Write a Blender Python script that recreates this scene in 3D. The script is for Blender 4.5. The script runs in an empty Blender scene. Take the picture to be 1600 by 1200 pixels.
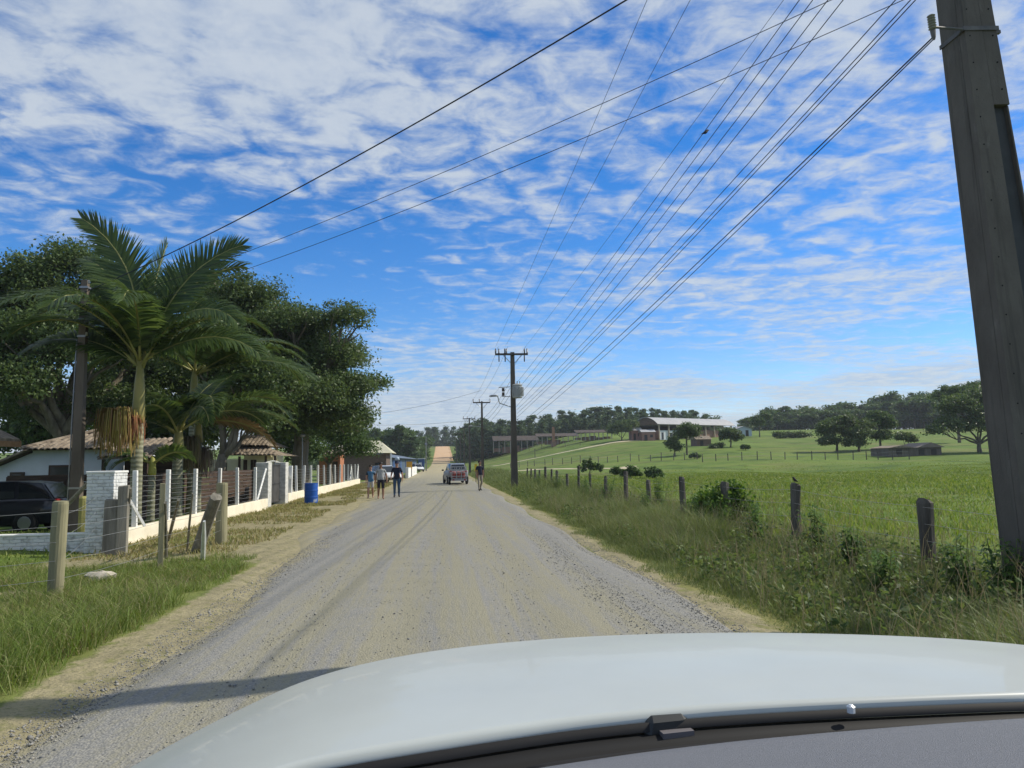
import bpy, bmesh, math, random
import numpy as np
from mathutils import Vector, Matrix

R_ = math.radians
scene = bpy.context.scene
col = scene.collection
rng = np.random.default_rng(7)
random.seed(7)

# ------------------------------------------------------------------ camera
FPX = 1150.0
CAM = np.array([0.0, 0.0, 1.7])
_y, _p, _r = R_(5.56), R_(5.96), R_(1.0)
_R0 = np.array([math.cos(_y), -math.sin(_y), 0.0])
_F = np.array([math.sin(_y) * math.cos(_p), math.cos(_y) * math.cos(_p), math.sin(_p)])
_U0 = np.cross(_R0, _F)
_R = math.cos(_r) * _R0 - math.sin(_r) * _U0
_U = math.cos(_r) * _U0 + math.sin(_r) * _R0
cd = bpy.data.cameras.new('camera')
cam = bpy.data.objects.new('camera', cd)
col.objects.link(cam)
cd.sensor_width = 36.0
cd.lens = 36.0 * FPX / 1600.0
cd.clip_start = 0.05
cd.clip_end = 6000
cam.matrix_world = Matrix(((_R[0], _U[0], -_F[0], CAM[0]), (_R[1], _U[1], -_F[1], CAM[1]),
                           (_R[2], _U[2], -_F[2], CAM[2]), (0, 0, 0, 1)))
scene.camera = cam


def ray(px, py):
    return _F * FPX + _R * (px - 800.0) - _U * (py - 600.0)


def at(px, py, Y):
    """world point seen in that direction at Y metres down the road"""
    d = ray(px, py)
    return Vector(CAM + d * (Y / d[1]))


def gp(px, py, z=0.0):
    d = ray(px, py)
    return Vector(CAM + d * ((z - CAM[2]) / d[2]))


# ------------------------------------------------------------------ sun, sky
SUN_EL, SUN_AZ = 41.0, 12.0          # azimuth: degrees ahead of due right (+X)
_sd = np.array([math.cos(R_(SUN_EL)) * math.cos(R_(SUN_AZ)), math.cos(R_(SUN_EL)) * math.sin(R_(SUN_AZ)), math.sin(R_(SUN_EL))])
ld = bpy.data.lights.new('sun', 'SUN')
ld.energy = 4.5
ld.angle = R_(0.53)
ld.color = (1.0, 0.93, 0.80)
sun = bpy.data.objects.new('sun', ld)
sun.rotation_euler = Vector(_sd).to_track_quat('Z', 'Y').to_euler()
sun.location = (30, 10, 40)
col.objects.link(sun)

world = bpy.data.worlds.new('World')
scene.world = world
world.use_nodes = True
wn, wl = world.node_tree.nodes, world.node_tree.links
for n in list(wn):
    wn.remove(n)


def N(tree, typ, **kw):
    n = tree.nodes.new(typ)
    for k, v in kw.items():
        setattr(n, k, v)
    return n


def setin(n, **kw):
    for k, v in kw.items():
        n.inputs[k.replace('_', ' ')].default_value = v
    return n


def build_world():
    t = world.node_tree
    L = wl.new
    out = N(t, 'ShaderNodeOutputWorld')
    bg = N(t, 'ShaderNodeBackground')
    bg.inputs['Strength'].default_value = 0.10
    L(bg.outputs[0], out.inputs[0])
    sky = N(t, 'ShaderNodeTexSky', sky_type='NISHITA')
    sky.sun_disc = False
    sky.sun_elevation = R_(SUN_EL)
    sky.sun_rotation = R_(90 - SUN_AZ)
    sky.air_density = 1.0
    sky.dust_density = 0.1
    sky.ozone_density = 3.0
    hsv = N(t, 'ShaderNodeHueSaturation')
    hsv.inputs['Saturation'].default_value = 1.30
    hsv.inputs['Value'].default_value = 1.32
    tint = N(t, 'ShaderNodeMix', data_type='RGBA', blend_type='MULTIPLY')
    tint.inputs['Factor'].default_value = 1.0
    tint.inputs['B'].default_value = (0.88, 0.91, 1.06, 1)
    L(sky.outputs[0], tint.inputs['A'])
    L(tint.outputs['Result'], hsv.inputs['Color'])
    tc = N(t, 'ShaderNodeTexCoord')
    sep = N(t, 'ShaderNodeSeparateXYZ')
    L(tc.outputs['Generated'], sep.inputs[0])

    def M(op, a, b=None, clamp=False):
        n = N(t, 'ShaderNodeMath', operation=op, use_clamp=clamp)
        for i, v in enumerate((a, b)):
            if v is None:
                continue
            if isinstance(v, (int, float)):
                n.inputs[i].default_value = v
            else:
                L(v, n.inputs[i])
        return n.outputs[0]
    z = M('MAXIMUM', sep.outputs['Z'], 0.0)
    zz = M('ADD', z, 0.055)
    u = M('DIVIDE', sep.outputs['X'], zz)
    v = M('DIVIDE', sep.outputs['Y'], zz)
    cmb = N(t, 'ShaderNodeCombineXYZ')
    L(u, cmb.inputs[0])
    L(v, cmb.inputs[1])

    def noise(scale, detail, rough, dist=0.0, off=(0, 0, 0), sc=(1, 1, 1), rot=0.0):
        mp = N(t, 'ShaderNodeMapping')
        mp.inputs['Location'].default_value = off
        mp.inputs['Scale'].default_value = sc
        mp.inputs['Rotation'].default_value = (0, 0, rot)
        L(cmb.outputs[0], mp.inputs[0])
        n = N(t, 'ShaderNodeTexNoise')
        setin(n, Scale=scale, Detail=detail, Roughness=rough, Distortion=dist)
        L(mp.outputs[0], n.inputs['Vector'])
        return n.outputs[0]

    def rng_(x, a, b, c=0.0, d=1.0):
        n = N(t, 'ShaderNodeMapRange', interpolation_type='SMOOTHSTEP')
        setin(n, From_Min=a, From_Max=b, To_Min=c, To_Max=d)
        L(x, n.inputs[0])
        return n.outputs[0]
    big = noise(0.42, 2.0, 0.5, 0.3, off=(3.1, 0.4, 0))
    puff = noise(6.8, 6.0, 0.56, 0.5, off=(0.3, 1.7, 0))
    fine = noise(17.0, 6.0, 0.65, 0.2, off=(5.3, 2.7, 0))
    streak = noise(2.4, 7.0, 0.62, 0.8, off=(1.0, 4.0, 0), sc=(0.55, 1.5, 1), rot=0.25)
    # cover: dense sheet of small puffs overhead, a clearer belt low down, thin streaks over the horizon
    pw = rng_(sep.outputs['Z'], 0.06, 0.34, 0.36, 0.68)
    s = M('ADD', M('MULTIPLY', big, 0.70), M('ADD', M('MULTIPLY', puff, pw), M('SUBTRACT', 0.32, M('MULTIPLY', pw, 0.5))))
    s = M('ADD', s, M('MULTIPLY', streak, 0.36))
    s = M('ADD', s, M('MULTIPLY', fine, 0.15))
    hi = rng_(sep.outputs['Z'], 0.14, 0.48, -0.055, 0.125)
    s = M('ADD', s, hi)
    lowband = rng_(sep.outputs['Z'], 0.04, 0.15, 0.24, 0.0)
    s = M('ADD', s, lowband)
    dens = rng_(s, 0.805, 1.105)
    dens = M('MULTIPLY', dens, 0.86)
    # soft grey modelling inside the sheet
    shade = rng_(M('ADD', M('MULTIPLY', puff, 0.55), M('ADD', M('MULTIPLY', fine, 0.25), M('MULTIPLY', streak, 0.20))), 0.38, 0.60, 0.0, 1.0)
    cc = N(t, 'ShaderNodeMix', data_type='RGBA')
    cc.inputs['A'].default_value = (3.9, 4.7, 6.0, 1)
    cc.inputs['B'].default_value = (5.8, 6.35, 6.9, 1)
    L(shade, cc.inputs['Factor'])
    mix = N(t, 'ShaderNodeMix', data_type='RGBA')
    L(dens, mix.inputs['Factor'])
    L(hsv.outputs[0], mix.inputs['A'])
    L(cc.outputs['Result'], mix.inputs['B'])
    L(mix.outputs['Result'], bg.inputs['Color'])


build_world()
scene.view_settings.view_transform = 'Standard'
scene.view_settings.look = 'None'
scene.view_settings.exposure = 0.12
scene.view_settings.gamma = 1.0
scene.view_settings.use_curve_mapping = False
scene.cycles.max_bounces = 5
scene.cycles.diffuse_bounces = 3
scene.cycles.glossy_bounces = 2
scene.cycles.transmission_bounces = 2
scene.cycles.transparent_max_bounces = 4

# ------------------------------------------------------------------ materials
MATS = {}


def mat(name, c1, c2=None, scale=4.0, rough=0.8, bump=0.0, bscale=None, detail=5.0, stretch=(1, 1, 1), metallic=0.0,
        spec=0.3, lo=0.35, hi=0.65, coat=0.0, world_space=False, alpha3=None):
    if name in MATS:
        return MATS[name]
    m = bpy.data.materials.new(name)
    m.use_nodes = True
    t = m.node_tree
    L = t.links.new
    b = t.nodes['Principled BSDF']
    b.inputs['Roughness'].default_value = rough
    b.inputs['Metallic'].default_value = metallic
    b.inputs['Specular IOR Level'].default_value = spec
    b.inputs['Coat Weight'].default_value = coat
    b.inputs['Coat Roughness'].default_value = 0.04
    b.inputs['Base Color'].default_value = (*c1, 1)
    if c2 is not None or bump:
        tc = N(t, 'ShaderNodeTexCoord')
        mp = N(t, 'ShaderNodeMapping')
        mp.inputs['Scale'].default_value = stretch
        if world_space:
            g = N(t, 'ShaderNodeNewGeometry')
            L(g.outputs['Position'], mp.inputs[0])
        else:
            L(tc.outputs['Object'], mp.inputs[0])
    if c2 is not None:
        n = N(t, 'ShaderNodeTexNoise')
        setin(n, Scale=scale, Detail=detail, Roughness=0.6)
        L(mp.outputs[0], n.inputs['Vector'])
        mr = N(t, 'ShaderNodeMapRange')
        setin(mr, From_Min=lo, From_Max=hi)
        L(n.outputs[0], mr.inputs[0])
        mx = N(t, 'ShaderNodeMix', data_type='RGBA')
        mx.inputs['A'].default_value = (*c1, 1)
        mx.inputs['B'].default_value = (*c2, 1)
        L(mr.outputs[0], mx.inputs['Factor'])
        L(mx.outputs['Result'], b.inputs['Base Color'])
    if bump:
        n2 = N(t, 'ShaderNodeTexNoise')
        setin(n2, Scale=bscale or scale * 4, Detail=6.0, Roughness=0.65)
        L(mp.outputs[0], n2.inputs['Vector'])
        bp = N(t, 'ShaderNodeBump')
        setin(bp, Strength=bump, Distance=0.02)
        L(n2.outputs[0], bp.inputs['Height'])
        L(bp.outputs[0], b.inputs['Normal'])
    MATS[name] = m
    return m


def leafmat(name, cols, trans=0.35, rough=0.55, spec=0.25, tcol=None):
    """foliage: each separate leaf takes its own tone"""
    if name in MATS:
        return MATS[name]
    m = bpy.data.materials.new(name)
    m.use_nodes = True
    t = m.node_tree
    L = t.links.new
    b = t.nodes['Principled BSDF']
    out = t.nodes['Material Output']
    b.inputs['Roughness'].default_value = rough
    b.inputs['Specular IOR Level'].default_value = spec
    g = N(t, 'ShaderNodeNewGeometry')
    cr = N(t, 'ShaderNodeValToRGB')
    e = cr.color_ramp.elements
    while len(e) < len(cols):
        e.new(0.5)
    for i, c in enumerate(cols):
        e[i].position = i / (len(cols) - 1)
        e[i].color = (*c, 1)
    L(g.outputs['Random Per Island'], cr.inputs[0])
    L(cr.outputs[0], b.inputs['Base Color'])
    tr = N(t, 'ShaderNodeBsdfTranslucent')
    hs = N(t, 'ShaderNodeHueSaturation')
    setin(hs, Hue=0.485, Saturation=1.1, Value=1.25)
    L(cr.outputs[0], hs.inputs['Color'])
    L(hs.outputs[0], tr.inputs[0])
    ms = N(t, 'ShaderNodeMixShader')
    ms.inputs[0].default_value = trans
    L(b.outputs[0], ms.inputs[1])
    L(tr.outputs[0], ms.inputs[2])
    L(ms.outputs[0], out.inputs[0])
    MATS[name] = m
    return m


def emptymat(name):
    m = bpy.data.materials.new(name)
    m.use_nodes = True
    return m, m.node_tree, m.node_tree.nodes['Principled BSDF']


# ------------------------------------------------------------------ object helpers
def tag(o, label=None, cat=None, group=None, kind=None):
    if label:
        o['label'] = label
    if cat:
        o['category'] = cat
    if group:
        o['group'] = group
    if kind:
        o['kind'] = kind
    return o


def empty(name, loc=(0, 0, 0), rz=0.0, label=None, cat=None, group=None):
    o = bpy.data.objects.new(name, None)
    o.empty_display_size = 0.2
    o.location = loc
    o.rotation_euler = (0, 0, rz)
    col.objects.link(o)
    return tag(o, label, cat, group)


def link(name, me, parent=None, loc=None, rot=None, scale=None):
    o = bpy.data.objects.new(name, me)
    col.objects.link(o)
    if parent is not None:
        o.parent = parent
    if loc is not None:
        o.location = loc
    if rot is not None:
        o.rotation_euler = rot
    if scale is not None:
        o.scale = scale
    return o


def np_mesh(name, V, Q, material=None, smooth=False):
    """mesh from a vertex array and a list of face arrays (each (M,k))"""
    me = bpy.data.meshes.new(name)
    V = np.asarray(V, dtype=np.float32).reshape(-1, 3)
    if not isinstance(Q, (list, tuple)):
        Q = [Q]
    Q = [np.asarray(q, dtype=np.int32) for q in Q if len(q)]
    loops = np.concatenate([q.ravel() for q in Q])
    sizes = np.concatenate([np.full(len(q), q.shape[1], np.int32) for q in Q])
    starts = np.concatenate([[0], np.cumsum(sizes)[:-1]]).astype(np.int32)
    me.vertices.add(len(V))
    me.vertices.foreach_set('co', V.ravel())
    me.loops.add(len(loops))
    me.loops.foreach_set('vertex_index', loops)
    me.polygons.add(len(sizes))
    me.polygons.foreach_set('loop_start', starts)
    try:
        me.polygons.foreach_set('loop_total', sizes)
    except Exception:
        pass
    if smooth:
        me.polygons.foreach_set('use_smooth', np.ones(len(sizes), dtype=bool))
    me.update(calc_edges=True)
    if material:
        for m in (material if isinstance(material, (list, tuple)) else [material]):
            me.materials.append(m)
    return me


class MB:
    """collects simple solids into one mesh"""

    def __init__(self):
        self.v, self.f, self.m = [], [], []

    def add(self, vs, fs, mi=0):
        o = len(self.v)
        self.v += [tuple(v) for v in vs]
        self.f += [tuple(i + o for i in f) for f in fs]
        self.m += [mi] * len(fs)
        return self

    def box(self, c, s, rz=0.0, mi=0, taper=1.0, mtx=None):
        x, y, z = s[0] / 2, s[1] / 2, s[2] / 2
        vs = []
        for k, (a, b, d) in enumerate(((-x, -y, -z), (x, -y, -z), (x, y, -z), (-x, y, -z), (-x, -y, z), (x, -y, z), (x, y, z), (-x, y, z))):
            if d > 0:
                a, b = a * taper, b * taper
            p = Vector((a, b, d))
            if mtx is not None:
                p = mtx @ p
            ca, sa = math.cos(rz), math.sin(rz)
            vs.append((c[0] + p.x * ca - p.y * sa, c[1] + p.x * sa + p.y * ca, c[2] + p.z))
        return self.add(vs, [(0, 3, 2, 1), (4, 5, 6, 7), (0, 1, 5, 4), (1, 2, 6, 5), (2, 3, 7, 6), (3, 0, 4, 7)], mi)

    def tube(self, path, rad, n=8, mi=0, cap=True, squash=1.0):
        path = [Vector(p) for p in path]
        if not hasattr(rad, '__len__'):
            rad = [rad] * len(path)
        vs, fs = [], []
        prev = None
        for i, p in enumerate(path):
            if i == 0:
                d = path[1] - path[0]
            elif i == len(path) - 1:
                d = path[-1] - path[-2]
            else:
                d = path[i + 1] - path[i - 1]
            d.normalize()
            if prev is None:
                a = Vector((1, 0, 0)) if abs(d.x) < 0.8 else Vector((0, 1, 0))
            else:
                a = prev
            a = (a - d * a.dot(d)).normalized()
            prev = a
            b = d.cross(a)
            for k in range(n):
                th = 2 * math.pi * k / n
                vs.append(p + (a * math.cos(th) + b * math.sin(th) * squash) * rad[i])
        for i in range(len(path) - 1):
            for k in range(n):
                k2 = (k + 1) % n
                fs.append((i * n + k, i * n + k2, (i + 1) * n + k2, (i + 1) * n + k))
        if cap:
            fs.append(tuple(range(n - 1, -1, -1)))
            fs.append(tuple((len(path) - 1) * n + k for k in range(n)))
        return self.add(vs, fs, mi)

    def lathe(self, prof, c=(0, 0, 0), n=20, mi=0):
        vs, fs = [], []
        for r, z in prof:
            for k in range(n):
                th = 2 * math.pi * k / n
                vs.append((c[0] + r * math.cos(th), c[1] + r * math.sin(th), c[2] + z))
        for i in range(len(prof) - 1):
            for k in range(n):
                k2 = (k + 1) % n
                fs.append((i * n + k, i * n + k2, (i + 1) * n + k2, (i + 1) * n + k))
        fs.append(tuple(range(n - 1, -1, -1)))
        fs.append(tuple((len(prof) - 1) * n + k for k in range(n)))
        return self.add(vs, fs, mi)

    def poly(self, vs, mi=0):
        return self.add(vs, [tuple(range(len(vs)))], mi)

    def prism(self, pts, thick, mi=0):
        """closed outline given as 3-D points, thickened along the vector"""
        t = Vector(thick)
        n = len(pts)
        vs = [Vector(p) for p in pts] + [Vector(p) + t for p in pts]
        fs = [tuple(range(n - 1, -1, -1)), tuple(range(n, 2 * n))]
        for i in range(n):
            j = (i + 1) % n
            fs.append((i, j, n + j, n + i))
        return self.add(vs, fs, mi)

    def mesh(self, name, mats, smooth=False, bevel=0.0):
        me = bpy.data.meshes.new(name)
        me.from_pydata(self.v, [], self.f)
        mats = mats if isinstance(mats, (list, tuple)) else [mats]
        for m in mats:
            me.materials.append(m)
        if len(mats) > 1:
            me.polygons.foreach_set('material_index', self.m)
        bm = bmesh.new()
        bm.from_mesh(me)
        bmesh.ops.recalc_face_normals(bm, faces=bm.faces)
        if bevel:
            bmesh.ops.bevel(bm, geom=list(bm.edges), offset=bevel, segments=1, affect='EDGES', clamp_overlap=True)
        bm.to_mesh(me)
        bm.free()
        if smooth:
            me.polygons.foreach_set('use_smooth', [True] * len(me.polygons))
        return me

    def build(self, name, mats, parent=None, smooth=False, bevel=0.0, loc=None, rot=None):
        return link(name, self.mesh(name, mats, smooth, bevel), parent, loc, rot)


def copy_tree(o, parent=None):
    c = o.copy()
    col.objects.link(c)
    if parent is not None:
        c.parent = parent
    for ch in o.children:
        copy_tree(ch, c)
    return c


def sstep(a, b, x):
    t = np.clip((np.asarray(x, float) - a) / (b - a), 0, 1)
    return t * t * (3 - 2 * t)


def vnoise(x, y, s=1.0, seed=0):
    """smooth value noise"""
    x = np.asarray(x, float) * s
    y = np.asarray(y, float) * s
    xi, yi = np.floor(x).astype(int), np.floor(y).astype(int)
    fx, fy = x - xi, y - yi
    fx, fy = fx * fx * (3 - 2 * fx), fy * fy * (3 - 2 * fy)

    def h(a, b):
        n = (a * 374761393 + b * 668265263 + seed * 1442695041) & 0xffffffff
        n = ((n ^ (n >> 13)) * 1274126177) & 0xffffffff
        return ((n ^ (n >> 16)) & 0xffff) / 65535.0
    return (h(xi, yi) * (1 - fx) + h(xi + 1, yi) * fx) * (1 - fy) + (h(xi, yi + 1) * (1 - fx) + h(xi + 1, yi + 1) * fx) * fy


# ------------------------------------------------------------------ terrain
def road_left(y):
    y = np.asarray(y, float)
    return -2.85 - 0.9 * sstep(11, 20, y) - 0.6 * sstep(40, 100, y) + 0.7 * sstep(150, 260, y) + 1.0 * sstep(260, 330, y) + 0.12 * np.sin(y * 0.9) * (1 - sstep(60, 90, y))


def road_right(y):
    y = np.asarray(y, float)
    return 3.2 + 0.10 * np.sin(y * 0.7 + 1) + 0.9 * sstep(240, 330, y)


def gz(x, y):
    x = np.asarray(x, float)
    y = np.asarray(y, float)
    yc = np.clip(y, 0, 2000)
    prof = np.interp(yc, [0, 205, 250, 300, 360, 420, 470, 620, 2000], [0, 0, 0.9, 3.0, 6.4, 10.1, 11.6, 9.0, 9.0])
    R = np.interp(yc, [0, 55, 75, 90, 120, 150, 190, 215, 250, 300, 400, 2000], [0, 0, 0.25, 0.7, 2.2, 4.0, 6.2, 7.9, 11.0, 13.4, 12.5, 10.0])
    s = sstep(5, 54, x)
    k = 1 - 0.25 * sstep(200, 420, yc)
    z = np.where(x > 0, prof * (1 - s) + np.maximum(R * k, prof * 0.8) * s, prof)
    z = z - 0.22 * np.exp(-((x - 4.5) / 0.9) ** 2) * (1 - sstep(80, 140, y))
    away = sstep(4.0, 9.0, np.abs(x + 0.2))
    z = z + away * (vnoise(x, y, 0.35, 1) - 0.5) * 0.16 + sstep(12, 40, np.abs(x)) * (vnoise(x, y, 0.05, 2) - 0.5) * np.where(x > 0, 0.7, 0.3)
    z = z + sstep(-7.3, -9.0, x) * 0.05
    rl, rr = road_left(y), road_right(y)
    on = sstep(rl, rl + 0.5, x) * (1 - sstep(rr - 0.5, rr, x))
    return z - 0.07 * on


def geo(a, b, n):
    return np.sign(a) * np.geomspace(abs(a), abs(b), n)


gx = np.unique(np.round(np.concatenate([geo(-1500, -60, 16), np.arange(-60, -12, 1.5), np.arange(-12, 12, 0.3), np.arange(12, 70, 1.5), np.arange(70, 200, 6), geo(200, 1500, 14)]), 3))
gy = np.unique(np.round(np.concatenate([np.arange(-30, 2, 2.0), np.arange(2, 30, 0.4), np.arange(30, 120, 1.5), np.arange(120, 480, 6), geo(480, 2500, 14)]), 3))
GX, GY = np.meshgrid(gx, gy)
GZ = gz(GX, GY)


def gzi(x, y):
    """height of the built ground sheet"""
    x = np.asarray(x, float)
    y = np.asarray(y, float)
    i = np.clip(np.searchsorted(gx, x) - 1, 0, len(gx) - 2)
    j = np.clip(np.searchsorted(gy, y) - 1, 0, len(gy) - 2)
    fx = np.clip((x - gx[i]) / (gx[i + 1] - gx[i]), 0, 1)
    fy = np.clip((y - gy[j]) / (gy[j + 1] - gy[j]), 0, 1)
    return (GZ[j, i] * (1 - fx) + GZ[j, i + 1] * fx) * (1 - fy) + (GZ[j + 1, i] * (1 - fx) + GZ[j + 1, i + 1] * fx) * fy


def ground_pt(x, y, dz=0.0):
    return Vector((x, y, float(gzi(x, y)) + dz))


def grid_faces(nx, ny):
    j, i = np.meshgrid(np.arange(ny - 1), np.arange(nx - 1), indexing='ij')
    a = (j * nx + i).ravel()
    return np.stack([a, a + 1, a + nx + 1, a + nx], 1)


def dirt_mask(x, y):
    """1 = bare sandy soil, 0 = grass"""
    n = vnoise(x, y, 0.55, 5) * 0.6 + vnoise(x, y, 2.1, 6) * 0.4
    # verge between the road and the white fence, beyond the grassy corner
    a = sstep(-7.6, -7.0, x) * (1 - sstep(-3.0, -2.0, x)) * sstep(13.5, 16.5, y + 0.5 * (x + 5)) * (1 - sstep(70, 95, y))
    a = a * sstep(0.22, 0.5, n + 0.25 * sstep(-5.2, -3.8, x))
    # sandy drive crossing the left corner
    b = np.exp(-((y - 10.9 - 0.10 * (x + 5)) / 0.55) ** 2) * (1 - sstep(-5.9, -4.9, x)) * sstep(-14, -12, x)
    b = b + np.exp(-(((x + 6.0) / 1.2) ** 2 + ((y - 14.2) / 1.1) ** 2)) * 1.1
    # strip of soil along the gravel
    c = sstep(-3.4, -3.05, x + 0.4 * (n - 0.5)) * (1 - sstep(-2.5, -2.0, x)) * (1 - sstep(200, 240, y))
    d = sstep(2.6, 3.1, x) * (1 - sstep(3.25, 3.45, x - 0.3 * (n - 0.5))) * (1 - sstep(200, 260, y))
    # bare bank on the far hill road
    e = sstep(255, 300, y) * (1 - sstep(3.4, 4.6, np.abs(x - 0.8)))
    return np.clip(a + b * 1.2 + c + d + e, 0, 1)


def build_ground():
    V = np.stack([GX.ravel(), GY.ravel(), GZ.ravel()], 1)
    m, t, b = emptymat('ground_soil_and_grass')
    L = t.links.new
    b.inputs['Roughness'].default_value = 0.95
    b.inputs['Specular IOR Level'].default_value = 0.1
    at_ = N(t, 'ShaderNodeAttribute', attribute_name='dirt')
    dry = N(t, 'ShaderNodeAttribute', attribute_name='dry')
    g = N(t, 'ShaderNodeNewGeometry')

    def noise(scale, detail=5, sc=(1, 1, 1)):
        mp = N(t, 'ShaderNodeMapping')
        mp.inputs['Scale'].default_value = sc
        L(g.outputs['Position'], mp.inputs[0])
        n = N(t, 'ShaderNodeTexNoise')
        setin(n, Scale=scale, Detail=detail, Roughness=0.65)
        L(mp.outputs[0], n.inputs['Vector'])
        return n.outputs[0]

    def mix(f, a, b_, lo=None, hi=None):
        mx = N(t, 'ShaderNodeMix', data_type='RGBA')
        if lo is not None:
            mr = N(t, 'ShaderNodeMapRange')
            setin(mr, From_Min=lo, From_Max=hi)
            L(f, mr.inputs[0])
            f = mr.outputs[0]
        L(f, mx.inputs['Factor'])
        for k, v in (('A', a), ('B', b_)):
            if isinstance(v, tuple):
                mx.inputs[k].default_value = (*v, 1)
            else:
                L(v, mx.inputs[k])
        return mx.outputs['Result']
    grass = mix(noise(0.10, 6, (1, 0.6, 1)), (0.082, 0.138, 0.026), (0.145, 0.205, 0.042), 0.35, 0.65)
    grass = mix(noise(0.9, 6), grass, (0.11, 0.16, 0.034), 0.5, 0.72)
    grass = mix(noise(0.045, 3, (0.6, 2.2, 1)), grass, (0.165, 0.17, 0.058), 0.49, 0.66)
    grass = mix(noise(0.16, 7, (1, 1, 1)), grass, (0.048, 0.082, 0.023), 0.51, 0.70)
    grass = mix(noise(0.33, 6, (0.5, 1.6, 1)), grass, (0.17, 0.20, 0.05), 0.54, 0.70)
    grass = mix(dry.outputs['Fac'], grass, (0.235, 0.205, 0.088))
    soil = mix(noise(1.7, 7), (0.25, 0.22, 0.13), (0.34, 0.298, 0.18), 0.35, 0.65)
    soil = mix(noise(38, 4), soil, (0.16, 0.15, 0.10), 0.50, 0.70)
    soil = mix(noise(6, 6), soil, (0.155, 0.16, 0.06), 0.52, 0.70)
    far = N(t, 'ShaderNodeSeparateXYZ')
    L(g.outputs['Position'], far.inputs[0])
    soil = mix(far.outputs['Y'], soil, (0.50, 0.33, 0.19), 230, 300)
    add = N(t, 'ShaderNodeMath', operation='ADD')
    L(at_.outputs['Fac'], add.inputs[0])
    n3 = noise(5.0, 6)
    mr = N(t, 'ShaderNodeMapRange')
    setin(mr, From_Min=0.3, From_Max=0.7, To_Min=-0.3, To_Max=0.3)
    L(n3, mr.inputs[0])
    L(mr.outputs[0], add.inputs[1])
    L(mix(add.outputs[0], grass, soil, 0.35, 0.62), b.inputs['Base Color'])
    bp = N(t, 'ShaderNodeBump')
    setin(bp, Strength=0.8, Distance=0.12)
    L(noise(2.6, 8), bp.inputs['Height'])
    L(bp.outputs[0], b.inputs['Normal'])
    me = np_mesh('ground', V, grid_faces(len(gx), len(gy)), m, smooth=True)
    for nm, arr in (('dirt', dirt_mask(GX, GY)),
                    ('dry', np.clip(sstep(-7.4, -6.9, GX) * (1 - sstep(-3.4, -2.9, GX)) * sstep(16, 22, GY) * (1 - sstep(90, 120, GY)) * 0.8 + 0.65 * sstep(2.8, 3.2, GX) * (1 - sstep(4.2, 6.0, GX)) * (1 - sstep(60, 110, GY)) + 0.4 * sstep(-6.5, -4.5, GX) * (1 - sstep(-3.2, -2.8, GX)) * (1 - sstep(13, 17, GY)), 0, 1))):
        a = me.attributes.new(nm, 'FLOAT', 'POINT')
        a.data.foreach_set('value', arr.ravel().astype(np.float32))
    tag(link('ground', me), kind='structure')


build_ground()


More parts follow.
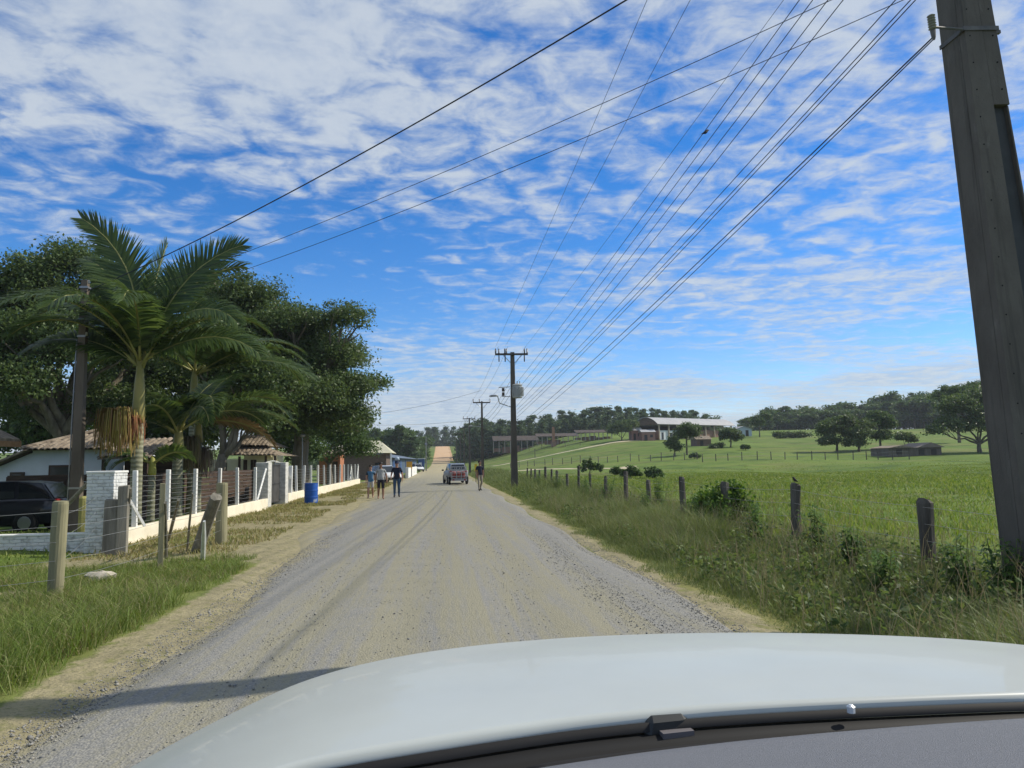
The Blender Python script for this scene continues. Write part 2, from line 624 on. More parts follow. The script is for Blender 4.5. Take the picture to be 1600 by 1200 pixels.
def build_road():
    ys = np.unique(np.round(np.concatenate([np.arange(-12, 3, 1.0), np.arange(3, 26, 0.12), np.arange(26, 80, 0.7), np.arange(80, 480, 4.0)]), 3))
    u = np.concatenate([[0, 0.02, 0.05], np.linspace(0.08, 0.92, 44), [0.95, 0.98, 1.0]])
    rl, rr = road_left(ys), road_right(ys)
    X = rl[:, None] + (rr - rl)[:, None] * u[None, :]
    Y = np.repeat(ys[:, None], len(u), 1)
    edge = np.minimum(u, 1 - u)
    prof = 0.075 * sstep(0, 0.08, edge) + 0.035 * (1 - (2 * u - 1) ** 2)
    Z = np.interp(Y, gy, gy * 0) + gz(X * 0, Y) + 0.07 - 0.05 + prof[None, :] - 0.05
    rut = 0.006 * np.sin(X * 5.2 + 0.25 * np.sin(Y * 0.3)) + 0.010 * (vnoise(X * 4, Y * 0.25, 1.0, 11) - 0.5)
    wash = 0.010 * np.sin(Y * 7.5 + 1.5 * np.sin(X * 2.0)) * np.exp(-((X + 0.75) / 0.55) ** 2)      # washboard ripples
    Z = Z + (rut + wash) * sstep(0.02, 0.1, edge)[None, :] * (1 - sstep(30, 80, Y))
    V = np.stack([X.ravel(), Y.ravel(), Z.ravel()], 1)
    m, t, b = emptymat('road_gravel')
    L = t.links.new
    b.inputs['Roughness'].default_value = 0.92
    b.inputs['Specular IOR Level'].default_value = 0.15
    g = N(t, 'ShaderNodeNewGeometry')
    sep = N(t, 'ShaderNodeSeparateXYZ')
    L(g.outputs['Position'], sep.inputs[0])

    def noise(scale, detail=5, sc=(1, 1, 1), rough=0.6):
        mp = N(t, 'ShaderNodeMapping')
        mp.inputs['Scale'].default_value = sc
        L(g.outputs['Position'], mp.inputs[0])
        n = N(t, 'ShaderNodeTexNoise')
        setin(n, Scale=scale, Detail=detail, Roughness=rough)
        L(mp.outputs[0], n.inputs['Vector'])
        return n.outputs[0]

    def mr(x, a, b_, c=0.0, d=1.0):
        n = N(t, 'ShaderNodeMapRange')
        setin(n, From_Min=a, From_Max=b_, To_Min=c, To_Max=d)
        L(x, n.inputs[0])
        return n.outputs[0]

    def mix(f, a, b_):
        mx = N(t, 'ShaderNodeMix', data_type='RGBA')
        L(f, mx.inputs['Factor'])
        for k, v in (('A', a), ('B', b_)):
            if isinstance(v, tuple):
                mx.inputs[k].default_value = (*v, 1)
            else:
                L(v, mx.inputs[k])
        return mx.outputs['Result']

    def M(op, a, b_):
        n = N(t, 'ShaderNodeMath', operation=op)
        for i, v in enumerate((a, b_)):
            if isinstance(v, (int, float)):
                n.inputs[i].default_value = v
            else:
                L(v, n.inputs[i])
        return n.outputs[0]
    vor = N(t, 'ShaderNodeTexVoronoi')
    vor.inputs['Scale'].default_value = 55
    L(g.outputs['Position'], vor.inputs['Vector'])
    stone = mix(vor.outputs['Distance'], (0.255, 0.252, 0.235), (0.15, 0.15, 0.145))
    vr = N(t, 'ShaderNodeSeparateColor')
    L(vor.outputs['Color'], vr.inputs[0])
    stone = mix(mr(vr.outputs[0], 0.4, 1.0), stone, (0.29, 0.278, 0.24))
    dust = mix(noise(2.2, 6), (0.238, 0.224, 0.162), (0.295, 0.276, 0.20))
    dust = mix(mr(noise(70, 3), 0.48, 0.75), dust, (0.165, 0.158, 0.12))
    # long tyre tracks, loose stones pushed to both sides
    tracks = M('ADD', M('MULTIPLY', noise(2.6, 3, (1, 0.035, 1)), 1.0), M('MULTIPLY', noise(12.0, 4, (1, 0.05, 1)), 0.75))
    tracks = M('ADD', tracks, M('MULTIPLY', noise(14, 5, (1, 0.8, 1)), 0.30))
    ax = M('ABSOLUTE', M('SUBTRACT', sep.outputs['X'], 0.15), 0)
    side = mr(ax, 1.5, 2.8, 0.0, -0.30)
    f = mr(M('ADD', tracks, side), 0.84, 1.10)
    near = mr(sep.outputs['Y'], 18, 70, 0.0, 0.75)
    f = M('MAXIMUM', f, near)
    # sandy rims
    ea = N(t, 'ShaderNodeAttribute', attribute_name='rim')
    rim = mr(M('ADD', ea.outputs['Fac'], mr(noise(4.0, 6), 0.3, 0.7, -0.45, 0.45)), 0.35, 0.75)
    c = mix(f, stone, dust)
    c = mix(rim, c, (0.29, 0.262, 0.17))
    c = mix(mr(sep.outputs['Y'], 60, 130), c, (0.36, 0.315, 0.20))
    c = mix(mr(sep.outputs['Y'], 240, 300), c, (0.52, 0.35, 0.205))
    L(c, b.inputs['Base Color'])
    bp = N(t, 'ShaderNodeBump')
    setin(bp, Strength=0.55, Distance=0.02)
    hh = M('ADD', M('MULTIPLY', vor.outputs['Distance'], -0.6), M('MULTIPLY', noise(25, 6, (1, 0.5, 1)), 1.0))
    L(hh, bp.inputs['Height'])
    L(bp.outputs[0], b.inputs['Normal'])
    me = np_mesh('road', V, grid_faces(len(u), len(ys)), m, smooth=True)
    dl, dr = X - rl[:, None], rr[:, None] - X
    rim_ = np.maximum(1 - sstep(0.1, 0.75 + 0.8 * sstep(12, 18, Y), dl), 1 - sstep(0.05, 0.5, dr))
    a_ = me.attributes.new('rim', 'FLOAT', 'POINT')
    a_.data.foreach_set('value', rim_.ravel().astype(np.float32))
    tag(link('road', me), kind='structure')


build_road()


def road_z(x, y):
    u = (x - road_left(y)) / (road_right(y) - road_left(y))
    e = np.minimum(u, 1 - u)
    return gz(np.zeros_like(np.asarray(x, float)), y) + 0.07 - 0.10 + 0.075 * sstep(0, 0.08, e) + 0.035 * (1 - (2 * u - 1) ** 2)


def strip_path(name, pts, width, material, dz=0.06, n=60):
    """a worn track laid on the ground sheet"""
    P = np.array(pts, float)
    d = np.concatenate([[0], np.cumsum(np.hypot(*np.diff(P, axis=0).T))])
    s = np.linspace(0, d[-1], n)
    x, y = np.interp(s, d, P[:, 0]), np.interp(s, d, P[:, 1])
    tx, ty = np.gradient(x), np.gradient(y)
    l = np.hypot(tx, ty)
    nx, ny = -ty / l, tx / l
    rows = []
    for k in (-0.5, -0.17, 0.17, 0.5):
        w = width * k * (1 + 0.25 * np.sin(s * 0.7 + k))
        X, Y = x + nx * w, y + ny * w
        rows.append(np.stack([X, Y, gzi(X, Y) + dz - (0.05 if abs(k) == 0.5 else 0)], 1))
    V = np.stack(rows, 1).reshape(-1, 3)
    o = link(name, np_mesh(name, V, grid_faces(4, n), material, smooth=True))
    return tag(o, kind='structure')


m_track = mat('pale_sand', (0.52, 0.45, 0.31), (0.40, 0.34, 0.22), scale=0.8, rough=0.95)


def on_field(px, py):
    """walk the view ray until it meets the ground sheet"""
    d = ray(px, py)
    ys = np.concatenate([np.arange(6, 120, 0.25), np.arange(120, 460, 0.5)])
    P = CAM[None, :] + d[None, :] * (ys / d[1])[:, None]
    below = P[:, 2] < gzi(P[:, 0], P[:, 1])
    i = int(np.argmax(below)) if below.any() else len(ys) - 1
    return P[i]


p0, p1, p2 = on_field(800, 723), on_field(905, 702), on_field(1010, 688)
strip_path('path', [(p0[0] - 6, p0[1] - 4), p0[:2], p1[:2], p2[:2], (p2[0] + 12, p2[1] + 6)], 3.0, m_track)
q0, q1 = on_field(852, 733), on_field(985, 732.5)
strip_path('path', [(4.6, q0[1] - 6), q0[:2], q1[:2], (q1[0] + 2, q1[1] + 9)], 2.0, m_track)

# ------------------------------------------------------------------ plants: generators
def unit(v):
    return v / np.maximum(np.linalg.norm(v, axis=-1, keepdims=True), 1e-9)


def leaf_quads(P, Nn, size, aspect, r):
    n = len(P)
    a = unit(np.cross(Nn, unit(r.normal(size=(n, 3)))))
    b = np.cross(Nn, a)
    s = (size * r.uniform(0.65, 1.35, n))[:, None]
    fold = Nn * s * 0.18
    V = np.stack([P - a * s, P + b * s * aspect + fold, P + a * s, P - b * s * aspect + fold], 1).reshape(-1, 3)
    F = np.arange(n * 4).reshape(-1, 4)
    return V, F


def crown_mesh(name, lobes, clumps, per, leaf, clump_r, material, seed=0, shell=0.55, up=0.6, flat=0.62, aspect=0.5):
    r = np.random.default_rng(seed)
    Lb = np.array(lobes, float)
    vol = (Lb[:, 3] * Lb[:, 4] * Lb[:, 5]) ** (2 / 3)
    k = r.choice(len(Lb), clumps, p=vol / vol.sum())
    d = unit(r.normal(size=(clumps, 3)))
    d[:, 2] = np.where(d[:, 2] < -0.35, -d[:, 2] * 0.5, d[:, 2])
    rad = shell + (1.04 - shell) * r.random(clumps) ** 0.6
    C = Lb[k, :3] + d * Lb[k, 3:6] * rad[:, None]
    cr = clump_r * r.uniform(0.5, 1.35, clumps)
    kk = np.repeat(np.arange(clumps), per)
    off = np.clip(r.normal(size=(len(kk), 3)), -1.5, 1.5) * 0.55
    off[:, 2] *= flat
    P = C[kk] + off * cr[kk][:, None]
    Nn = unit(r.normal(size=(len(kk), 3)) + d[kk] * 0.5 + np.array([0, 0, up]))
    V, F = leaf_quads(P, Nn, leaf, aspect, r)
    return np_mesh(name, V, F, material), C


def limb(mb, a, b, ra, rb, sag=0.0, n=5, r=random, wob=0.12):
    a, b = Vector(a), Vector(b)
    L = (b - a).length
    pts = []
    for i in range(n):
        t = i / (n - 1)
        p = a.lerp(b, t)
        k = math.sin(t * math.pi)
        p = p + Vector((r.uniform(-1, 1), r.uniform(-1, 1), r.uniform(-1, 1))) * wob * L * 0.25 * k + Vector((0, 0, sag * k))
        pts.append(p)
    rads = [ra + (rb - ra) * (i / (n - 1)) for i in range(n)]
    mb.tube(pts, rads, 7)
    return pts


m_bark = mat('bark_grey_brown', (0.10, 0.085, 0.06), (0.19, 0.165, 0.12), scale=5, stretch=(1, 1, 0.25), rough=0.95, bump=0.7, bscale=14)
m_fig = leafmat('leaf_dark_glossy', [(0.04, 0.073, 0.025), (0.07, 0.114, 0.036), (0.108, 0.16, 0.05), (0.086, 0.13, 0.046)], trans=0.38, rough=0.5, spec=0.3)
m_mid = leafmat('leaf_mid_green', [(0.042, 0.082, 0.025), (0.07, 0.122, 0.036), (0.10, 0.155, 0.048)], trans=0.35)
m_euc = leafmat('leaf_eucalyptus', [(0.045, 0.082, 0.036), (0.072, 0.118, 0.05), (0.10, 0.15, 0.06)], trans=0.32, rough=0.6)
m_lush = leafmat('leaf_lush', [(0.045, 0.105, 0.022), (0.085, 0.165, 0.03), (0.13, 0.21, 0.042)], trans=0.4)


def tree(name, label, cat, base, lobes, clumps, per, leaf, clump_r, lm, seed, trunk_h, trunk_r, group=None, limbs=None, shell=0.55, up=0.6, fork=None):
    """lobes are given relative to the base"""
    rr = random.Random(seed)
    e = empty(name, base, 0, label, cat, group)
    me, C = crown_mesh('crown', lobes, clumps, per, leaf, clump_r, lm, seed, shell, up)
    link('crown', me, e)
    mb = MB()
    top = Vector(fork if fork else (0, 0, trunk_h))
    limb(mb, (0, 0, -0.3), top, trunk_r * 1.25, trunk_r * 0.75, 0, 6, rr, 0.08)
    big = sorted(lobes, key=lambda l: -l[3] * l[4])
    for l in big[: (limbs or len(big))]:
        c = Vector(l[:3])
        mid = top.lerp(c, 0.9)
        pts = limb(mb, top - Vector((0, 0, rr.uniform(0, 0.4))), mid, trunk_r * 0.55, trunk_r * 0.16, rr.uniform(-0.3, 0.5), 6, rr, 0.25)
        for k in range(4):
            d = Vector((rr.gauss(0, 1), rr.gauss(0, 1), rr.gauss(0.3, 0.6))).normalized()
            limb(mb, pts[3 + (k % 2)], c + Vector((d.x * l[3], d.y * l[4], d.z * l[5])) * 0.85, trunk_r * 0.2, trunk_r * 0.05, 0.1, 4, rr, 0.25)
    mb.build('trunk', m_bark, e, smooth=True)
    return e


# ------------------------------------------------------------------ grass
def blades(x, y, z, h, w, lean, r, droop=0.35):
    n = len(x)
    th = r.uniform(0, 2 * np.pi, n)
    dx, dy = np.cos(th), np.sin(th)
    l = lean * h * r.uniform(0.2, 1.2, n)
    fa = r.uniform(0, 2 * np.pi, n)
    wx, wy = np.cos(fa) * w * 0.5, np.sin(fa) * w * 0.5
    B = np.stack([x, y, z - 0.02], 1)
    W = np.stack([wx, wy, 0 * wx], 1)
    mid = B + np.stack([dx * l * 0.35, dy * l * 0.35, h * 0.58], 1)
    tip = B + np.stack([dx * l, dy * l, h * (1 - droop * r.uniform(0, 1, n) * lean)], 1)
    V = np.stack([B - W, B + W, mid + W * 0.8, mid - W * 0.8, tip], 1).reshape(-1, 3)
    i = np.arange(n) * 5
    return V, np.stack([i, i + 1, i + 2, i + 3], 1), np.stack([i + 3, i + 2, i + 4], 1)


def grass_object(label, x, y, h, w, lean, material, r, z=None):
    z = gzi(x, y) if z is None else z
    V, q, t = blades(x, y, z, h, w, lean, r)
    o = link('grass', np_mesh('grass', V, [q, t], material))
    return tag(o, label, 'grass', kind='stuff')


m_grass_l = leafmat('grass_blades', [(0.10, 0.165, 0.028), (0.155, 0.225, 0.042), (0.205, 0.265, 0.065), (0.27, 0.265, 0.11)], trans=0.35)
m_grass_v = leafmat('verge_blades', [(0.08, 0.125, 0.036), (0.13, 0.18, 0.052), (0.18, 0.225, 0.07), (0.22, 0.225, 0.105)], trans=0.35)
m_grass_m = leafmat('meadow_blades', [(0.10, 0.17, 0.026), (0.15, 0.225, 0.038), (0.195, 0.26, 0.055), (0.25, 0.275, 0.09)], trans=0.4)
m_straw = leafmat('dry_stalks', [(0.20, 0.17, 0.09), (0.28, 0.24, 0.14), (0.17, 0.16, 0.07)], trans=0.25)


def tufted(r, n, x0, x1, y0, y1, spread, per):
    k = max(1, n // per)
    cx, cy = r.uniform(x0, x1, k), y0 + (y1 - y0) * r.random(k)
    x = np.repeat(cx, per) + r.normal(size=k * per) * spread
    y = np.repeat(cy, per) + r.normal(size=k * per) * spread
    return x, y


def build_grass():
    r = np.random.default_rng(21)
    # left corner
    x, y = tufted(r, 110000, -9.5, -3.2, 3.2, 16.5, 0.09, 12)
    edge = -3.05 - 0.55 * sstep(12, 16, y) + 0.25 * np.sin(y * 1.7) + 0.2 * np.sin(y * 4.1)
    keep = (x < edge) & (dirt_mask(x, y) < 0.45 + 0.25 * r.random(len(x))) & (r.random(len(x)) < np.where(x < -6.6, 0.55, 1.0))
    keep &= ~((x < -6.6) & (y > 14.3))
    x, y = x[keep], y[keep]
    h = (0.10 + 0.24 * vnoise(x, y, 0.8, 3)) * r.uniform(0.5, 1.35, len(x)) * (1 + 0.9 * np.exp(-((x + 3.7) / 0.5) ** 2 - ((y - 5.6) / 1.6) ** 2)) * np.where(y > 10.3, 0.62, 1.0)
    grass_object('tufted green grass around the round posts at the road corner', x, y, h, 0.004 + 0.005 * r.random(len(x)), 1.0, m_grass_l, r)
    # coarser, drier clumps through the corner
    x, y = tufted(r, 16000, -7.0, -3.25, 4.0, 15.5, 0.05, 18)
    keep = (x < -3.3 - 0.5 * sstep(12, 16, y) + 0.25 * np.sin(y * 1.7)) & (dirt_mask(x, y) < 0.5)
    x, y = x[keep], y[keep]
    grass_object('coarse yellowing clumps among the corner grass', x, y, r.uniform(0.12, 0.42, len(x)) * np.where(y > 10.3, 0.6, 1.0), 0.005 + 0.007 * r.random(len(x)), 1.3, leafmat('coarse_clumps', [(0.10, 0.15, 0.03), (0.19, 0.23, 0.06), (0.27, 0.25, 0.11), (0.31, 0.26, 0.15)], trans=0.35), r)
    # right roadside strip
    x, y = tufted(r, 190000, 3.1, 7.6, 3.0, 32.0, 0.13, 10)
    keep = (x > 3.22 + 0.12 * np.sin(y * 2.1) + 0.10 * np.sin(y * 5.3)) & (r.random(len(x)) < 1.15 - (y / 45))
    x, y = x[keep], y[keep]
    h = (0.10 + 0.56 * sstep(3.3, 4.5, x) * (1 - 0.62 * sstep(5.2, 6.1, x))) * (0.25 + 1.25 * vnoise(x, y, 0.75, 4)) * (0.6 + 0.6 * vnoise(x, y, 2.3, 14)) * r.uniform(0.4, 1.35, len(x))
    grass_object('tall unmown grass between the gravel and the wooden posts', x, y, h, 0.004 + 0.0055 * r.random(len(x)), 1.1, m_grass_v, r)
    x, y = tufted(r, 42000, 3.2, 7.6, 30.0, 110.0, 0.3, 10)
    keep = x > 3.5
    x, y = x[keep], y[keep]
    h = (0.16 + 0.55 * sstep(3.4, 4.8, x)) * (0.5 + 0.9 * vnoise(x, y, 0.5, 4)) * r.uniform(0.5, 1.3, len(x))
    grass_object('roadside grass running on past the distant power poles', x, y, h, 0.014 + 0.016 * r.random(len(x)) * (y / 40), 0.7, m_grass_v, r)
    # dry stalks with seed heads in the right strip
    n = 3000
    x, y = r.uniform(3.7, 7.4, n), 3.5 + 26 * r.random(n) ** 1.2
    grass_object('straw-coloured seed stalks standing in the tall roadside grass', x, y, r.uniform(0.5, 1.05, n) * (0.6 + 0.6 * vnoise(x, y, 0.6, 9)), 0.006 + 0.003 * r.random(n), 0.5, m_straw, r)
    # broad-leaved weeds mixed through the strip
    k = 1000
    cy = 4.0 + 40 * r.random(k) ** 1.25
    cx = 3.75 + 3.6 * r.random(k)
    keep = vnoise(cx, cy, 0.55, 17) > 0.5
    cx, cy = cx[keep], cy[keep]
    hh = r.uniform(0.12, 0.5, len(cx))
    kk = np.repeat(np.arange(len(cx)), 38)
    P = np.stack([cx, cy, gzi(cx, cy)], 1)[kk] + np.stack([r.normal(size=len(kk)) * 0.12, r.normal(size=len(kk)) * 0.12, hh[kk] * r.random(len(kk)) ** 0.6], 1)
    V, F = leaf_quads(P, unit(r.normal(size=(len(kk), 3)) + np.array([0, 0, 0.9])), 0.042, 0.42, r)
    tag(link('weeds', np_mesh('weeds', V, F, leafmat('verge_weed_leaf', [(0.06, 0.10, 0.03), (0.10, 0.15, 0.045), (0.15, 0.20, 0.06)], trans=0.4))), 'low broad-leaved weeds mixed through the roadside grass', 'weeds', kind='stuff')
    # meadow behind the posts
    y = 5 + 70 * r.random(190000) ** 0.75
    x = 6.6 + (y * 1.05 + 2) * r.random(len(y))
    y = np.where(r.random(len(y)) < 0.25, 40 + 70 * r.random(len(y)), y)
    x = np.where(y > 60, 7 + 75 * r.random(len(y)), x)
    h = (0.07 + 0.26 * vnoise(x, y, 0.28, 8) * vnoise(x, y, 0.9, 18)) * r.uniform(0.5, 1.4, len(x)) * (1 + 0.9 * np.exp(-((x - 7.2) / 0.8) ** 2)) * (1 - 0.85 * sstep(40, 108, y))
    grass_object('bright green pasture grass behind the wooden posts', x, y, h, (0.008 + 0.0011 * y) * r.uniform(0.6, 1.3, len(x)), 0.8, m_grass_m, r)
    # thin dry grass along the white fence
    x, y = tufted(r, 52000, -7.0, -3.7, 14.5, 64.0, 0.24, 16)
    keep = (0.5 * vnoise(x, y, 0.7, 23) + 0.5 * vnoise(x, y, 1.9, 24) + 0.16 * sstep(-5.2, -6.8, x) > 0.46 + 0.14 * r.random(len(x))) & (x < -3.75 - 0.4 * vnoise(x * 0, y, 0.8, 3)) & (x > -6.95)
    x, y = x[keep], y[keep]
    grass_object('thin dry grass along the foot of the white fence', x, y, r.uniform(0.04, 0.16, len(x)), 0.010 + 0.0006 * y, 0.9, leafmat('dry_verge', [(0.19, 0.21, 0.06), (0.28, 0.25, 0.10), (0.34, 0.29, 0.14), (0.15, 0.20, 0.045)], trans=0.35), r)
    # yard lawn
    y = 14 + 40 * r.random(24000)
    x = -7.3 - 6 * r.random(len(y))
    keep = ~((x < -8.6) & (y > 21))
    x, y = x[keep], y[keep]
    grass_object('short lawn in the yard behind the white fence', x, y, r.uniform(0.04, 0.13, len(x)), 0.012 + 0.0008 * y, 0.8, m_grass_m, r)


build_grass()


def build_stones():
    """loose gravel on the road surface near the car"""
    r = np.random.default_rng(5)
    n = 60000
    y = 3.6 + 26 * r.random(n) ** 2.0
    a = r.random(n)
    x = np.where(a < 0.36, -2.85 + np.abs(r.normal(size=n)) * 0.55, np.where(a < 0.8, 3.1 - np.abs(r.normal(size=n)) * 0.75, r.uniform(-2.7, 3.0, n)))
    x = np.clip(x, -3.15, 3.35)
    s = np.clip(r.lognormal(-5.2, 0.42, n), 0.003, 0.022) * (1 - 0.75 * sstep(12, 28, y))
    z = np.maximum(road_z(x, y), gzi(x, y)) + s * 0.25
    base = np.array([(1, 0, 0), (0, 1, 0), (-1, 0, 0), (0, -1, 0), (0, 0, 0.75), (0, 0, -0.75)], float)
    V = base[None] * (s[:, None, None] * r.uniform(0.6, 1.3, (n, 6, 1)))
    th = r.uniform(0, 6.28, n)
    c, sn = np.cos(th)[:, None], np.sin(th)[:, None]
    V = np.stack([V[..., 0] * c - V[..., 1] * sn + x[:, None], V[..., 0] * sn + V[..., 1] * c + y[:, None], V[..., 2] + z[:, None]], -1).reshape(-1, 3)
    F = np.array([(0, 1, 4), (1, 2, 4), (2, 3, 4), (3, 0, 4), (1, 0, 5), (2, 1, 5), (3, 2, 5), (0, 3, 5)])
    F = (F[None] + (np.arange(n) * 6)[:, None, None]).reshape(-1, 3)
    m = leafmat('gravel_stone', [(0.16, 0.158, 0.15), (0.25, 0.246, 0.23), (0.32, 0.305, 0.265), (0.22, 0.21, 0.18)], trans=0.0, rough=0.9, spec=0.15)
    tag(link('gravel', np_mesh('gravel', V, F, m)), 'loose grey gravel stones scattered over the dirt road', 'gravel', kind='stuff')


build_stones()

# ------------------------------------------------------------------ left side: fences, walls, posts
m_postround = mat('treated_timber', (0.19, 0.175, 0.10), (0.28, 0.26, 0.155), scale=6, stretch=(1, 1, 0.12), rough=0.85, bump=0.5, bscale=18)
m_oldwood = mat('weathered_wood', (0.13, 0.12, 0.095), (0.27, 0.25, 0.20), scale=7, stretch=(1, 1, 0.1), rough=0.95, bump=0.8, bscale=22)
m_darkwood = mat('dark_post_wood', (0.055, 0.047, 0.04), (0.14, 0.125, 0.105), scale=6, stretch=(1, 1, 0.15), rough=0.95, bump=0.9, bscale=20)
m_white = mat('white_limewash', (0.72, 0.72, 0.68), (0.55, 0.55, 0.52), scale=5, rough=0.9, bump=0.25, bscale=30, lo=0.45, hi=0.75)
m_brickwhite = mat('whitewashed_brick', (0.64, 0.65, 0.63), (0.33, 0.33, 0.31), scale=7, rough=0.95, bump=0.5, bscale=40, lo=0.5, hi=0.72, world_space=True)
m_mortar = mat('grey_mortar', (0.60, 0.60, 0.57), (0.40, 0.40, 0.38), scale=14, rough=0.98)
m_cream = mat('cream_plaster', (0.78, 0.71, 0.55), (0.64, 0.56, 0.40), scale=2.2, rough=0.9, bump=0.15, bscale=25, lo=0.42, hi=0.8)
m_wire = mat('galvanised_wire', (0.34, 0.34, 0.33), rough=0.5, metallic=0.6)
m_black = mat('black_cable', (0.015, 0.015, 0.017), rough=0.6)
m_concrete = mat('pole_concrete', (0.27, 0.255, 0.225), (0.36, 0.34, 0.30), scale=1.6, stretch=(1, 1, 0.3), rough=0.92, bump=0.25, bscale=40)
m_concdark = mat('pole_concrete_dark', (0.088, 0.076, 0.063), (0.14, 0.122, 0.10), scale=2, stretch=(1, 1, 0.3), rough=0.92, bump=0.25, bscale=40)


def wobbly(pts, rads, n, seed, amp):
    """a rough post: tube with uneven rings"""
    r = random.Random(seed)
    mb = MB()
    mb.tube(pts, rads, n)
    mb.v = [(x + r.uniform(-amp, amp), y + r.uniform(-amp, amp), z + r.uniform(-amp, amp)) for x, y, z in mb.v]
    return mb


def wire_between(name, pts, rad, material, parent, sag=0.02, seg=3):
    mb = MB()
    path = []
    for a, b in zip(pts[:-1], pts[1:]):
        a, b = Vector(a), Vector(b)
        for i in range(seg):
            t = i / seg
            path.append(a.lerp(b, t) - Vector((0, 0, sag * 4 * t * (1 - t))))
    path.append(Vector(pts[-1]))
    mb.tube(path, rad, 5)
    return mb.build(name, material, parent)


def left_corner_fence():
    e = empty('wire_fence', (0, 0, 0), 0, 'rough wire fence of round, square and leaning wooden posts in the corner grass', 'fence')
    gpz = lambda px, py: gp(px, py, 0.0)
    spots = []
    # big round post
    b = gpz(85, 945)
    b.z = float(gzi(b.x, b.y))
    tp = Vector((b.x + 0.02, b.y, 1.29))
    wobbly([b - Vector((0, 0, 0.1)), b.lerp(tp, 0.3), b.lerp(tp, 0.65), b.lerp(tp, 0.97), tp], [0.094, 0.092, 0.093, 0.092, 0.084], 18, 1, 0.003).build('post', m_postround, e, smooth=False)
    spots.append((b, tp))
    # square post
    c = gpz(250, 893)
    mb = MB().box((c.x, c.y, 0.68), (0.085, 0.11, 1.50), rz=0.35)
    mb.build('post', m_postround, e, bevel=0.006)
    spots.append((c, Vector((c.x, c.y, 1.42))))
    # round post by the verge
    d = gpz(345, 850)
    tp = Vector((d.x, d.y, 1.33))
    wobbly([d - Vector((0, 0, 0.1)), d.lerp(tp, 0.4), d.lerp(tp, 0.97), tp], [0.125, 0.122, 0.12, 0.11], 16, 2, 0.004).build('post', m_postround, e)
    spots.append((d, tp))
    # leaning old log
    a0, a1 = gpz(306, 862), at(338, 776, 14.6)
    wobbly([a0 - Vector((0, 0, 0.1)), a0.lerp(a1, 0.5), a1], [0.12, 0.115, 0.10], 11, 3, 0.012).build('post', m_oldwood, e)['label'] = 'leaning weathered log'
    # white splintered stake
    s0, s1 = gpz(317, 876), at(319, 814, 13.0)
    wobbly([s0 - Vector((0, 0, 0.1)), s0.lerp(s1, 0.6), s1], [0.04, 0.042, 0.018], 6, 4, 0.006).build('stake', m_white, e)['label'] = 'short stake with peeling white paint'
    # thin sticks
    for (x0, y0, x1, y1, Y, rr) in ((260, 876, 258, 785, 12.5, 0.03), (262, 845, 279, 781, 14.2, 0.035), (292, 860, 301, 771, 13.6, 0.022), (196, 857, 204, 763, 15.2, 0.026)):
        p, q = gpz(x0, y0), at(x1, y1, Y)
        wobbly([p - Vector((0, 0, 0.05)), p.lerp(q, 0.5), q], [rr, rr * 0.95, rr * 0.8], 6, int(x0), 0.004).build('stick', m_oldwood, e)
    # strands: from beyond the frame past the posts, back to the pillar
    left = Vector((-8.2, 8.2, 0))
    A, B, C = spots[0][0], spots[1][0], spots[2][0]
    for k, z in enumerate((0.32, 0.55, 0.78, 0.98, 1.16)):
        pts = [(left.x, left.y, z - 0.03), (A.x + 0.03, A.y - 0.1, z), (B.x, B.y - 0.07, z + 0.02), (C.x + 0.02, C.y - 0.12, z * 0.95)]
        wire_between('wire', pts, 0.0028, m_wire, e, 0.035)
    for k, z in enumerate((0.5, 0.8, 1.1)):
        wire_between('wire', [(A.x - 0.05, A.y + 0.1, z), (-6.75, 15.35, z + 0.05)], 0.0025, m_wire, e, 0.06, 6)


left_corner_fence()


def brick_block(parent, x0, x1, y0, y1, z0, z1, bl=0.215, bh=0.062, bd=0.10, j=0.008, seed=1, share={}):
    """painted brickwork: mortar core with separate bricks on the faces that show (front -y and right +x)"""
    MB().box(((x0 + x1) / 2, (y0 + y1) / 2, (z0 + z1) / 2), (x1 - x0 - 0.02, y1 - y0 - 0.02, z1 - z0 - 0.02)).build('mortar', m_mortar, parent)
    r = random.Random(seed)

    def brick(cx, cy, cz, lx, ly, lz):
        key = (round(lx, 3), round(ly, 3), round(lz, 3))
        if key not in share:
            share[key] = MB().box((0, 0, 0), (lx, ly, lz)).mesh('brick', m_brickwhite, bevel=0.006)
        link('brick', share[key], parent, (cx + r.uniform(-.004, .004), cy + r.uniform(-.004, .004), cz))
    rows = max(1, int(round((z1 - z0) / (bh + j))))
    ph = (z1 - z0) / rows
    for i in range(rows):
        z = z0 + ph * (i + 0.5)
        off = 0 if i % 2 else (bl + j) / 2
        x = x0 - off
        while x < x1 - 0.01:
            a, b_ = max(x, x0), min(x + bl, x1)
            if b_ - a > 0.04:
                brick((a + b_) / 2, y0 + bd / 2 - 0.004, z, round(b_ - a, 3), bd, ph - j)
            x += bl + j
        y = y0 + bd + j - off
        while y < y1 - 0.01:
            a, b_ = max(y, y0 + bd + j), min(y + bl, y1)
            if b_ - a > 0.04:
                brick(x1 - bd / 2 + 0.004, (a + b_) / 2, z, bd, round(b_ - a, 3), ph - j)
            y += bl + j


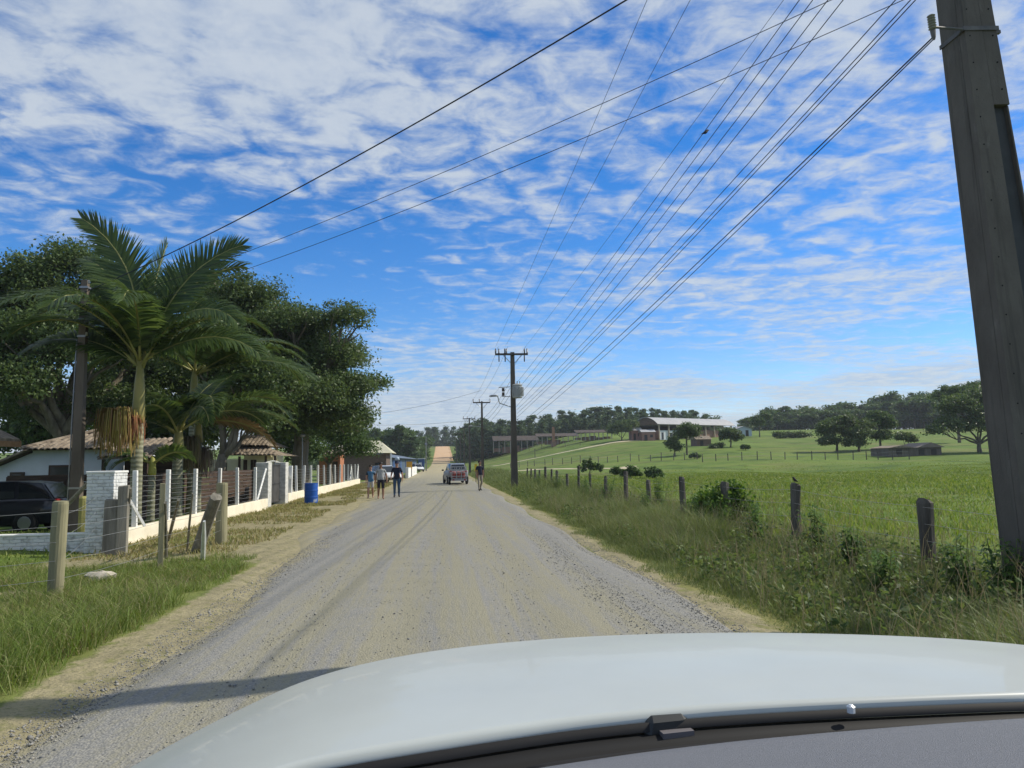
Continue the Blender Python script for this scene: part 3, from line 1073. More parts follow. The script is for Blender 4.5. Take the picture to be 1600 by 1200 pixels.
def pillar_and_wall():
    e = empty('brick_pillar', (0, 0, 0), 0, 'whitewashed brick pillar at the corner of the yard, with slanting timber props', 'pillar')
    e['kind'] = 'thing'
    x0 = at(139, 800, 15.9).x
    brick_block(e, x0, x0 + 0.53, 15.75, 16.38, 0.0, 1.60, seed=3)
    MB().box((x0 + 0.265, 16.065, 1.615), (0.57, 0.67, 0.05)).build('coping', m_white, e, bevel=0.012)
    a, b = at(104, 790, 17.0), at(140, 752, 16.5)
    MB().tube([a, b], [0.05, 0.045], 6).build('prop', m_oldwood, e)
    a, b = at(186, 752, 16.6), at(226, 822, 16.9)
    MB().tube([a, b], [0.035, 0.035], 4).build('prop', m_white, e)
    w = empty('low_brick_wall', (0, 0, 0), 0, 'low whitewashed brick wall left of the corner pillar', 'wall')
    w['kind'] = 'thing'
    brick_block(w, x0 - 5.2, x0 - 0.012, 15.95, 16.15, -0.05, 0.36, seed=4)
    MB().box((x0 - 2.6, 16.05, 0.375), (5.18, 0.24, 0.04)).build('coping', m_white, w, bevel=0.01)
    # square stump in front of the pillar
    s = at(184, 800, 15.45)
    st = empty('timber_stump', (s.x, s.y, 0), 0.25, 'thick dark timber stump with a notched top against the whitewashed pillar', 'stump')
    mb = MB()
    mb.box((0.10, 0, 0.66), (0.20, 0.22, 1.36), taper=0.96)
    mb.box((-0.12, 0.02, 0.53), (0.235, 0.2, 1.10), taper=0.97)
    mb.v = [(x + random.uniform(-.012, .012), y + random.uniform(-.012, .012), z + random.uniform(-.015, .015)) for x, y, z in mb.v]
    mb.build('timber', m_oldwood, st, bevel=0.012)
    # small yellowish post behind the wall
    o = empty('short_post', (0, 0, 0), 0, 'short mossy yellow-green post behind the low brick wall', 'post')
    p = at(130, 795, 17.6)
    wobbly([(p.x, p.y, 0.0), (p.x, p.y, 0.5), (p.x, p.y, 1.02), (p.x - .01, p.y, 1.07)], [0.09, 0.095, 0.10, 0.07], 9, 8, 0.01).build('post', mat('mossy_wood', (0.24, 0.23, 0.07), (0.34, 0.31, 0.12), scale=6, rough=0.95, bump=0.5), o)


pillar_and_wall()

FX = lambda y: -7.05 + 0.0065 * (y - 16)       # line of the white fence


def white_fence():
    e = empty('concrete_post_fence', (0, 0, 0), 0, 'wire fence of square white concrete posts on a low cream wall, before the gate', 'fence')
    # low wall up to the gate
    y0, y1 = 16.39, 30.35
    mb = MB()
    mb.prism([(FX(y0) - .09, y0, -0.1), (FX(y0) + .09, y0, -0.1), (FX(y0) + .09, y0, 0.34), (FX(y0) - .09, y0, 0.34)], (FX(y1) - FX(y0), y1 - y0, 0.04))
    mb.build('low_wall', m_cream, e, bevel=0.012)
    mpost = MB().box((0, 0, 0.62), (0.11, 0.11, 1.36), taper=0.9).mesh('post', m_white, bevel=0.008)
    ys = []
    for px in (243, 288, 326, 360, 386, 411):
        Y = 7.0 * FPX / (692 - px)
        ys.append(Y)
        o = link('post', mpost, e, (FX(Y), Y, 0.33))
        o.rotation_euler = (random.uniform(-.02, .02), random.uniform(-.03, .03), random.uniform(-.1, .1))
    for k in range(10):
        z = 0.44 + 0.118 * k
        wire_between('wire', [(FX(y) + 0.06, y, z) for y in [16.8] + ys + [30.3]], 0.0032, m_wire, e, 0.008, 2)
    mb = MB()
    mb.tube([(FX(29.3), 29.0, 0.38), (FX(30.2), 30.3, 1.55)], 0.045, 4)
    mb.build('brace', m_white, e)
    # gate
    g = empty('yard_gate', (0, 0, 0), 0, 'dark steel sheet gate between two rendered gate pillars', 'gate')
    mrend = mat('grey_white_render', (0.62, 0.61, 0.56), (0.40, 0.40, 0.36), scale=3.5, rough=0.95, bump=0.7, bscale=9, stretch=(1, 1, 3))
    for (a, b_) in ((30.4, 31.0), (33.6, 34.2)):
        x = FX(a)
        MB().box((x - 0.17, (a + b_) / 2, 0.88), (0.5, b_ - a, 1.86)).build('gate_pillar', mrend, g, bevel=0.015)
    x = FX(32) - 0.18
    msheet = mat('dark_gate_steel', (0.05, 0.05, 0.048), (0.085, 0.08, 0.072), scale=3, rough=0.6, metallic=0.2)
    for i in range(2):
        leaf = MB()
        yc = 31.68 + 1.30 * i
        leaf.box((x, yc, 0.92), (0.03, 1.26, 1.62))
        for z in (0.16, 0.92, 1.70):
            leaf.box((x + 0.03, yc, z), (0.04, 1.24, 0.05))
        lf = leaf.build('gate_leaf', msheet, g)
        if i == 0:
            MB().box((x + 0.035, yc - 0.2, 1.45), (0.02, 0.18, 0.24)).build('number_plate', m_white, lf)
    arch = [(x, 31.0 + 2.6 * t, 1.80 + 0.07 * math.sin(math.pi * t)) for t in [i / 8 for i in range(9)]]
    MB().tube(arch, 0.018, 5).build('lintel_bar', m_white, g)
    # fence beyond the gate
    e2 = empty('concrete_post_fence', (0, 0, 0), 0, 'longer run of white concrete fence posts on a cream wall, beyond the blue barrel', 'fence')
    y0, y1 = 34.21, 62.0
    mb = MB()
    mb.prism([(FX(y0) - .09, y0, -0.1), (FX(y0) + .09, y0, -0.1), (FX(y0) + .09, y0, 0.42), (FX(y0) - .09, y0, 0.42)], (FX(y1) - FX(y0), y1 - y0, 0.03))
    mb.build('low_wall', m_cream, e2, bevel=0.012)
    ys = [34.9, 36.4, 38.2, 40.2, 42.3, 44.5, 46.7, 48.8, 50.9, 53.0, 55.0, 57.0, 59.2, 61.4]
    for i, Y in enumerate(ys):
        o = link('post', mpost, e2, (FX(Y), Y, 0.35))
        o.rotation_euler = (random.uniform(-.025, .025), random.uniform(-.03, .03), random.uniform(-.1, .1))
        if i == 0:
            o.scale = (1.7, 1.4, 1)
    for k in range(8):
        z = 0.52 + 0.135 * k
        wire_between('wire', [(FX(y) + 0.06, y, z) for y in ys], 0.0042, m_wire, e2, 0.008, 2)
    for (ya, yb) in ((35.6, 34.3), (56.0, 57.0), (58.2, 57.0), (60.4, 61.4)):
        MB().tube([(FX(ya), ya, 0.4), (FX(yb), yb, 1.5)], 0.045, 4).build('brace', m_white, e2)
    # inner rail fence in the yard
    r = empty('yard_rail_fence', (0, 0, 0), 0, 'low rail fence with pale diagonal braces inside the yard', 'fence')
    for y in (38.5, 41.5, 44.5, 47.5):
        MB().box((-9.4, y, 0.7), (0.11, 0.11, 1.4)).build('post', m_white, r, bevel=0.008)
    MB().box((-9.4, 43, 0.52), (0.06, 9.2, 0.12)).build('rail', m_cream, r)
    for a, b_ in ((38.6, 41.4), (44.4, 41.6)):
        MB().tube([(-9.34, a, 0.35), (-9.34, b_, 1.3)], 0.05, 4).build('brace', m_white, r)
    # blue barrel
    p = gp(486, 787)
    b = empty('barrel', (p.x, p.y, float(gzi(p.x, p.y))), 0, 'blue plastic drum with a pale scuffed patch by the fence', 'barrel')
    mblue = mat('blue_drum_plastic', (0.012, 0.075, 0.33), (0.02, 0.10, 0.40), scale=4, rough=0.42)
    prof = [(0.27, 0), (0.285, 0.02), (0.285, 0.26), (0.298, 0.275), (0.298, 0.30), (0.285, 0.315), (0.285, 0.55), (0.298, 0.565), (0.298, 0.59), (0.285, 0.605), (0.283, 0.82), (0.27, 0.86)]
    MB().lathe(prof, n=28).build('body', mblue, b, smooth=False)
    MB().lathe([(0.24, 0.86), (0.292, 0.862), (0.292, 0.895), (0.24, 0.897)], n=28).build('rim', mblue, b)
    mb = MB()
    for k in range(5):
        a0, a1 = -1.05 + 0.12 * k, -1.05 + 0.12 * (k + 1)
        h0, h1 = 0.06 + 0.012 * k, 0.21 + 0.02 * math.sin(k * 2)
        mb.poly([(0.2885 * math.cos(a0), 0.2885 * math.sin(a0), h0), (0.2885 * math.cos(a1), 0.2885 * math.sin(a1), h0), (0.2885 * math.cos(a1), 0.2885 * math.sin(a1), h1), (0.2885 * math.cos(a0), 0.2885 * math.sin(a0), h1)])
    mb.build('scuffed_patch', mat('worn_pale_paint', (0.45, 0.47, 0.46), (0.10, 0.16, 0.34), scale=12, rough=0.8), b)


white_fence()

# ------------------------------------------------------------------ houses on the left
m_tile = mat('clay_tile', (0.125, 0.098, 0.072), (0.30, 0.245, 0.18), scale=4.5, rough=0.95, bump=0.3, bscale=30, world_space=True)
m_housewhite = mat('white_house_paint', (0.68, 0.71, 0.72), (0.60, 0.62, 0.62), scale=1.2, rough=0.9)
m_housecream = mat('cream_house_paint', (0.74, 0.68, 0.47), (0.64, 0.58, 0.38), scale=1.4, rough=0.9)
m_darkbrown = mat('dark_brown_boards', (0.042, 0.027, 0.018), (0.085, 0.052, 0.034), scale=3, stretch=(1, 1, 4), rough=0.8, bump=0.3)
m_glassdark = mat('dark_window_glass', (0.02, 0.024, 0.028), rough=0.12, spec=0.5)
m_roofwood = mat('brown_fascia', (0.24, 0.13, 0.06), (0.32, 0.19, 0.10), scale=5, rough=0.8)


def tile_shape(w, l, r):
    """one barrel tile: an arched shell running along y, lower end at y=0"""
    mb = MB()
    n = 6
    vs = []
    for (y, k) in ((0, 1.0), (l, 0.86)):
        for ro in (r, r - 0.016):
            for i in range(n + 1):
                a = math.pi * i / n
                vs.append((math.cos(a) * ro * k * w / (2 * r), y, math.sin(a) * ro * 0.75))
    m = n + 1
    fs = []
    for i in range(n):
        fs += [(i, i + 1, 2 * m + i + 1, 2 * m + i), (m + i + 1, m + i, 3 * m + i, 3 * m + i + 1), (i, m + i, m + i + 1, i + 1)]
    mb.add(vs, fs)
    return mb.mesh('tile', m_tile)


TILE = tile_shape(0.21, 0.46, 0.10)


def tiled_plane(parent, eave_l, eave_r, ridge_l, ridge_r, dx=0.2, dy=0.37, seed=0, joined=False):
    """separate barrel tiles over a roof plane (quad, may narrow to a ridge)"""
    r = random.Random(seed)
    A, B, Cc, D = Vector(eave_l), Vector(eave_r), Vector(ridge_l), Vector(ridge_r)
    ux = (B - A).normalized()
    nrm = ux.cross(Cc - A).normalized()
    if nrm.z < 0:
        nrm = -nrm
    uy = nrm.cross(ux).normalized()
    if uy.dot(Cc - A) < 0:
        uy = -uy
    W = (B - A).length
    H = (Cc - A).dot(uy)
    xl, xr = (Cc - A).dot(ux), (D - A).dot(ux)
    j = 0
    y = -0.05
    jm = None
    if joined:
        jm = MB()
    while y < H - 0.1:
        t = max(0, min(1, (y + 0.2) / H))
        x0, x1 = xl * t, W + (xr - W) * t
        x = dx / 2
        while x < W:
            if x0 + 0.04 < x < x1 - 0.04:
                p = A + ux * (x + r.uniform(-.012, .012)) + uy * (y + r.uniform(-.02, .02)) + nrm * (0.012 + r.uniform(0, .012))
                M = Matrix((ux, uy, nrm)).transposed().to_4x4()
                M.translation = p
                if joined:
                    jm.add([M @ v.co for v in TILE.vertices], [tuple(q.vertices) for q in TILE.polygons])
                else:
                    o = link('tile', TILE, parent)
                    o.matrix_local = M
            x += dx
        y += dy
        j += 1
    if joined:
        o = link('tiles', jm.mesh('tiles', m_tile), parent)
        o['kind'] = 'stuff'


def houses():
    # 1 whitewashed house at the frame edge
    h = empty('white_house', (0, 0, 0), 0, 'sunlit cream house side with brown eaves at the extreme left edge', 'house')
    MB().box((-14.3, 15.6, 1.2), (6.0, 7.2, 2.7)).build('wall', mat('sunlit_house_paint', (0.70, 0.70, 0.55), (0.62, 0.61, 0.47), scale=1.5, rough=0.9), h)
    rf = MB()
    rf.prism([(-10.62, 11.6, 2.36), (-10.62, 19.75, 2.36), (-14.3, 19.75, 4.25), (-14.3, 11.6, 4.25)], (0.02, 0, 0.10))
    rf.prism([(-17.98, 11.6, 2.36), (-17.98, 19.75, 2.36), (-14.302, 19.75, 4.25), (-14.302, 11.6, 4.25)], (0, 0, 0.10))
    ro = rf.build('roof', m_tile, h)
    fb = MB()
    fb.box((-10.60, 15.7, 2.33), (0.03, 8.2, 0.14))
    fb.prism([(-10.60, 19.77, 2.27), (-10.60, 19.77, 2.42), (-14.3, 19.77, 4.32), (-14.3, 19.77, 4.17)], (0, 0.03, 0))
    fb.build('fascia', m_roofwood, ro)
    d = MB().box((-11.29, 18.2, 1.0), (0.05, 0.9, 2.1)).build('door', m_darkbrown, h)
    MB().box((-11.25, 18.5, 1.0), (0.04, 0.03, 0.12)).build('handle', m_wire, d)
    # 2 white house with the clay roof
    Y = 27.0
    xl, xr = at(48, 720, Y).x, at(162, 720, Y).x
    h = empty('tiled_house', (0, 0, 0), 0, 'white house with a hipped clay tile roof behind the utility pole', 'house')
    zE, zR = 2.36, 3.02
    w = MB()
    w.box(((xl + xr) / 2, Y + 2.6, 1.1), (xr - xl, 5.0, 2.5))
    w.prism([(xl - 1.15, Y + 0.12, 0), (xl + 0.05, Y + 0.12, 0), (xl + 0.05, Y + 0.12, 2.3), (xl - 1.15, Y + 0.12, 1.78)], (0, 4.6, 0))
    w.build('wall', m_housewhite, h)
    for (pa, pb, ya, yb, nm) in ((75, 111, 727, 752, 'window'), (14, 34, 738, 775, 'window')):
        a, b = at(pa, ya, Y), at(pb, yb, Y)
        f = MB().box(((a.x + b.x) / 2, Y + 0.09, (a.z + b.z) / 2), (abs(b.x - a.x), 0.08, abs(a.z - b.z))).build('window', m_darkbrown, h)
        MB().box(((a.x + b.x) / 2, Y + 0.045, (a.z + b.z) / 2), (abs(b.x - a.x) - 0.14, 0.02, abs(a.z - b.z) - 0.14)).build('pane', m_glassdark, f)
    eL, eR = (xl - 0.15, Y - 0.35, zE - 0.02), (xr + 0.12, Y - 0.35, zE - 0.02)
    rL, rR = (xr - 1.05, Y + 1.9, zR), (xr - 0.45, Y + 1.9, zR)
    bL, bR = (xl - 0.15, Y + 5.3, zE), (xr + 0.12, Y + 5.3, zE)
    rm = MB()
    rm.add([eL, eR, rL, rR, bL, bR], [(0, 1, 3, 2), (1, 5, 3), (4, 2, 3, 5), (0, 2, 4), (0, 4, 5, 1)])
    ro = rm.build('roof', m_tile, h)
    tiled_plane(ro, eL, eR, rL, rR, seed=2)
    tiled_plane(ro, eR, bR, rR, rR, seed=3, joined=True)
    lean = [(xl - 1.45, Y - 0.25, 1.70), (xl + 0.1, Y - 0.25, 2.40), (xl + 0.1, Y + 4.8, 2.40), (xl - 1.45, Y + 4.8, 1.70)]
    rl = MB().prism(lean, (0, 0, 0.07)).build('lean_to_roof', m_tile, h)
    hip = MB().tube([Vector(eR) + Vector((0, 0, 0.08)), Vector(rR) + Vector((0, 0, 0.1))], 0.07, 6)
    hip.tube([Vector(eL) + Vector((0, 0, 0.08)), Vector(rL) + Vector((0, 0, 0.1))], 0.07, 6)
    hip.build('hip_tiles', m_tile, ro)
    # porch on its right
    px = MB()
    a, b = (xr + 0.05, Y - 0.6, 1.98), (xr + 1.75, Y - 0.6, 2.02)
    c, d_ = (xr + 0.05, Y + 1.6, 2.55), (xr + 1.75, Y + 1.6, 2.58)
    px.prism([a, b, d_, c], (0, 0, 0.05))
    pr = px.build('porch_roof', m_tile, h)
    tiled_plane(pr, (a[0], a[1], a[2] + .05), (b[0], b[1], b[2] + .05), (c[0], c[1], c[2] + .05), (d_[0], d_[1], d_[2] + .05), seed=5)
    MB().box((xr + 0.9, Y + 1.62, 1.0), (1.7, 0.08, 2.2)).build('porch_wall', m_darkbrown, h)
    for x in (xr + 0.2, xr + 1.6):
        MB().box((x, Y - 0.45, 1.0), (0.1, 0.1, 2.0)).build('porch_post', m_darkbrown, h)
    # 3 cream house
    Y = 38.0
    h = empty('cream_house', (0, 0, 0), 0, 'cream house with a two-tier clay tile roof half hidden under the big tree', 'house')
    xa, xb, xc = at(325, 720, Y).x, at(378, 720, Y).x, at(412, 720, Y).x
    xd = at(439, 720, Y).x
    w = MB()
    w.box(((xa + xb) / 2, Y + 3.0, 1.0), (xb - xa, 5.5, 2.05))
    w.box(((xb + xc) / 2 + .02, Y + 2.4, 1.1), (xc - xb, 4.2, 2.25))
    w.build('wall', m_housecream, h)
    for (pa, pb) in ((379.5, 386), (392, 395.5), (396.5, 400.5)):
        a, b = at(pa, 718, Y + 0.3), at(pb, 742, Y + 0.3)
        MB().box(((a.x + b.x) / 2, Y + 0.29, 0.98), (b.x - a.x, 0.06, 2.0)).build('door', m_darkbrown, h)
    a, b = at(340, 723, Y), at(352, 733, Y)
    MB().box(((a.x + b.x) / 2, Y + 0.23, 1.55), (b.x - a.x, 0.06, 0.6)).build('window', m_glassdark, h)
    eL, eR = (xb - 0.6, Y - 0.8, 2.20), (xd + 0.1, Y - 0.8, 2.16)
    tL, tR = (xb - 0.35, Y + 0.35, 2.56), (xc + 0.1, Y + 0.35, 2.56)
    rm = MB().add([eL, eR, tL, tR, (xd + .1, Y + 4.5, 2.16)], [(0, 1, 3, 2), (1, 4, 3)])
    ro = rm.build('porch_roof', m_tile, h)
    tiled_plane(ro, eL, eR, tL, tR, seed=8, joined=True)
    uL, uR = (xb - 0.55, Y + 0.1, 2.68), (xc + 0.35, Y + 0.1, 2.64)
    vL, vR = (xb - 0.3, Y + 1.7, 3.22), (xc - 0.5, Y + 1.7, 3.22)
    rm = MB().add([uL, uR, vL, vR, (xc + .35, Y + 4.5, 2.64), (xb - .55, Y + 4.5, 2.68)], [(0, 1, 3, 2), (1, 4, 3), (0, 2, 5), (2, 3, 4, 5), (0, 5, 4, 1)])
    ro = rm.build('roof', m_tile, h)
    tiled_plane(ro, uL, uR, vL, vR, seed=9, joined=True)
    for x in (xb + 0.05, xc + 0.25, xd - 0.15):
        MB().box((x, Y - 0.65, 1.05), (0.1, 0.1, 2.2)).build('porch_post', m_darkbrown, h)
    # board fences
    f = empty('board_fence', (0, 0, 0), 0, 'dark brown board fence between the palms and the cream house', 'fence')
    pa, pb = Vector((-9.05, 21.0, 0)), Vector((-8.35, 36.6, 0))
    nsec = 7
    for i in range(nsec):
        a, b = pa.lerp(pb, i / nsec), pa.lerp(pb, (i + 1) / nsec)
        ang = math.atan2(b.y - a.y, b.x - a.x)
        MB().box((a.x, a.y, 0.72), (0.1, 0.1, 1.5)).build('post', m_darkbrown, f)
        for k in range(6):
            c = a.lerp(b, 0.5)
            MB().box((c.x - 0.05, c.y, 0.22 + 0.235 * k), ((b - a).length - 0.02, 0.03, 0.215), rz=ang).build('board', m_darkbrown, f)
    f = empty('board_fence', (0, 0, 0), 0, 'dark brown horizontal board fence behind the dark parked car', 'fence')
    xa, xb = at(12, 740, 24.5).x, at(146, 740, 24.5).x
    for i in range(4):
        x = xa + (xb - xa) * i / 3
        MB().box((x, 24.56, 0.72), (0.1, 0.08, 1.5)).build('post', m_darkbrown, f)
    for k in range(6):
        MB().box(((xa + xb) / 2, 24.5, 0.20 + 0.24 * k), (xb - xa, 0.03, 0.22)).build('board', m_darkbrown, f)
    # 4 house with the pale hip roof further down the road
    Y = 76.0
    xr = at(606.5, 715, Y).x
    h = empty('brick_house', (0, 0, 0), 0, 'dark brick house with a pale hipped sheet roof beside the road', 'house')
    MB().box((xr - 2.9, Y + 3, 1.25), (5.4, 6.0, 2.75)).build('wall', mat('dark_brick_wall', (0.10, 0.075, 0.06), (0.16, 0.12, 0.10), scale=3, stretch=(1, 1, 4), rough=0.95), h)
    eL, eR = (xr - 6.2, Y - 0.5, 2.72), (xr + 0.45, Y - 0.5, 2.72)
    vL, vR = (xr - 4.5, Y + 2.7, 4.05), (xr - 1.05, Y + 2.7, 4.05)
    MB().add([eL, eR, vL, vR, (xr + .45, Y + 6.3, 2.72), (xr - 6.2, Y + 6.3, 2.72)], [(0, 1, 3, 2), (1, 4, 3), (0, 2, 5), (2, 3, 4, 5), (0, 5, 4, 1)]).build('roof', mat('pale_sheet_roof', (0.52, 0.50, 0.36), (0.42, 0.40, 0.30), scale=1.5, rough=0.8), h)
    MB().box((xr + 0.3, Y - 0.35, 1.35), (0.14, 0.14, 2.7)).build('porch_post', m_housewhite, h)
    a = MB().box((xr - 0.9, Y - 0.03, 1.2), (0.8, 0.06, 1.1)).build('window', m_glassdark, h)
    # orange brick outhouse behind the shrubs
    p = at(515, 730, 62)
    h = empty('orange_outhouse', (p.x, p.y, 0), 0, 'small orange brick outhouse glimpsed between the shrubs', 'house')
    MB().box((0, 1.2, 1.2), (1.7, 2.4, 2.5)).build('wall', mat('orange_brick', (0.34, 0.13, 0.06), (0.42, 0.19, 0.10), scale=6, rough=0.95, stretch=(1, 1, 3)), h)
    MB().prism([(-1.1, -0.3, 2.46), (1.1, -0.3, 2.46), (1.1, 2.7, 2.85), (-1.1, 2.7, 2.85)], (0, 0, 0.08)).build('roof', m_tile, h)
    MB().box((0.3, -0.02, 0.95), (0.7, 0.06, 1.9)).build('door', m_darkbrown, h)
    # blue shed
    a, b = at(609, 726, 98), at(651, 726, 160)
    d = Vector((b.x - a.x, b.y - a.y, 0))
    h = empty('blue_shed', (a.x, a.y, 0), math.atan2(d.y, d.x), 'long low blue-grey metal shed beside the far road', 'shed')
    Lg = d.length
    mblue = mat('blue_sheet_metal', (0.055, 0.085, 0.13), (0.075, 0.11, 0.16), scale=2, rough=0.6)
    MB().box((Lg / 2, 4.0, 1.15), (Lg, 8.0, 2.4)).build('wall', mblue, h)
    MB().prism([(-0.4, -0.6, 2.38), (-0.4, 8.6, 2.38), (-0.4, 4, 3.3)], (Lg + 0.8, 0, 0)).build('roof', mat('blue_grey_roof', (0.10, 0.125, 0.16), (0.14, 0.165, 0.20), scale=1, rough=0.5), h)
    for k in range(5):
        MB().box((6 + k * 12, -0.03, 1.1), (3.2, 0.08, 2.1)).build('door', mat('bright_blue_door', (0.04, 0.09, 0.22), rough=0.5), h)
    p, q = at(653.5, 733, 165), at(663, 733, 165)
    h = empty('blue_kiosk', ((p.x + q.x) / 2, 165, 0), 0, 'small square blue kiosk at the far end of the blue shed', 'kiosk')
    MB().box((0, 1.2, 1.2), (q.x - p.x, 2.4, 2.5)).build('wall', mat('kiosk_blue', (0.03, 0.075, 0.20), (0.045, 0.10, 0.25), scale=2, rough=0.6), h)
    MB().box((0, 1.2, 2.52), (q.x - p.x + 0.3, 2.8, 0.14)).build('roof', m_housewhite, h)
    MB().box((-0.2, -0.02, 1.3), (0.6, 0.06, 0.8)).build('window', m_housewhite, h)
    # white garden wall further on
    a, b = at(636, 742, 84), at(650, 737, 112)
    d = Vector((b.x - a.x, b.y - a.y, 0))
    h = empty('white_garden_wall', (a.x, a.y, 0), math.atan2(d.y, d.x), 'white rendered garden wall with an end pier, past the walking people', 'wall')
    h['kind'] = 'thing'
    MB().box((d.length / 2, 0, 0.5), (d.length, 0.25, 1.2)).build('wall', m_white, h, bevel=0.03)
    MB().box((0.0, 0, 0.52), (0.32, 0.34, 1.3)).build('end_pier', m_white, h, bevel=0.03)
    # orange-yellow board
    p = at(639.5, 735, 92)
    h = empty('board_sign', (p.x, p.y, 0), 0, 'orange-yellow board on dark posts beside the white garden wall', 'sign')
    for x in (-0.28, 0.28):
        MB().box((x, 0, 0.9), (0.09, 0.09, 1.95)).build('post', m_darkwood, h)
    MB().box((0, -0.07, 1.35), (0.72, 0.04, 0.95)).build('panel', mat('orange_sign_paint', (0.52, 0.24, 0.02), (0.60, 0.34, 0.05), scale=5, rough=0.6), h)


houses()

# ------------------------------------------------------------------ palms
m_palmtrunk, _t, _b = emptymat('palm_trunk_ringed')
_g = N(_t, 'ShaderNodeTexCoord')
_w = N(_t, 'ShaderNodeTexWave', bands_direction='Z')
setin(_w, Scale=2.6, Distortion=1.2, Detail=3.0, Detail_Scale=2.0)
_t.links.new(_g.outputs['Object'], _w.inputs['Vector'])
_n = N(_t, 'ShaderNodeTexNoise')
setin(_n, Scale=5.0, Detail=5.0)
_t.links.new(_g.outputs['Object'], _n.inputs['Vector'])
_mm = N(_t, 'ShaderNodeMath', operation='MULTIPLY')
_t.links.new(_w.outputs['Fac'], _mm.inputs[0])
_t.links.new(_n.outputs[0], _mm.inputs[1])
_mx = N(_t, 'ShaderNodeMix', data_type='RGBA')
_mx.inputs['A'].default_value = (0.13, 0.13, 0.075, 1)
_mx.inputs['B'].default_value = (0.36, 0.36, 0.25, 1)
_t.links.new(_mm.outputs[0], _mx.inputs['Factor'])
_t.links.new(_mx.outputs['Result'], _b.inputs['Base Color'])
_b.inputs['Roughness'].default_value = 0.9
_bp = N(_t, 'ShaderNodeBump')
setin(_bp, Strength=0.5, Distance=0.02)
_t.links.new(_w.outputs['Fac'], _bp.inputs['Height'])
_t.links.new(_bp.outputs[0], _b.inputs['Normal'])
m_shaft = mat('palm_crownshaft', (0.19, 0.19, 0.05), (0.27, 0.23, 0.075), scale=3, stretch=(1, 1, 0.3), rough=0.5)
m_shaft_y = mat('palm_stem_yellow', (0.30, 0.29, 0.045), (0.24, 0.25, 0.06), scale=3, stretch=(1, 1, 0.4), rough=0.6)
m_frond = leafmat('palm_leaflet', [(0.036, 0.07, 0.024), (0.062, 0.108, 0.032), (0.105, 0.155, 0.042)], trans=0.45, rough=0.4, spec=0.4)
m_frond_dry = leafmat('palm_leaflet_dry', [(0.15, 0.105, 0.05), (0.22, 0.16, 0.08), (0.12, 0.10, 0.04)], trans=0.2, rough=0.7)
m_rachis = mat('palm_rachis', (0.20, 0.21, 0.06), (0.27, 0.26, 0.09), scale=3, rough=0.5)


def frond(parent, base, az, el, length, bend, lmax, seed, mleaf=None, n=64, hang=0.5, width=0.056, twist=None):
    r = np.random.default_rng(seed)
    S = 40
    ts = np.linspace(0, 1, S)
    els = R_(el) - R_(bend) * ts ** 1.6
    azs = R_(az) + R_(r.uniform(-12, 12)) * ts
    T = np.stack([np.cos(els) * np.cos(azs), np.cos(els) * np.sin(azs), np.sin(els)], 1)
    P = np.array(base, float) + np.concatenate([[[0, 0, 0]], np.cumsum(T[:-1] * length / (S - 1), 0)])
    t = np.linspace(0.10, 0.995, n)
    p = np.stack([np.interp(t, ts, P[:, i]) for i in range(3)], 1)
    tt = unit(np.stack([np.interp(t, ts, T[:, i]) for i in range(3)], 1))
    up = np.array([0, 0, 1.0])
    side0 = unit(np.cross(tt, up + 0.001))
    twist = R_(r.uniform(-40, 40) if twist is None else twist)
    nrm0 = np.cross(side0, tt)
    V, F = [], []
    o = 0
    for sgn in (-1, 1):
        side = side0 * math.cos(twist) + nrm0 * math.sin(twist)
        nrm = np.cross(side, tt)
        phi = np.interp(t, [0, 0.5, 1], [72, 58, 28]) + r.normal(size=n) * 4
        ph = np.radians(phi)[:, None]
        L = lmax * np.interp(t, [0.1, 0.25, 0.6, 0.9, 1.0], [0.55, 0.92, 1.0, 0.62, 0.35]) * r.uniform(0.88, 1.08, n)
        D = unit(tt * np.cos(ph) + sgn * side * np.sin(ph) + nrm * 0.22 * r.uniform(0.5, 1.4, n)[:, None])
        q = p
        w = unit(np.cross(D, nrm)) * (width * np.interp(t, [0, 0.3, 1], [0.8, 1.0, 0.6]))[:, None] * 0.5
        g = np.array([0, 0, -1.0])
        pts = [q]
        d = D.copy()
        for k in range(3):
            pts.append(pts[-1] + d * (L / 3)[:, None])
            d = unit(d + g * hang * r.uniform(0.6, 1.3, n)[:, None] * (0.35 + 0.35 * k))
        ws = [0.7, 1.0, 0.8, 0.12]
        ring = np.stack([x for k in range(4) for x in (pts[k] - w * ws[k], pts[k] + w * ws[k])], 1)
        V.append(ring.reshape(-1, 3))
        i0 = o + np.arange(n) * 8
        for k in range(3):
            F.append(np.stack([i0 + 2 * k, i0 + 2 * k + 1, i0 + 2 * k + 3, i0 + 2 * k + 2], 1))
        o += n * 8
    me = np_mesh('frond', np.concatenate(V), np.concatenate(F), mleaf or m_frond)
    f = link('frond', me, parent)
    mb = MB()
    idx = list(range(0, S, 4)) + [S - 1]
    mb.tube([P[i] for i in idx], [0.035 * (1 - 0.85 * i / S) + 0.004 for i in idx], 6)
    mb.build('rachis', m_rachis, f, smooth=True)
    return f


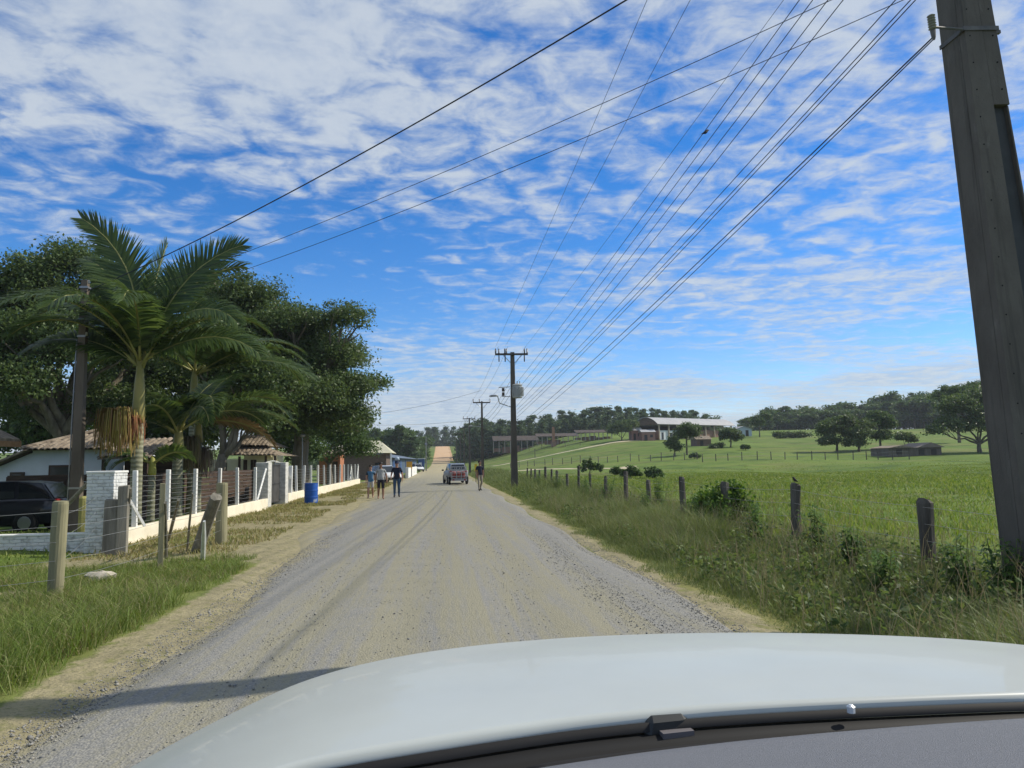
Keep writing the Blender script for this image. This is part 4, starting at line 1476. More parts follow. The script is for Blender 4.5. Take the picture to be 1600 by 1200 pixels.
def palm(label, base, h, r0, r1, shaft, fronds, seed, lean=(0, 0), mshaft=None, group='king palms in the yard', lmax=0.8):
    e = empty('palm_tree', base, 0, label, 'palm tree', group)
    top = Vector((lean[0], lean[1], h))
    MB().tube([(0, 0, -0.2), (lean[0] * .2, lean[1] * .2, h * 0.25), (lean[0] * .55, lean[1] * .55, h * 0.6), top], [r0 * 1.25, r0, (r0 + r1) / 2, r1], 14).build('trunk', m_palmtrunk, e, smooth=True)
    s1 = top + Vector((lean[0] * 0.1, lean[1] * 0.1, shaft))
    MB().tube([top - Vector((0, 0, 0.02)), top.lerp(s1, 0.12), top.lerp(s1, 0.6), s1], [r1 * 1.15, r1 * 1.2, r1 * 0.95, r1 * 0.5], 12).build('crownshaft', mshaft or m_shaft, e, smooth=True)
    for i, f in enumerate(fronds):
        az, el, ln, bend = f[:4]
        frond(e, s1 - Vector((0, 0, 0.22 - 0.02 * i)) + Vector((math.cos(R_(az)), math.sin(R_(az)), 0)) * r1 * 0.5, az, el, ln, bend, lmax * (f[4] if len(f) > 4 else 1), seed * 50 + i, mleaf=(m_frond_dry if len(f) > 5 and f[5] == 1 else None), n=int(30 * ln) + 10, hang=f[7] if len(f) > 7 else 0.62, twist=f[6] if len(f) > 6 else None)
    return e, s1


def flower_cluster(parent, origin, n, L, spread, seed, cols):
    r = np.random.default_rng(seed)
    V, F = [], []
    o = 0
    for i in range(n):
        a = r.uniform(0, 6.28)
        s = spread * r.uniform(0.2, 1.0)
        p0 = np.array(origin) + np.array([0, 0, 0.05])
        p1 = p0 + np.array([math.cos(a) * s, math.sin(a) * s * 0.8, 0.10 * r.uniform(-1, 1)])
        ln = L * r.uniform(0.5, 1.0)
        p2 = p1 + np.array([math.cos(a) * 0.05, math.sin(a) * 0.05, -ln * 0.5])
        p3 = p2 + np.array([r.normal() * 0.03, r.normal() * 0.03, -ln * 0.5])
        w = np.array([math.cos(a + 1.3), math.sin(a + 1.3), 0]) * 0.009
        for p in (p0, p1, p2, p3):
            V += [p - w, p + w]
        F += [(o + 2 * k, o + 2 * k + 1, o + 2 * k + 3, o + 2 * k + 2) for k in range(3)]
        o += 8
    link('flower_cluster', np_mesh('flower_cluster', V, np.array(F), leafmat('palm_flowers_%d' % seed, cols, trans=0.15, rough=0.8)), parent)


def palms():
    b = at(211, 800, 20.0)
    top = at(211, 660, 20.0)
    h = top.z
    e, s1 = palm('tallest palm, its fronds reaching above the big trees', (b.x, b.y, 0), h, 0.15, 0.135, 1.62,
                 [(176, 92, 4.55, 62, 1.0, 0, 78, 0.12), (4, 76, 4.4, 56, 1.0, 0, -80, 0.12), (60, 86, 3.6, 18, 0.8, 0, 60, 0.1), (172, 62, 3.9, 100), (190, 50, 3.5, 96), (168, 34, 3.3, 70), (-25, 56, 3.5, 104), (14, 54, 3.7, 98), (150, 74, 4.2, 60), (35, 72, 4.2, 62),
                  (-5, 30, 3.3, 74), (-75, 60, 3.5, 110), (-110, 55, 3.5, 106), (80, 60, 4.0, 70), (120, 55, 4.0, 85), (60, 40, 4.0, 90), (-140, 50, 3.8, 98), (140, 34, 3.6, 74)], 1, lmax=0.85)
    flower_cluster(e, (-0.42, -0.25, h + 0.25), 330, 1.15, 0.52, 4, [(0.17, 0.16, 0.03), (0.26, 0.21, 0.05), (0.25, 0.13, 0.06), (0.30, 0.25, 0.09)])
    flower_cluster(e, (0.02, -0.30, h + 0.05), 90, 0.6, 0.22, 5, [(0.30, 0.10, 0.05), (0.35, 0.17, 0.08), (0.24, 0.11, 0.05)])
    b = at(298, 800, 26.5)
    t = at(298, 630, 26.5)
    palm('palm with a broad crown leaning over the second trunk pair', (b.x, b.y, 0), t.z, 0.15, 0.13, 1.2,
         [(100, 72, 4.2, 50), (20, 45, 4.2, 80), (-10, 32, 4.4, 78), (5, 20, 4.2, 60), (-35, 38, 4.0, 95), (-70, 50, 3.8, 105), (160, 48, 3.8, 85), (190, 30, 3.6, 85), (60, 50, 4.0, 85), (-120, 42, 3.6, 100), (35, 28, 4.4, 82)], 2, lmax=0.8)
    b = at(275, 812, 22.5)
    t = at(277, 706, 22.5)
    e, s1 = palm('short grey-green palm trunk nearest the second white fence post', (b.x, b.y, 0), t.z, 0.155, 0.14, 0.75,
                 [(175, 30, 2.5, 85), (-150, 40, 2.4, 110), (-100, 50, 2.4, 115), (60, 66, 2.6, 60), (110, 50, 2.6, 80), (20, 38, 2.6, 90), (-45, 45, 2.3, 112)], 3, lmax=0.62)
    b = at(306, 806, 23.8)
    t = at(307, 690, 23.8)
    e, s1 = palm('palm with brown withered strands hanging below its crown', (b.x, b.y, 0), t.z, 0.14, 0.12, 0.8,
                 [(10, 42, 3.2, 95), (-20, 32, 3.2, 80), (-60, 45, 2.6, 112), (35, 20, 3.4, 62), (-5, 2, 2.6, 60, 0.9, 1), (150, 40, 2.6, 90), (-110, 40, 2.4, 110), (70, 60, 3.0, 70)], 4, lmax=0.7)
    flower_cluster(e, (-0.12, -0.2, t.z + 0.05), 200, 1.15, 0.34, 6, [(0.16, 0.15, 0.06), (0.20, 0.16, 0.09), (0.13, 0.11, 0.06)])
    flower_cluster(e, (0.28, -0.15, t.z - 0.30), 120, 0.9, 0.28, 7, [(0.13, 0.10, 0.07), (0.18, 0.14, 0.10)])
    b = at(235, 816, 21.0)
    t = at(238, 718, 21.0)
    palm('small palm with a yellow stem and one drooping cut frond', (b.x, b.y, 0), t.z - 0.4, 0.10, 0.09, 0.5,
         [(188, 42, 1.35, 120), (-8, 40, 1.2, 95), (200, 20, 1.0, 80)], 5, mshaft=m_shaft_y, lmax=0.5)


palms()


# ------------------------------------------------------------------ broadleaf trees
def lobes_px(base, items):
    """(px, py, Y, half-width px, half-height px) -> ellipsoids relative to the base"""
    out = []
    for (px, py, Y, a, b) in items:
        c = at(px, py, Y) - Vector(base)
        k = Y / FPX
        out.append((c.x, c.y, c.z, a * k, a * k * 0.9, b * k))
    return out


def big_trees():
    b = ground_pt(at(95, 760, 36).x, 36)
    tree('fig_tree', 'broad dark tree rising behind the tallest palm and the white house', 'tree', b,
         lobes_px(b, [(35, 440, 36, 60, 38), (120, 418, 37, 60, 34), (190, 470, 38, 70, 55), (-30, 470, 36, 60, 45), (60, 520, 34, 75, 40), (150, 560, 35, 80, 50), (10, 600, 33, 70, 40), (90, 640, 38, 90, 36), (-60, 560, 35, 70, 60), (250, 590, 40, 60, 70), (90, 480, 37, 80, 45), (230, 520, 39, 55, 50), (180, 640, 38, 70, 40), (30, 550, 37, 80, 40)]),
         1350, 95, 0.082, 0.78, m_fig, 31, 3.2, 0.42, shell=0.25)
    b = ground_pt(at(470, 740, 44).x, 44)
    tree('fig_tree', 'wide spreading dark tree reaching out over the road end of the yard', 'tree', b,
         lobes_px(b, [(305, 450, 45, 52, 30), (385, 468, 44, 58, 36), (455, 505, 43, 58, 30), (540, 500, 43, 40, 32), (340, 540, 42, 70, 55), (430, 560, 46, 80, 42), (515, 560, 44, 55, 30), (548, 610, 43, 36, 36), (480, 625, 42, 65, 45), (400, 640, 42, 75, 45), (588, 600, 44, 18, 10), (320, 620, 43, 60, 60), (545, 660, 45, 36, 26), (360, 500, 45, 60, 45), (430, 520, 45, 60, 40), (490, 545, 46, 55, 40), (470, 590, 45, 70, 40), (545, 560, 46, 30, 30), (520, 655, 44, 50, 34), (440, 670, 43, 50, 26)]),
         1750, 95, 0.088, 0.85, m_fig, 32, 5.0, 0.46, shell=0.25)
    b = ground_pt(at(335, 760, 36.5).x, 36.5)
    tree('fig_tree', 'forked tree with pale mossy limbs over the cream house', 'tree', b,
         lobes_px(b, [(320, 560, 36, 60, 50), (380, 590, 37, 65, 45), (430, 610, 37, 45, 40), (350, 650, 38, 45, 25), (400, 665, 37, 40, 22)]),
         360, 90, 0.085, 0.75, m_fig, 33, 1.9, 0.28, fork=(0.35, 0, 2.2), shell=0.3)
    b = ground_pt(at(515, 745, 58).x, 58)
    tree('shade_tree', 'dense bushy tree overhanging the long white fence', 'tree', b,
         lobes_px(b, [(495, 660, 58, 42, 38), (532, 680, 57, 38, 34), (556, 702, 56, 28, 22), (518, 625, 58, 42, 40), (465, 680, 58, 40, 36)]),
         620, 70, 0.10, 0.85, m_mid, 34, 2.0, 0.22, shell=0.3)
    b = ground_pt(at(445, 760, 52).x, 52)
    tree('shade_tree', 'leafy shrub tree filling the yard behind the gate pillars', 'tree', b,
         lobes_px(b, [(455, 690, 52, 30, 30), (430, 665, 53, 40, 40), (480, 710, 52, 26, 22)]), 260, 44, 0.12, 0.7, m_mid, 35, 1.2, 0.16, shell=0.3)
    b = ground_pt(at(60, 740, 52).x, 52)
    tree('backyard_tree', 'lighter green tree seen between the white house and the edge house', 'tree', b,
         lobes_px(b, [(40, 690, 52, 50, 40), (100, 660, 52, 60, 40), (0, 640, 54, 60, 40), (160, 650, 54, 60, 50)]), 420, 44, 0.17, 0.95, m_mid, 36, 2.5, 0.25, shell=0.3)
    b = ground_pt(at(240, 760, 48).x, 48)
    tree('backyard_tree', 'dense dark tree closing the yard behind the palm trunks', 'tree', b,
         lobes_px(b, [(220, 660, 48, 60, 50), (290, 680, 48, 60, 45), (250, 720, 47, 70, 30), (180, 610, 48, 60, 50)]), 420, 50, 0.16, 0.95, m_fig, 37, 2.0, 0.25, shell=0.25)


big_trees()

# ------------------------------------------------------------------ utility poles and lines
m_steel = mat('galvanised_steel', (0.30, 0.31, 0.32), (0.22, 0.23, 0.24), scale=6, rough=0.45, metallic=0.7)
m_porcelain = mat('brown_porcelain', (0.045, 0.03, 0.022), rough=0.3)
m_ceramic = mat('pale_porcelain', (0.42, 0.42, 0.38), rough=0.3)
m_arm = mat('crossarm_wood', (0.055, 0.05, 0.045), (0.09, 0.08, 0.07), scale=5, rough=0.9)


def taper_shaft(parent, h, w0, d0, w1, d1, material, name='shaft', recess=True):
    """double-T concrete pole: two flanges and a thinner web, tapering upwards"""
    mb = MB()

    def solid(xa, xb, ya, yb):
        vs = []
        for (z, w, d) in ((-0.3, w0, d0), (h, w1, d1)):
            for (x, y) in ((xa, ya), (xb, ya), (xb, yb), (xa, yb)):
                vs.append((x * w / 2, y * d / 2, z))
        mb.add(vs, [(0, 3, 2, 1), (4, 5, 6, 7), (0, 1, 5, 4), (1, 2, 6, 5), (2, 3, 7, 6), (3, 0, 4, 7)])
    if recess:
        solid(-1, -0.62, -1, 1)
        solid(0.62, 1, -1, 1)
        solid(-0.62, 0.62, -0.55, 0.55)
    else:
        solid(-1, 1, -1, 1)
    return mb.build(name, material, parent, bevel=0.0)


def insulator(parent, p, h=0.26, r=0.055, m=None):
    prof = []
    for k in range(4):
        z = h * k / 4
        prof += [(r * 0.55, z), (r * (1 - 0.08 * k), z + h * 0.06), (r * 0.5, z + h * 0.2)]
    prof.append((r * 0.35, h))
    return MB().lathe(prof, c=p, n=10).build('insulator', m or m_porcelain, parent, smooth=False)


def crossarm(parent, z, x0, x1, ins, brace=True, y=-0.16, hang=()):
    MB().box(((x0 + x1) / 2, y, z), (x1 - x0, 0.10, 0.12)).build('crossarm', m_arm, parent, bevel=0.008)
    for x in ins:
        insulator(parent, (x, y, z + 0.06), 0.30, 0.06)
    if brace:
        MB().box((0, 0, 0), (0.001, 0.001, 0.001))
        b = MB()
        b.tube([(-0.62, y - 0.03, z), (-0.12, y + 0.02, z - 0.55)], 0.02, 4)
        b.tube([(0.62, y - 0.03, z), (0.12, y + 0.02, z - 0.55)], 0.02, 4)
        b.build('brace', m_steel, parent)
    for x in hang:
        MB().lathe([(0.02, -0.42), (0.035, -0.40), (0.035, -0.10), (0.03, 0)], c=(x, y - 0.08, z - 0.06), n=8).build('fuse_cutout', m_porcelain, parent)


POLES = {}


def near_concrete():
    """cast concrete with long water stains, pores and faint form seams"""
    m, t, b = emptymat('stained_cast_concrete')
    L = t.links.new
    tc = N(t, 'ShaderNodeTexCoord')

    def noise(scale, sc, detail=6):
        mp = N(t, 'ShaderNodeMapping')
        mp.inputs['Scale'].default_value = sc
        L(tc.outputs['Object'], mp.inputs[0])
        n = N(t, 'ShaderNodeTexNoise')
        setin(n, Scale=scale, Detail=detail, Roughness=0.65)
        L(mp.outputs[0], n.inputs['Vector'])
        return n.outputs[0]

    def mix(f, a, b_, lo, hi):
        mr = N(t, 'ShaderNodeMapRange')
        setin(mr, From_Min=lo, From_Max=hi)
        L(f, mr.inputs[0])
        mx = N(t, 'ShaderNodeMix', data_type='RGBA')
        L(mr.outputs[0], mx.inputs['Factor'])
        for k, v in (('A', a), ('B', b_)):
            if isinstance(v, tuple):
                mx.inputs[k].default_value = (*v, 1)
            else:
                L(v, mx.inputs[k])
        return mx.outputs['Result']
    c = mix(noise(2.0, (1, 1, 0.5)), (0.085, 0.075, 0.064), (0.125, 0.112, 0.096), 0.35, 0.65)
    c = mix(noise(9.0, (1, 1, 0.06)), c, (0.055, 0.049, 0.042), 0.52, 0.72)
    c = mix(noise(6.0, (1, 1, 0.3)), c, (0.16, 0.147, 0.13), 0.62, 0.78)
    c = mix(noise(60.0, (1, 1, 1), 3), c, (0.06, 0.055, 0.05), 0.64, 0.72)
    L(c, b.inputs['Base Color'])
    b.inputs['Roughness'].default_value = 0.93
    bp = N(t, 'ShaderNodeBump')
    setin(bp, Strength=0.5, Distance=0.01)
    L(noise(45, (1, 1, 0.6)), bp.inputs['Height'])
    L(bp.outputs[0], b.inputs['Normal'])
    return m


def near_pole():
    Y = 7.7
    c = at(1616, 780, Y)
    g = float(gzi(c.x, Y))
    tilt = 0.052
    e = empty('utility_pole', (c.x + tilt * (c.z - g), Y, g), 0, 'thick near concrete pole on the right with an insulator bracket', 'utility pole')
    e.rotation_euler = (0, -tilt, 0)
    inv = (Matrix.Translation(e.location) @ e.rotation_euler.to_matrix().to_4x4()).inverted()
    h = 10.2
    m_nearpole = near_concrete()
    W0, W1, D0, D1 = 0.78, 0.215, 0.52, 0.24
    wz = lambda z: W0 + (W1 - W0) * (z + 0.3) / (h + 0.3)
    dz = lambda z: D0 + (D1 - D0) * (z + 0.3) / (h + 0.3)

    def slab(name, xa, xb, ya, yb, z0, z1, m, parent=e, eps=0.003):
        vs = []
        for z in (z0, z1):
            w, d = wz(z), dz(z)
            for (x, y) in ((xa, ya), (xb, ya), (xb, yb), (xa, yb)):
                vs.append((x * w / 2, -d / 2 + y, z))
        return MB().add(vs, [(0, 3, 2, 1), (4, 5, 6, 7), (0, 1, 5, 4), (1, 2, 6, 5), (2, 3, 7, 6), (3, 0, 4, 7)]).build(name, m, parent, bevel=0.004)
    zt = (inv @ at(1570, 155, Y - 0.3)).z
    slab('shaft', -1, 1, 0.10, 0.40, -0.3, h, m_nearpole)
    slab('flange', -0.995, 0.10, 0.0, 0.098, -0.25, h - 0.02, m_nearpole)
    slab('upper_face', 0.102, 0.985, 0.004, 0.098, zt, h - 0.03, m_nearpole)
    slab('recess_shade_panel', 0.12, 0.97, 0.088, 0.0985, -0.2, zt - 0.003, mat('recess_shade_blue_grey', (0.052, 0.056, 0.060), (0.070, 0.074, 0.078), scale=3, rough=0.85))  # shade inside the recess, put into the panel's dark blue-grey colour
    slab('right_flange', 0.90, 0.996, 0.03, 0.0985, -0.2, zt - 0.003, m_nearpole)
    mh = mat('hole_dark', (0.01, 0.01, 0.01), rough=1)
    for k in range(26):
        z = 1.9 + 0.33 * k
        w, d = wz(z), dz(z)
        for fx in ((-0.36, 0.34) if z > zt + 0.1 else (-0.36,)):
            MB().tube([(fx * w, -d / 2 - 0.003, z), (fx * w, -d / 2 + 0.02, z)], 0.009, 8).build('bolt_hole', mh, e)
    # bracket with stacked disc insulator
    pw = at(1456, 36, Y - 0.35)
    p = inv @ pw
    zb = p.z + 0.02
    w, d = wz(zb), dz(zb)
    br = MB()
    br.tube([(-w / 2 - 0.01, -d / 2 + 0.08, zb), (-w / 2 - 0.05, -d / 2 - 0.02, zb), (p.x + 0.03, p.y, p.z - 0.05)], 0.014, 6)
    br.box((0, -d / 2 - 0.008, zb + 0.02), (w + 0.03, 0.010, 0.05))
    br.box((-w / 2 - 0.010, -d / 2 + 0.2, zb + 0.02), (0.012, 0.42, 0.05))
    bk = br.build('bracket', mat('weathered_steel', (0.10, 0.10, 0.10), (0.15, 0.145, 0.14), scale=8, rough=0.7, metallic=0.3), e)
    prof = []
    for k in range(6):
        prof += [(0.026, k * 0.030 - 0.08), (0.044, k * 0.030 - 0.068), (0.028, k * 0.030 - 0.056)]
    MB().lathe(prof, c=(p.x, p.y, p.z), n=12).build('insulator', mat('grey_green_porcelain', (0.22, 0.225, 0.19), rough=0.35), bk)
    MB().lathe([(0.012, -0.20), (0.022, -0.17), (0.030, -0.09)], c=(p.x, p.y, p.z), n=8).build('clamp', MATS['weathered_steel'], bk)
    MB().box((w / 2 + 0.05, -d / 2 + 0.1, zb + 0.03), (0.13, 0.04, 0.04)).build('bolt', MATS['weathered_steel'], bk)
    crossarm(e, 9.4, -2.9, 0.9, (-2.8, -2.05, -0.8, 0.6), brace=True, y=-0.22)
    POLES['near'] = e
    POLES['ins'] = pw + Vector((0, 0, -0.17))


near_pole()


def far_pole(px, Y, label, h, w0, w1, arm=(), kind=0):
    c = at(px, 722, Y)
    e = empty('utility_pole', (c.x, Y, float(gzi(c.x, Y))), random.uniform(-.05, .05), label, 'utility pole', 'concrete power poles along the road')
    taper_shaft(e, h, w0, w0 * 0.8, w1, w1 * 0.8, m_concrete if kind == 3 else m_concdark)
    return e


def poles():
    m_polewood = mat('brown_grey_concrete', (0.10, 0.082, 0.065), (0.15, 0.125, 0.10), scale=2.5, stretch=(1, 1, 0.3), rough=0.92, bump=0.25, bscale=40)
    Y = 45.0
    h = at(798, 545, Y).z
    e = far_pole(803.5, Y, 'pole with the grey transformer, street lamp and long crossarm', h, 0.43, 0.24)
    POLES['f1'] = e
    k = Y / FPX
    z = at(797, 545, Y).z - 0.15
    crossarm(e, z, -1.08, 0.95, (-1.05, -0.85, -0.48, -0.38, 0.74, 0.9), hang=(-0.85, -0.47, 0.72))
    # transformer
    tz = at(800, 607, Y).z
    tr = MB().lathe([(0.28, -0.42), (0.30, -0.39), (0.30, 0.30), (0.28, 0.33), (0.32, 0.35), (0.32, 0.38), (0.16, 0.45)], c=(0.22, -0.50, tz), n=20).build('transformer', mat('transformer_grey', (0.40, 0.41, 0.40), (0.34, 0.35, 0.34), scale=3, rough=0.5), e)
    fins = MB()
    for i in range(12):
        a = R_(-150 + 26 * i)
        fins.box((0.22 + math.cos(a) * 0.35, -0.50 + math.sin(a) * 0.35, tz - 0.04), (0.09, 0.022, 0.54), rz=a)
    fins.build('cooling_fin', MATS['transformer_grey'], tr)
    for dx in (-0.2, 0.0, 0.2):
        o = insulator(e, (0.22 + dx * 0.8, -0.5, tz + 0.40), 0.22, 0.04)
        o.parent = tr
    bx = MB()
    for dz_ in (-0.15, 0.12):
        bx.box((-0.62, -0.2, tz + dz_), (0.16, 0.1, 0.22))
    bx.tube([(-0.2, -0.15, tz + 0.3), (-0.9, -0.25, tz + 0.26)], 0.02, 4)
    bx.tube([(-0.2, -0.15, tz - 0.3), (-0.7, -0.2, tz - 0.3)], 0.02, 4)
    bx.build('fuse_rack', m_porcelain, e)
    # street lamp on its arm
    lz = at(795, 625, Y).z - 0.1
    tip = at(770, 619, Y - 1.0) - e.location
    MB().tube([(-0.16, -0.1, lz - 0.12), ((tip.x - 0.16) * 0.6, tip.y * 0.6, lz + 0.08), (tip.x + 0.3, tip.y, tip.z + 0.02)], 0.028, 6).build('lamp_arm', m_steel, e)
    MB().tube([(tip.x + 0.34, tip.y, tip.z + 0.02), (tip.x + 0.2, tip.y, tip.z + 0.03), (tip.x - 0.05, tip.y, tip.z + 0.02), (tip.x - 0.2, tip.y, tip.z)], [0.05, 0.11, 0.12, 0.05], 10, squash=0.55).build('lamp_head', m_steel, e, smooth=True)
    Y = 75.0
    h = at(751, 624, Y).z
    e = far_pole(754, Y, 'second power pole down the road, with a plain crossarm', h, 0.34, 0.17)
    POLES['f2'] = e
    crossarm(e, h - 0.15, -0.92, 0.85, (-0.88, -0.25, 0.84))
    MB().tube([(-0.1, -0.1, h - 2.6), (-1.0, -0.3, h - 2.55)], 0.03, 5).build('lamp_arm', m_steel, e)
    MB().tube([(-1.0, -0.3, h - 2.55), (-1.3, -0.35, h - 2.55)], [0.06, 0.09], 8).build('lamp_head', m_steel, e)
    names = ['third power pole down the road, beside the parked trailer', 'fourth power pole, thin against the pasture', 'fifth power pole, close beside the fourth', 'last visible power pole before the hill road']
    for i, (px, Y) in enumerate(((734, 105), (725.5, 135), (719.5, 165), (713.5, 200))):
        e = far_pole(px, Y, names[i], 8.0, 0.34, 0.17)
        crossarm(e, 7.85, -0.9, 0.85, (-0.85, -0.3, 0.8), brace=False)
        POLES['f%d' % (i + 3)] = e
    # pale thin pole on the left side of the far road
    c = at(666, 734, 150)
    e = empty('utility_pole', (c.x, 150, 0), 0, 'pale slim pole on the opposite side by the blue kiosk', 'utility pole')
    taper_shaft(e, 6.9, 0.26, 0.22, 0.16, 0.14, m_concrete, recess=False)
    MB().box((0, -0.05, 5.4), (0.5, 0.08, 0.4)).build('cable_box', m_steel, e)
    # left pole
    Y = 20.0
    c = at(117, 820, Y)
    t = at(126, 438, Y)
    e = empty('utility_pole', (c.x, Y, 0), 0, 'tall square concrete pole behind the low brick wall on the left', 'utility pole')
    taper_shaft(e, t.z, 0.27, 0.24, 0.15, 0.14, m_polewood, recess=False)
    mb = MB()
    mb.tube([(-0.20, -0.02, 0.2), (-0.17, -0.02, 3.0), (-0.14, -0.02, t.z - 1.6)], 0.02, 6)
    mb.build('conduit', m_steel, e)
    for z in (t.z - 1.5, t.z - 1.05, t.z - 0.2, 1.2):
        MB().box((0, 0, z), (0.21 if z > 2 else 0.29, 0.20 if z > 2 else 0.26, 0.05)).build('clamp', m_steel, e)
    for z in (t.z - 0.12, t.z - 1.1, t.z - 1.5):
        insulator(e, (0.14, -0.12, z), 0.10, 0.04, m_ceramic)
    POLES['left'] = e
    # slim garden lamp post
    p = at(472, 735, 42)
    e = empty('lamp_post', (p.x, 42, 0), 0, 'slim steel lamp post in the yard behind the gate', 'lamp post')
    MB().tube([(0, 0, 0), (0, 0, 3.2)], [0.035, 0.025], 8).build('post', m_steel, e)
    MB().lathe([(0.03, 3.2), (0.14, 3.25), (0.16, 3.33), (0.05, 3.4)], n=10).build('lamp_head', m_steel, e)
    # yellow marker
    p = at(743.5, 731, 62)
    e = empty('marker_post', (p.x, 62, float(gzi(p.x, 62))), 0, 'small yellow marker board behind the man in dark shirt', 'sign')
    MB().box((0, 0, 0.6), (0.06, 0.06, 1.3)).build('post', m_darkwood, e)
    MB().box((0, -0.05, 1.25), (0.22, 0.03, 0.6)).build('panel', mat('yellow_paint', (0.62, 0.44, 0.03), rough=0.6), e)


poles()


def span(label, a, b, rad=0.009, sag=0.25, group='power lines along the road', n=28, m=None):
    a, b = Vector(a), Vector(b)
    pts = [a.lerp(b, i / n) - Vector((0, 0, 4 * sag * (i / n) * (1 - i / n))) for i in range(n + 1)]
    o = MB().tube(pts, rad, 5).build('overhead_wire', m or m_black, None)
    return tag(o, label, 'wire', group)


def lines():
    f1 = POLES['f1'].location
    f2 = POLES['f2'].location
    near = POLES['near'].location
    zarm = at(797, 545, 45).z + 0.12

    def near_pt(px0, pxf, pyf, yext, Y=7.6):
        k = (px0 - pxf) / (0.0 - pyf)
        return at(px0 + k * (yext), yext, Y)
    # high wires on the crossarms
    for dx, px0 in ((-1.05, 1007), (-0.45, 1074), (0.82, 1219)):
        a = Vector((f1.x + dx, 44.85, zarm))
        fx, fy = 797 + dx * 25.5, 540
        span({-1.05: 'leftmost', -0.45: 'middle', 0.82: 'rightmost'}[dx] + ' of the three thin high wires on the crossarms', a, near_pt(px0, fx, fy, -420), 0.005, 0.12, 'high wires on the crossarms')
    # low-voltage wires stacked down the pole
    for i, (px0, fy, ye) in enumerate(((1245, 600, -300), (1266, 612, -270), (1290, 624, -240), (1314, 636, -210))):
        a = at(806, fy, 44.8)
        span(('topmost', 'second', 'third', 'lowest')[i] + ' wire of the four-wire bundle between the near and transformer poles', a, near_pt(px0, 806, fy, ye, 7.4), 0.0075, 0.18, 'middle bundle of black wires')
    for i, (px0, fy, ye) in enumerate(((1396, 640, -140), (1420, 646, -110), (1428, 652, -100))):
        a = at(808, fy, 44.8)
        span(('upper', 'middle', 'lower')[i] + ' of the three cables under the four-wire bundle', a, near_pt(px0, 808, fy, ye, 7.3), 0.0075, 0.2, 'lower bundle of black cables')
    span('twisted cable running down from the pale stacked insulator', at(810, 664, 44.8), POLES['ins'], 0.009, 0.18)
    span('slack cable paired with the one from the pale insulator', at(810, 670, 44.8), POLES['ins'] + Vector((0.02, 0.02, -0.01)), 0.007, 0.26)
    # onward to the second and further poles
    keys = ['f1', 'f2', 'f3', 'f4', 'f5', 'f6']
    hs = [zarm, at(751, 624, 75).z + 0.1, 8.1, 8.1, 8.1, 8.1]
    for i in range(5):
        p, q = POLES[keys[i]].location, POLES[keys[i + 1]].location
        for dx in (-0.88, -0.28, 0.82):
            span('thin wire strung on beyond the transformer pole', (p.x + dx, p.y - .15, hs[i]), (q.x + dx * 0.95, q.y - .15, hs[i + 1]), 0.008, 0.35, 'wires beyond the transformer pole', 12)
        for dz in (2.2, 2.6, 3.0):
            span('thin wire strung on beyond the transformer pole', (p.x - .2, p.y - .1, hs[i] - dz), (q.x - .2, q.y - .1, hs[i + 1] - dz), 0.010, 0.4, 'wires beyond the transformer pole', 12)
    # service lines crossing the road to the left
    L = POLES['left'].location
    t = at(126, 438, 20.0)
    span('thick sagging cable crossing the road from the tall square pole', (t.x + 0.14, 19.9, t.z - 0.35), at(1330, -215, 7.5), 0.012, 0.32, 'cables crossing the road', 40)
    for i, (p0, p1) in enumerate((((126, 486), (1620, -150)), ((126, 505), (1700, -130)))):
        span(('upper', 'lower')[i] + ' thin cable crossing the road below the thick sagging one', at(*p0, 20.0), at(*p1, 7.5), 0.0055, 0.30 + 0.05 * i, 'cables crossing the road', 40)
    # wires leaving over the road to the left beyond
    span('faint wire slanting to the houses beyond the big trees', at(752, 610, 75), at(560, 650, 70), 0.012, 0.3)
    span('low faint wire running level from the second pole toward the trees', at(752, 655, 75), at(585, 664, 90), 0.012, 0.2)
    # bird on the wire
    p = at(1102, 207, 13.0)
    e = empty('bird', (p.x, p.y, p.z), 0.4, 'small dark bird against the clouds by the middle wires', 'bird')
    mbird = mat('dark_plumage', (0.02, 0.018, 0.016), rough=0.8)
    b = MB()
    b.tube([(-0.09, 0, -0.05), (-0.04, 0, -0.02), (0.0, 0, 0.0), (0.035, 0, 0.03), (0.055, 0, 0.055), (0.075, 0, 0.06), (0.10, 0, 0.056)], [0.006, 0.018, 0.03, 0.027, 0.02, 0.014, 0.002], 9)
    b.add([(-0.085, -0.012, -0.045), (-0.085, 0.012, -0.045), (-0.16, 0.018, -0.085), (-0.16, -0.018, -0.085)], [(0, 1, 2, 3)])
    b.build('body', mbird, e, smooth=True)
    for s in (-1, 1):
        MB().add([(0.03, s * 0.027, 0.015), (-0.02, s * 0.033, 0.01), (-0.09, s * 0.02, -0.035), (-0.03, s * 0.028, -0.02), (0.02, s * 0.03, -0.01)], [(0, 1, 2, 3, 4)]).build('wing', mbird, e)


lines()


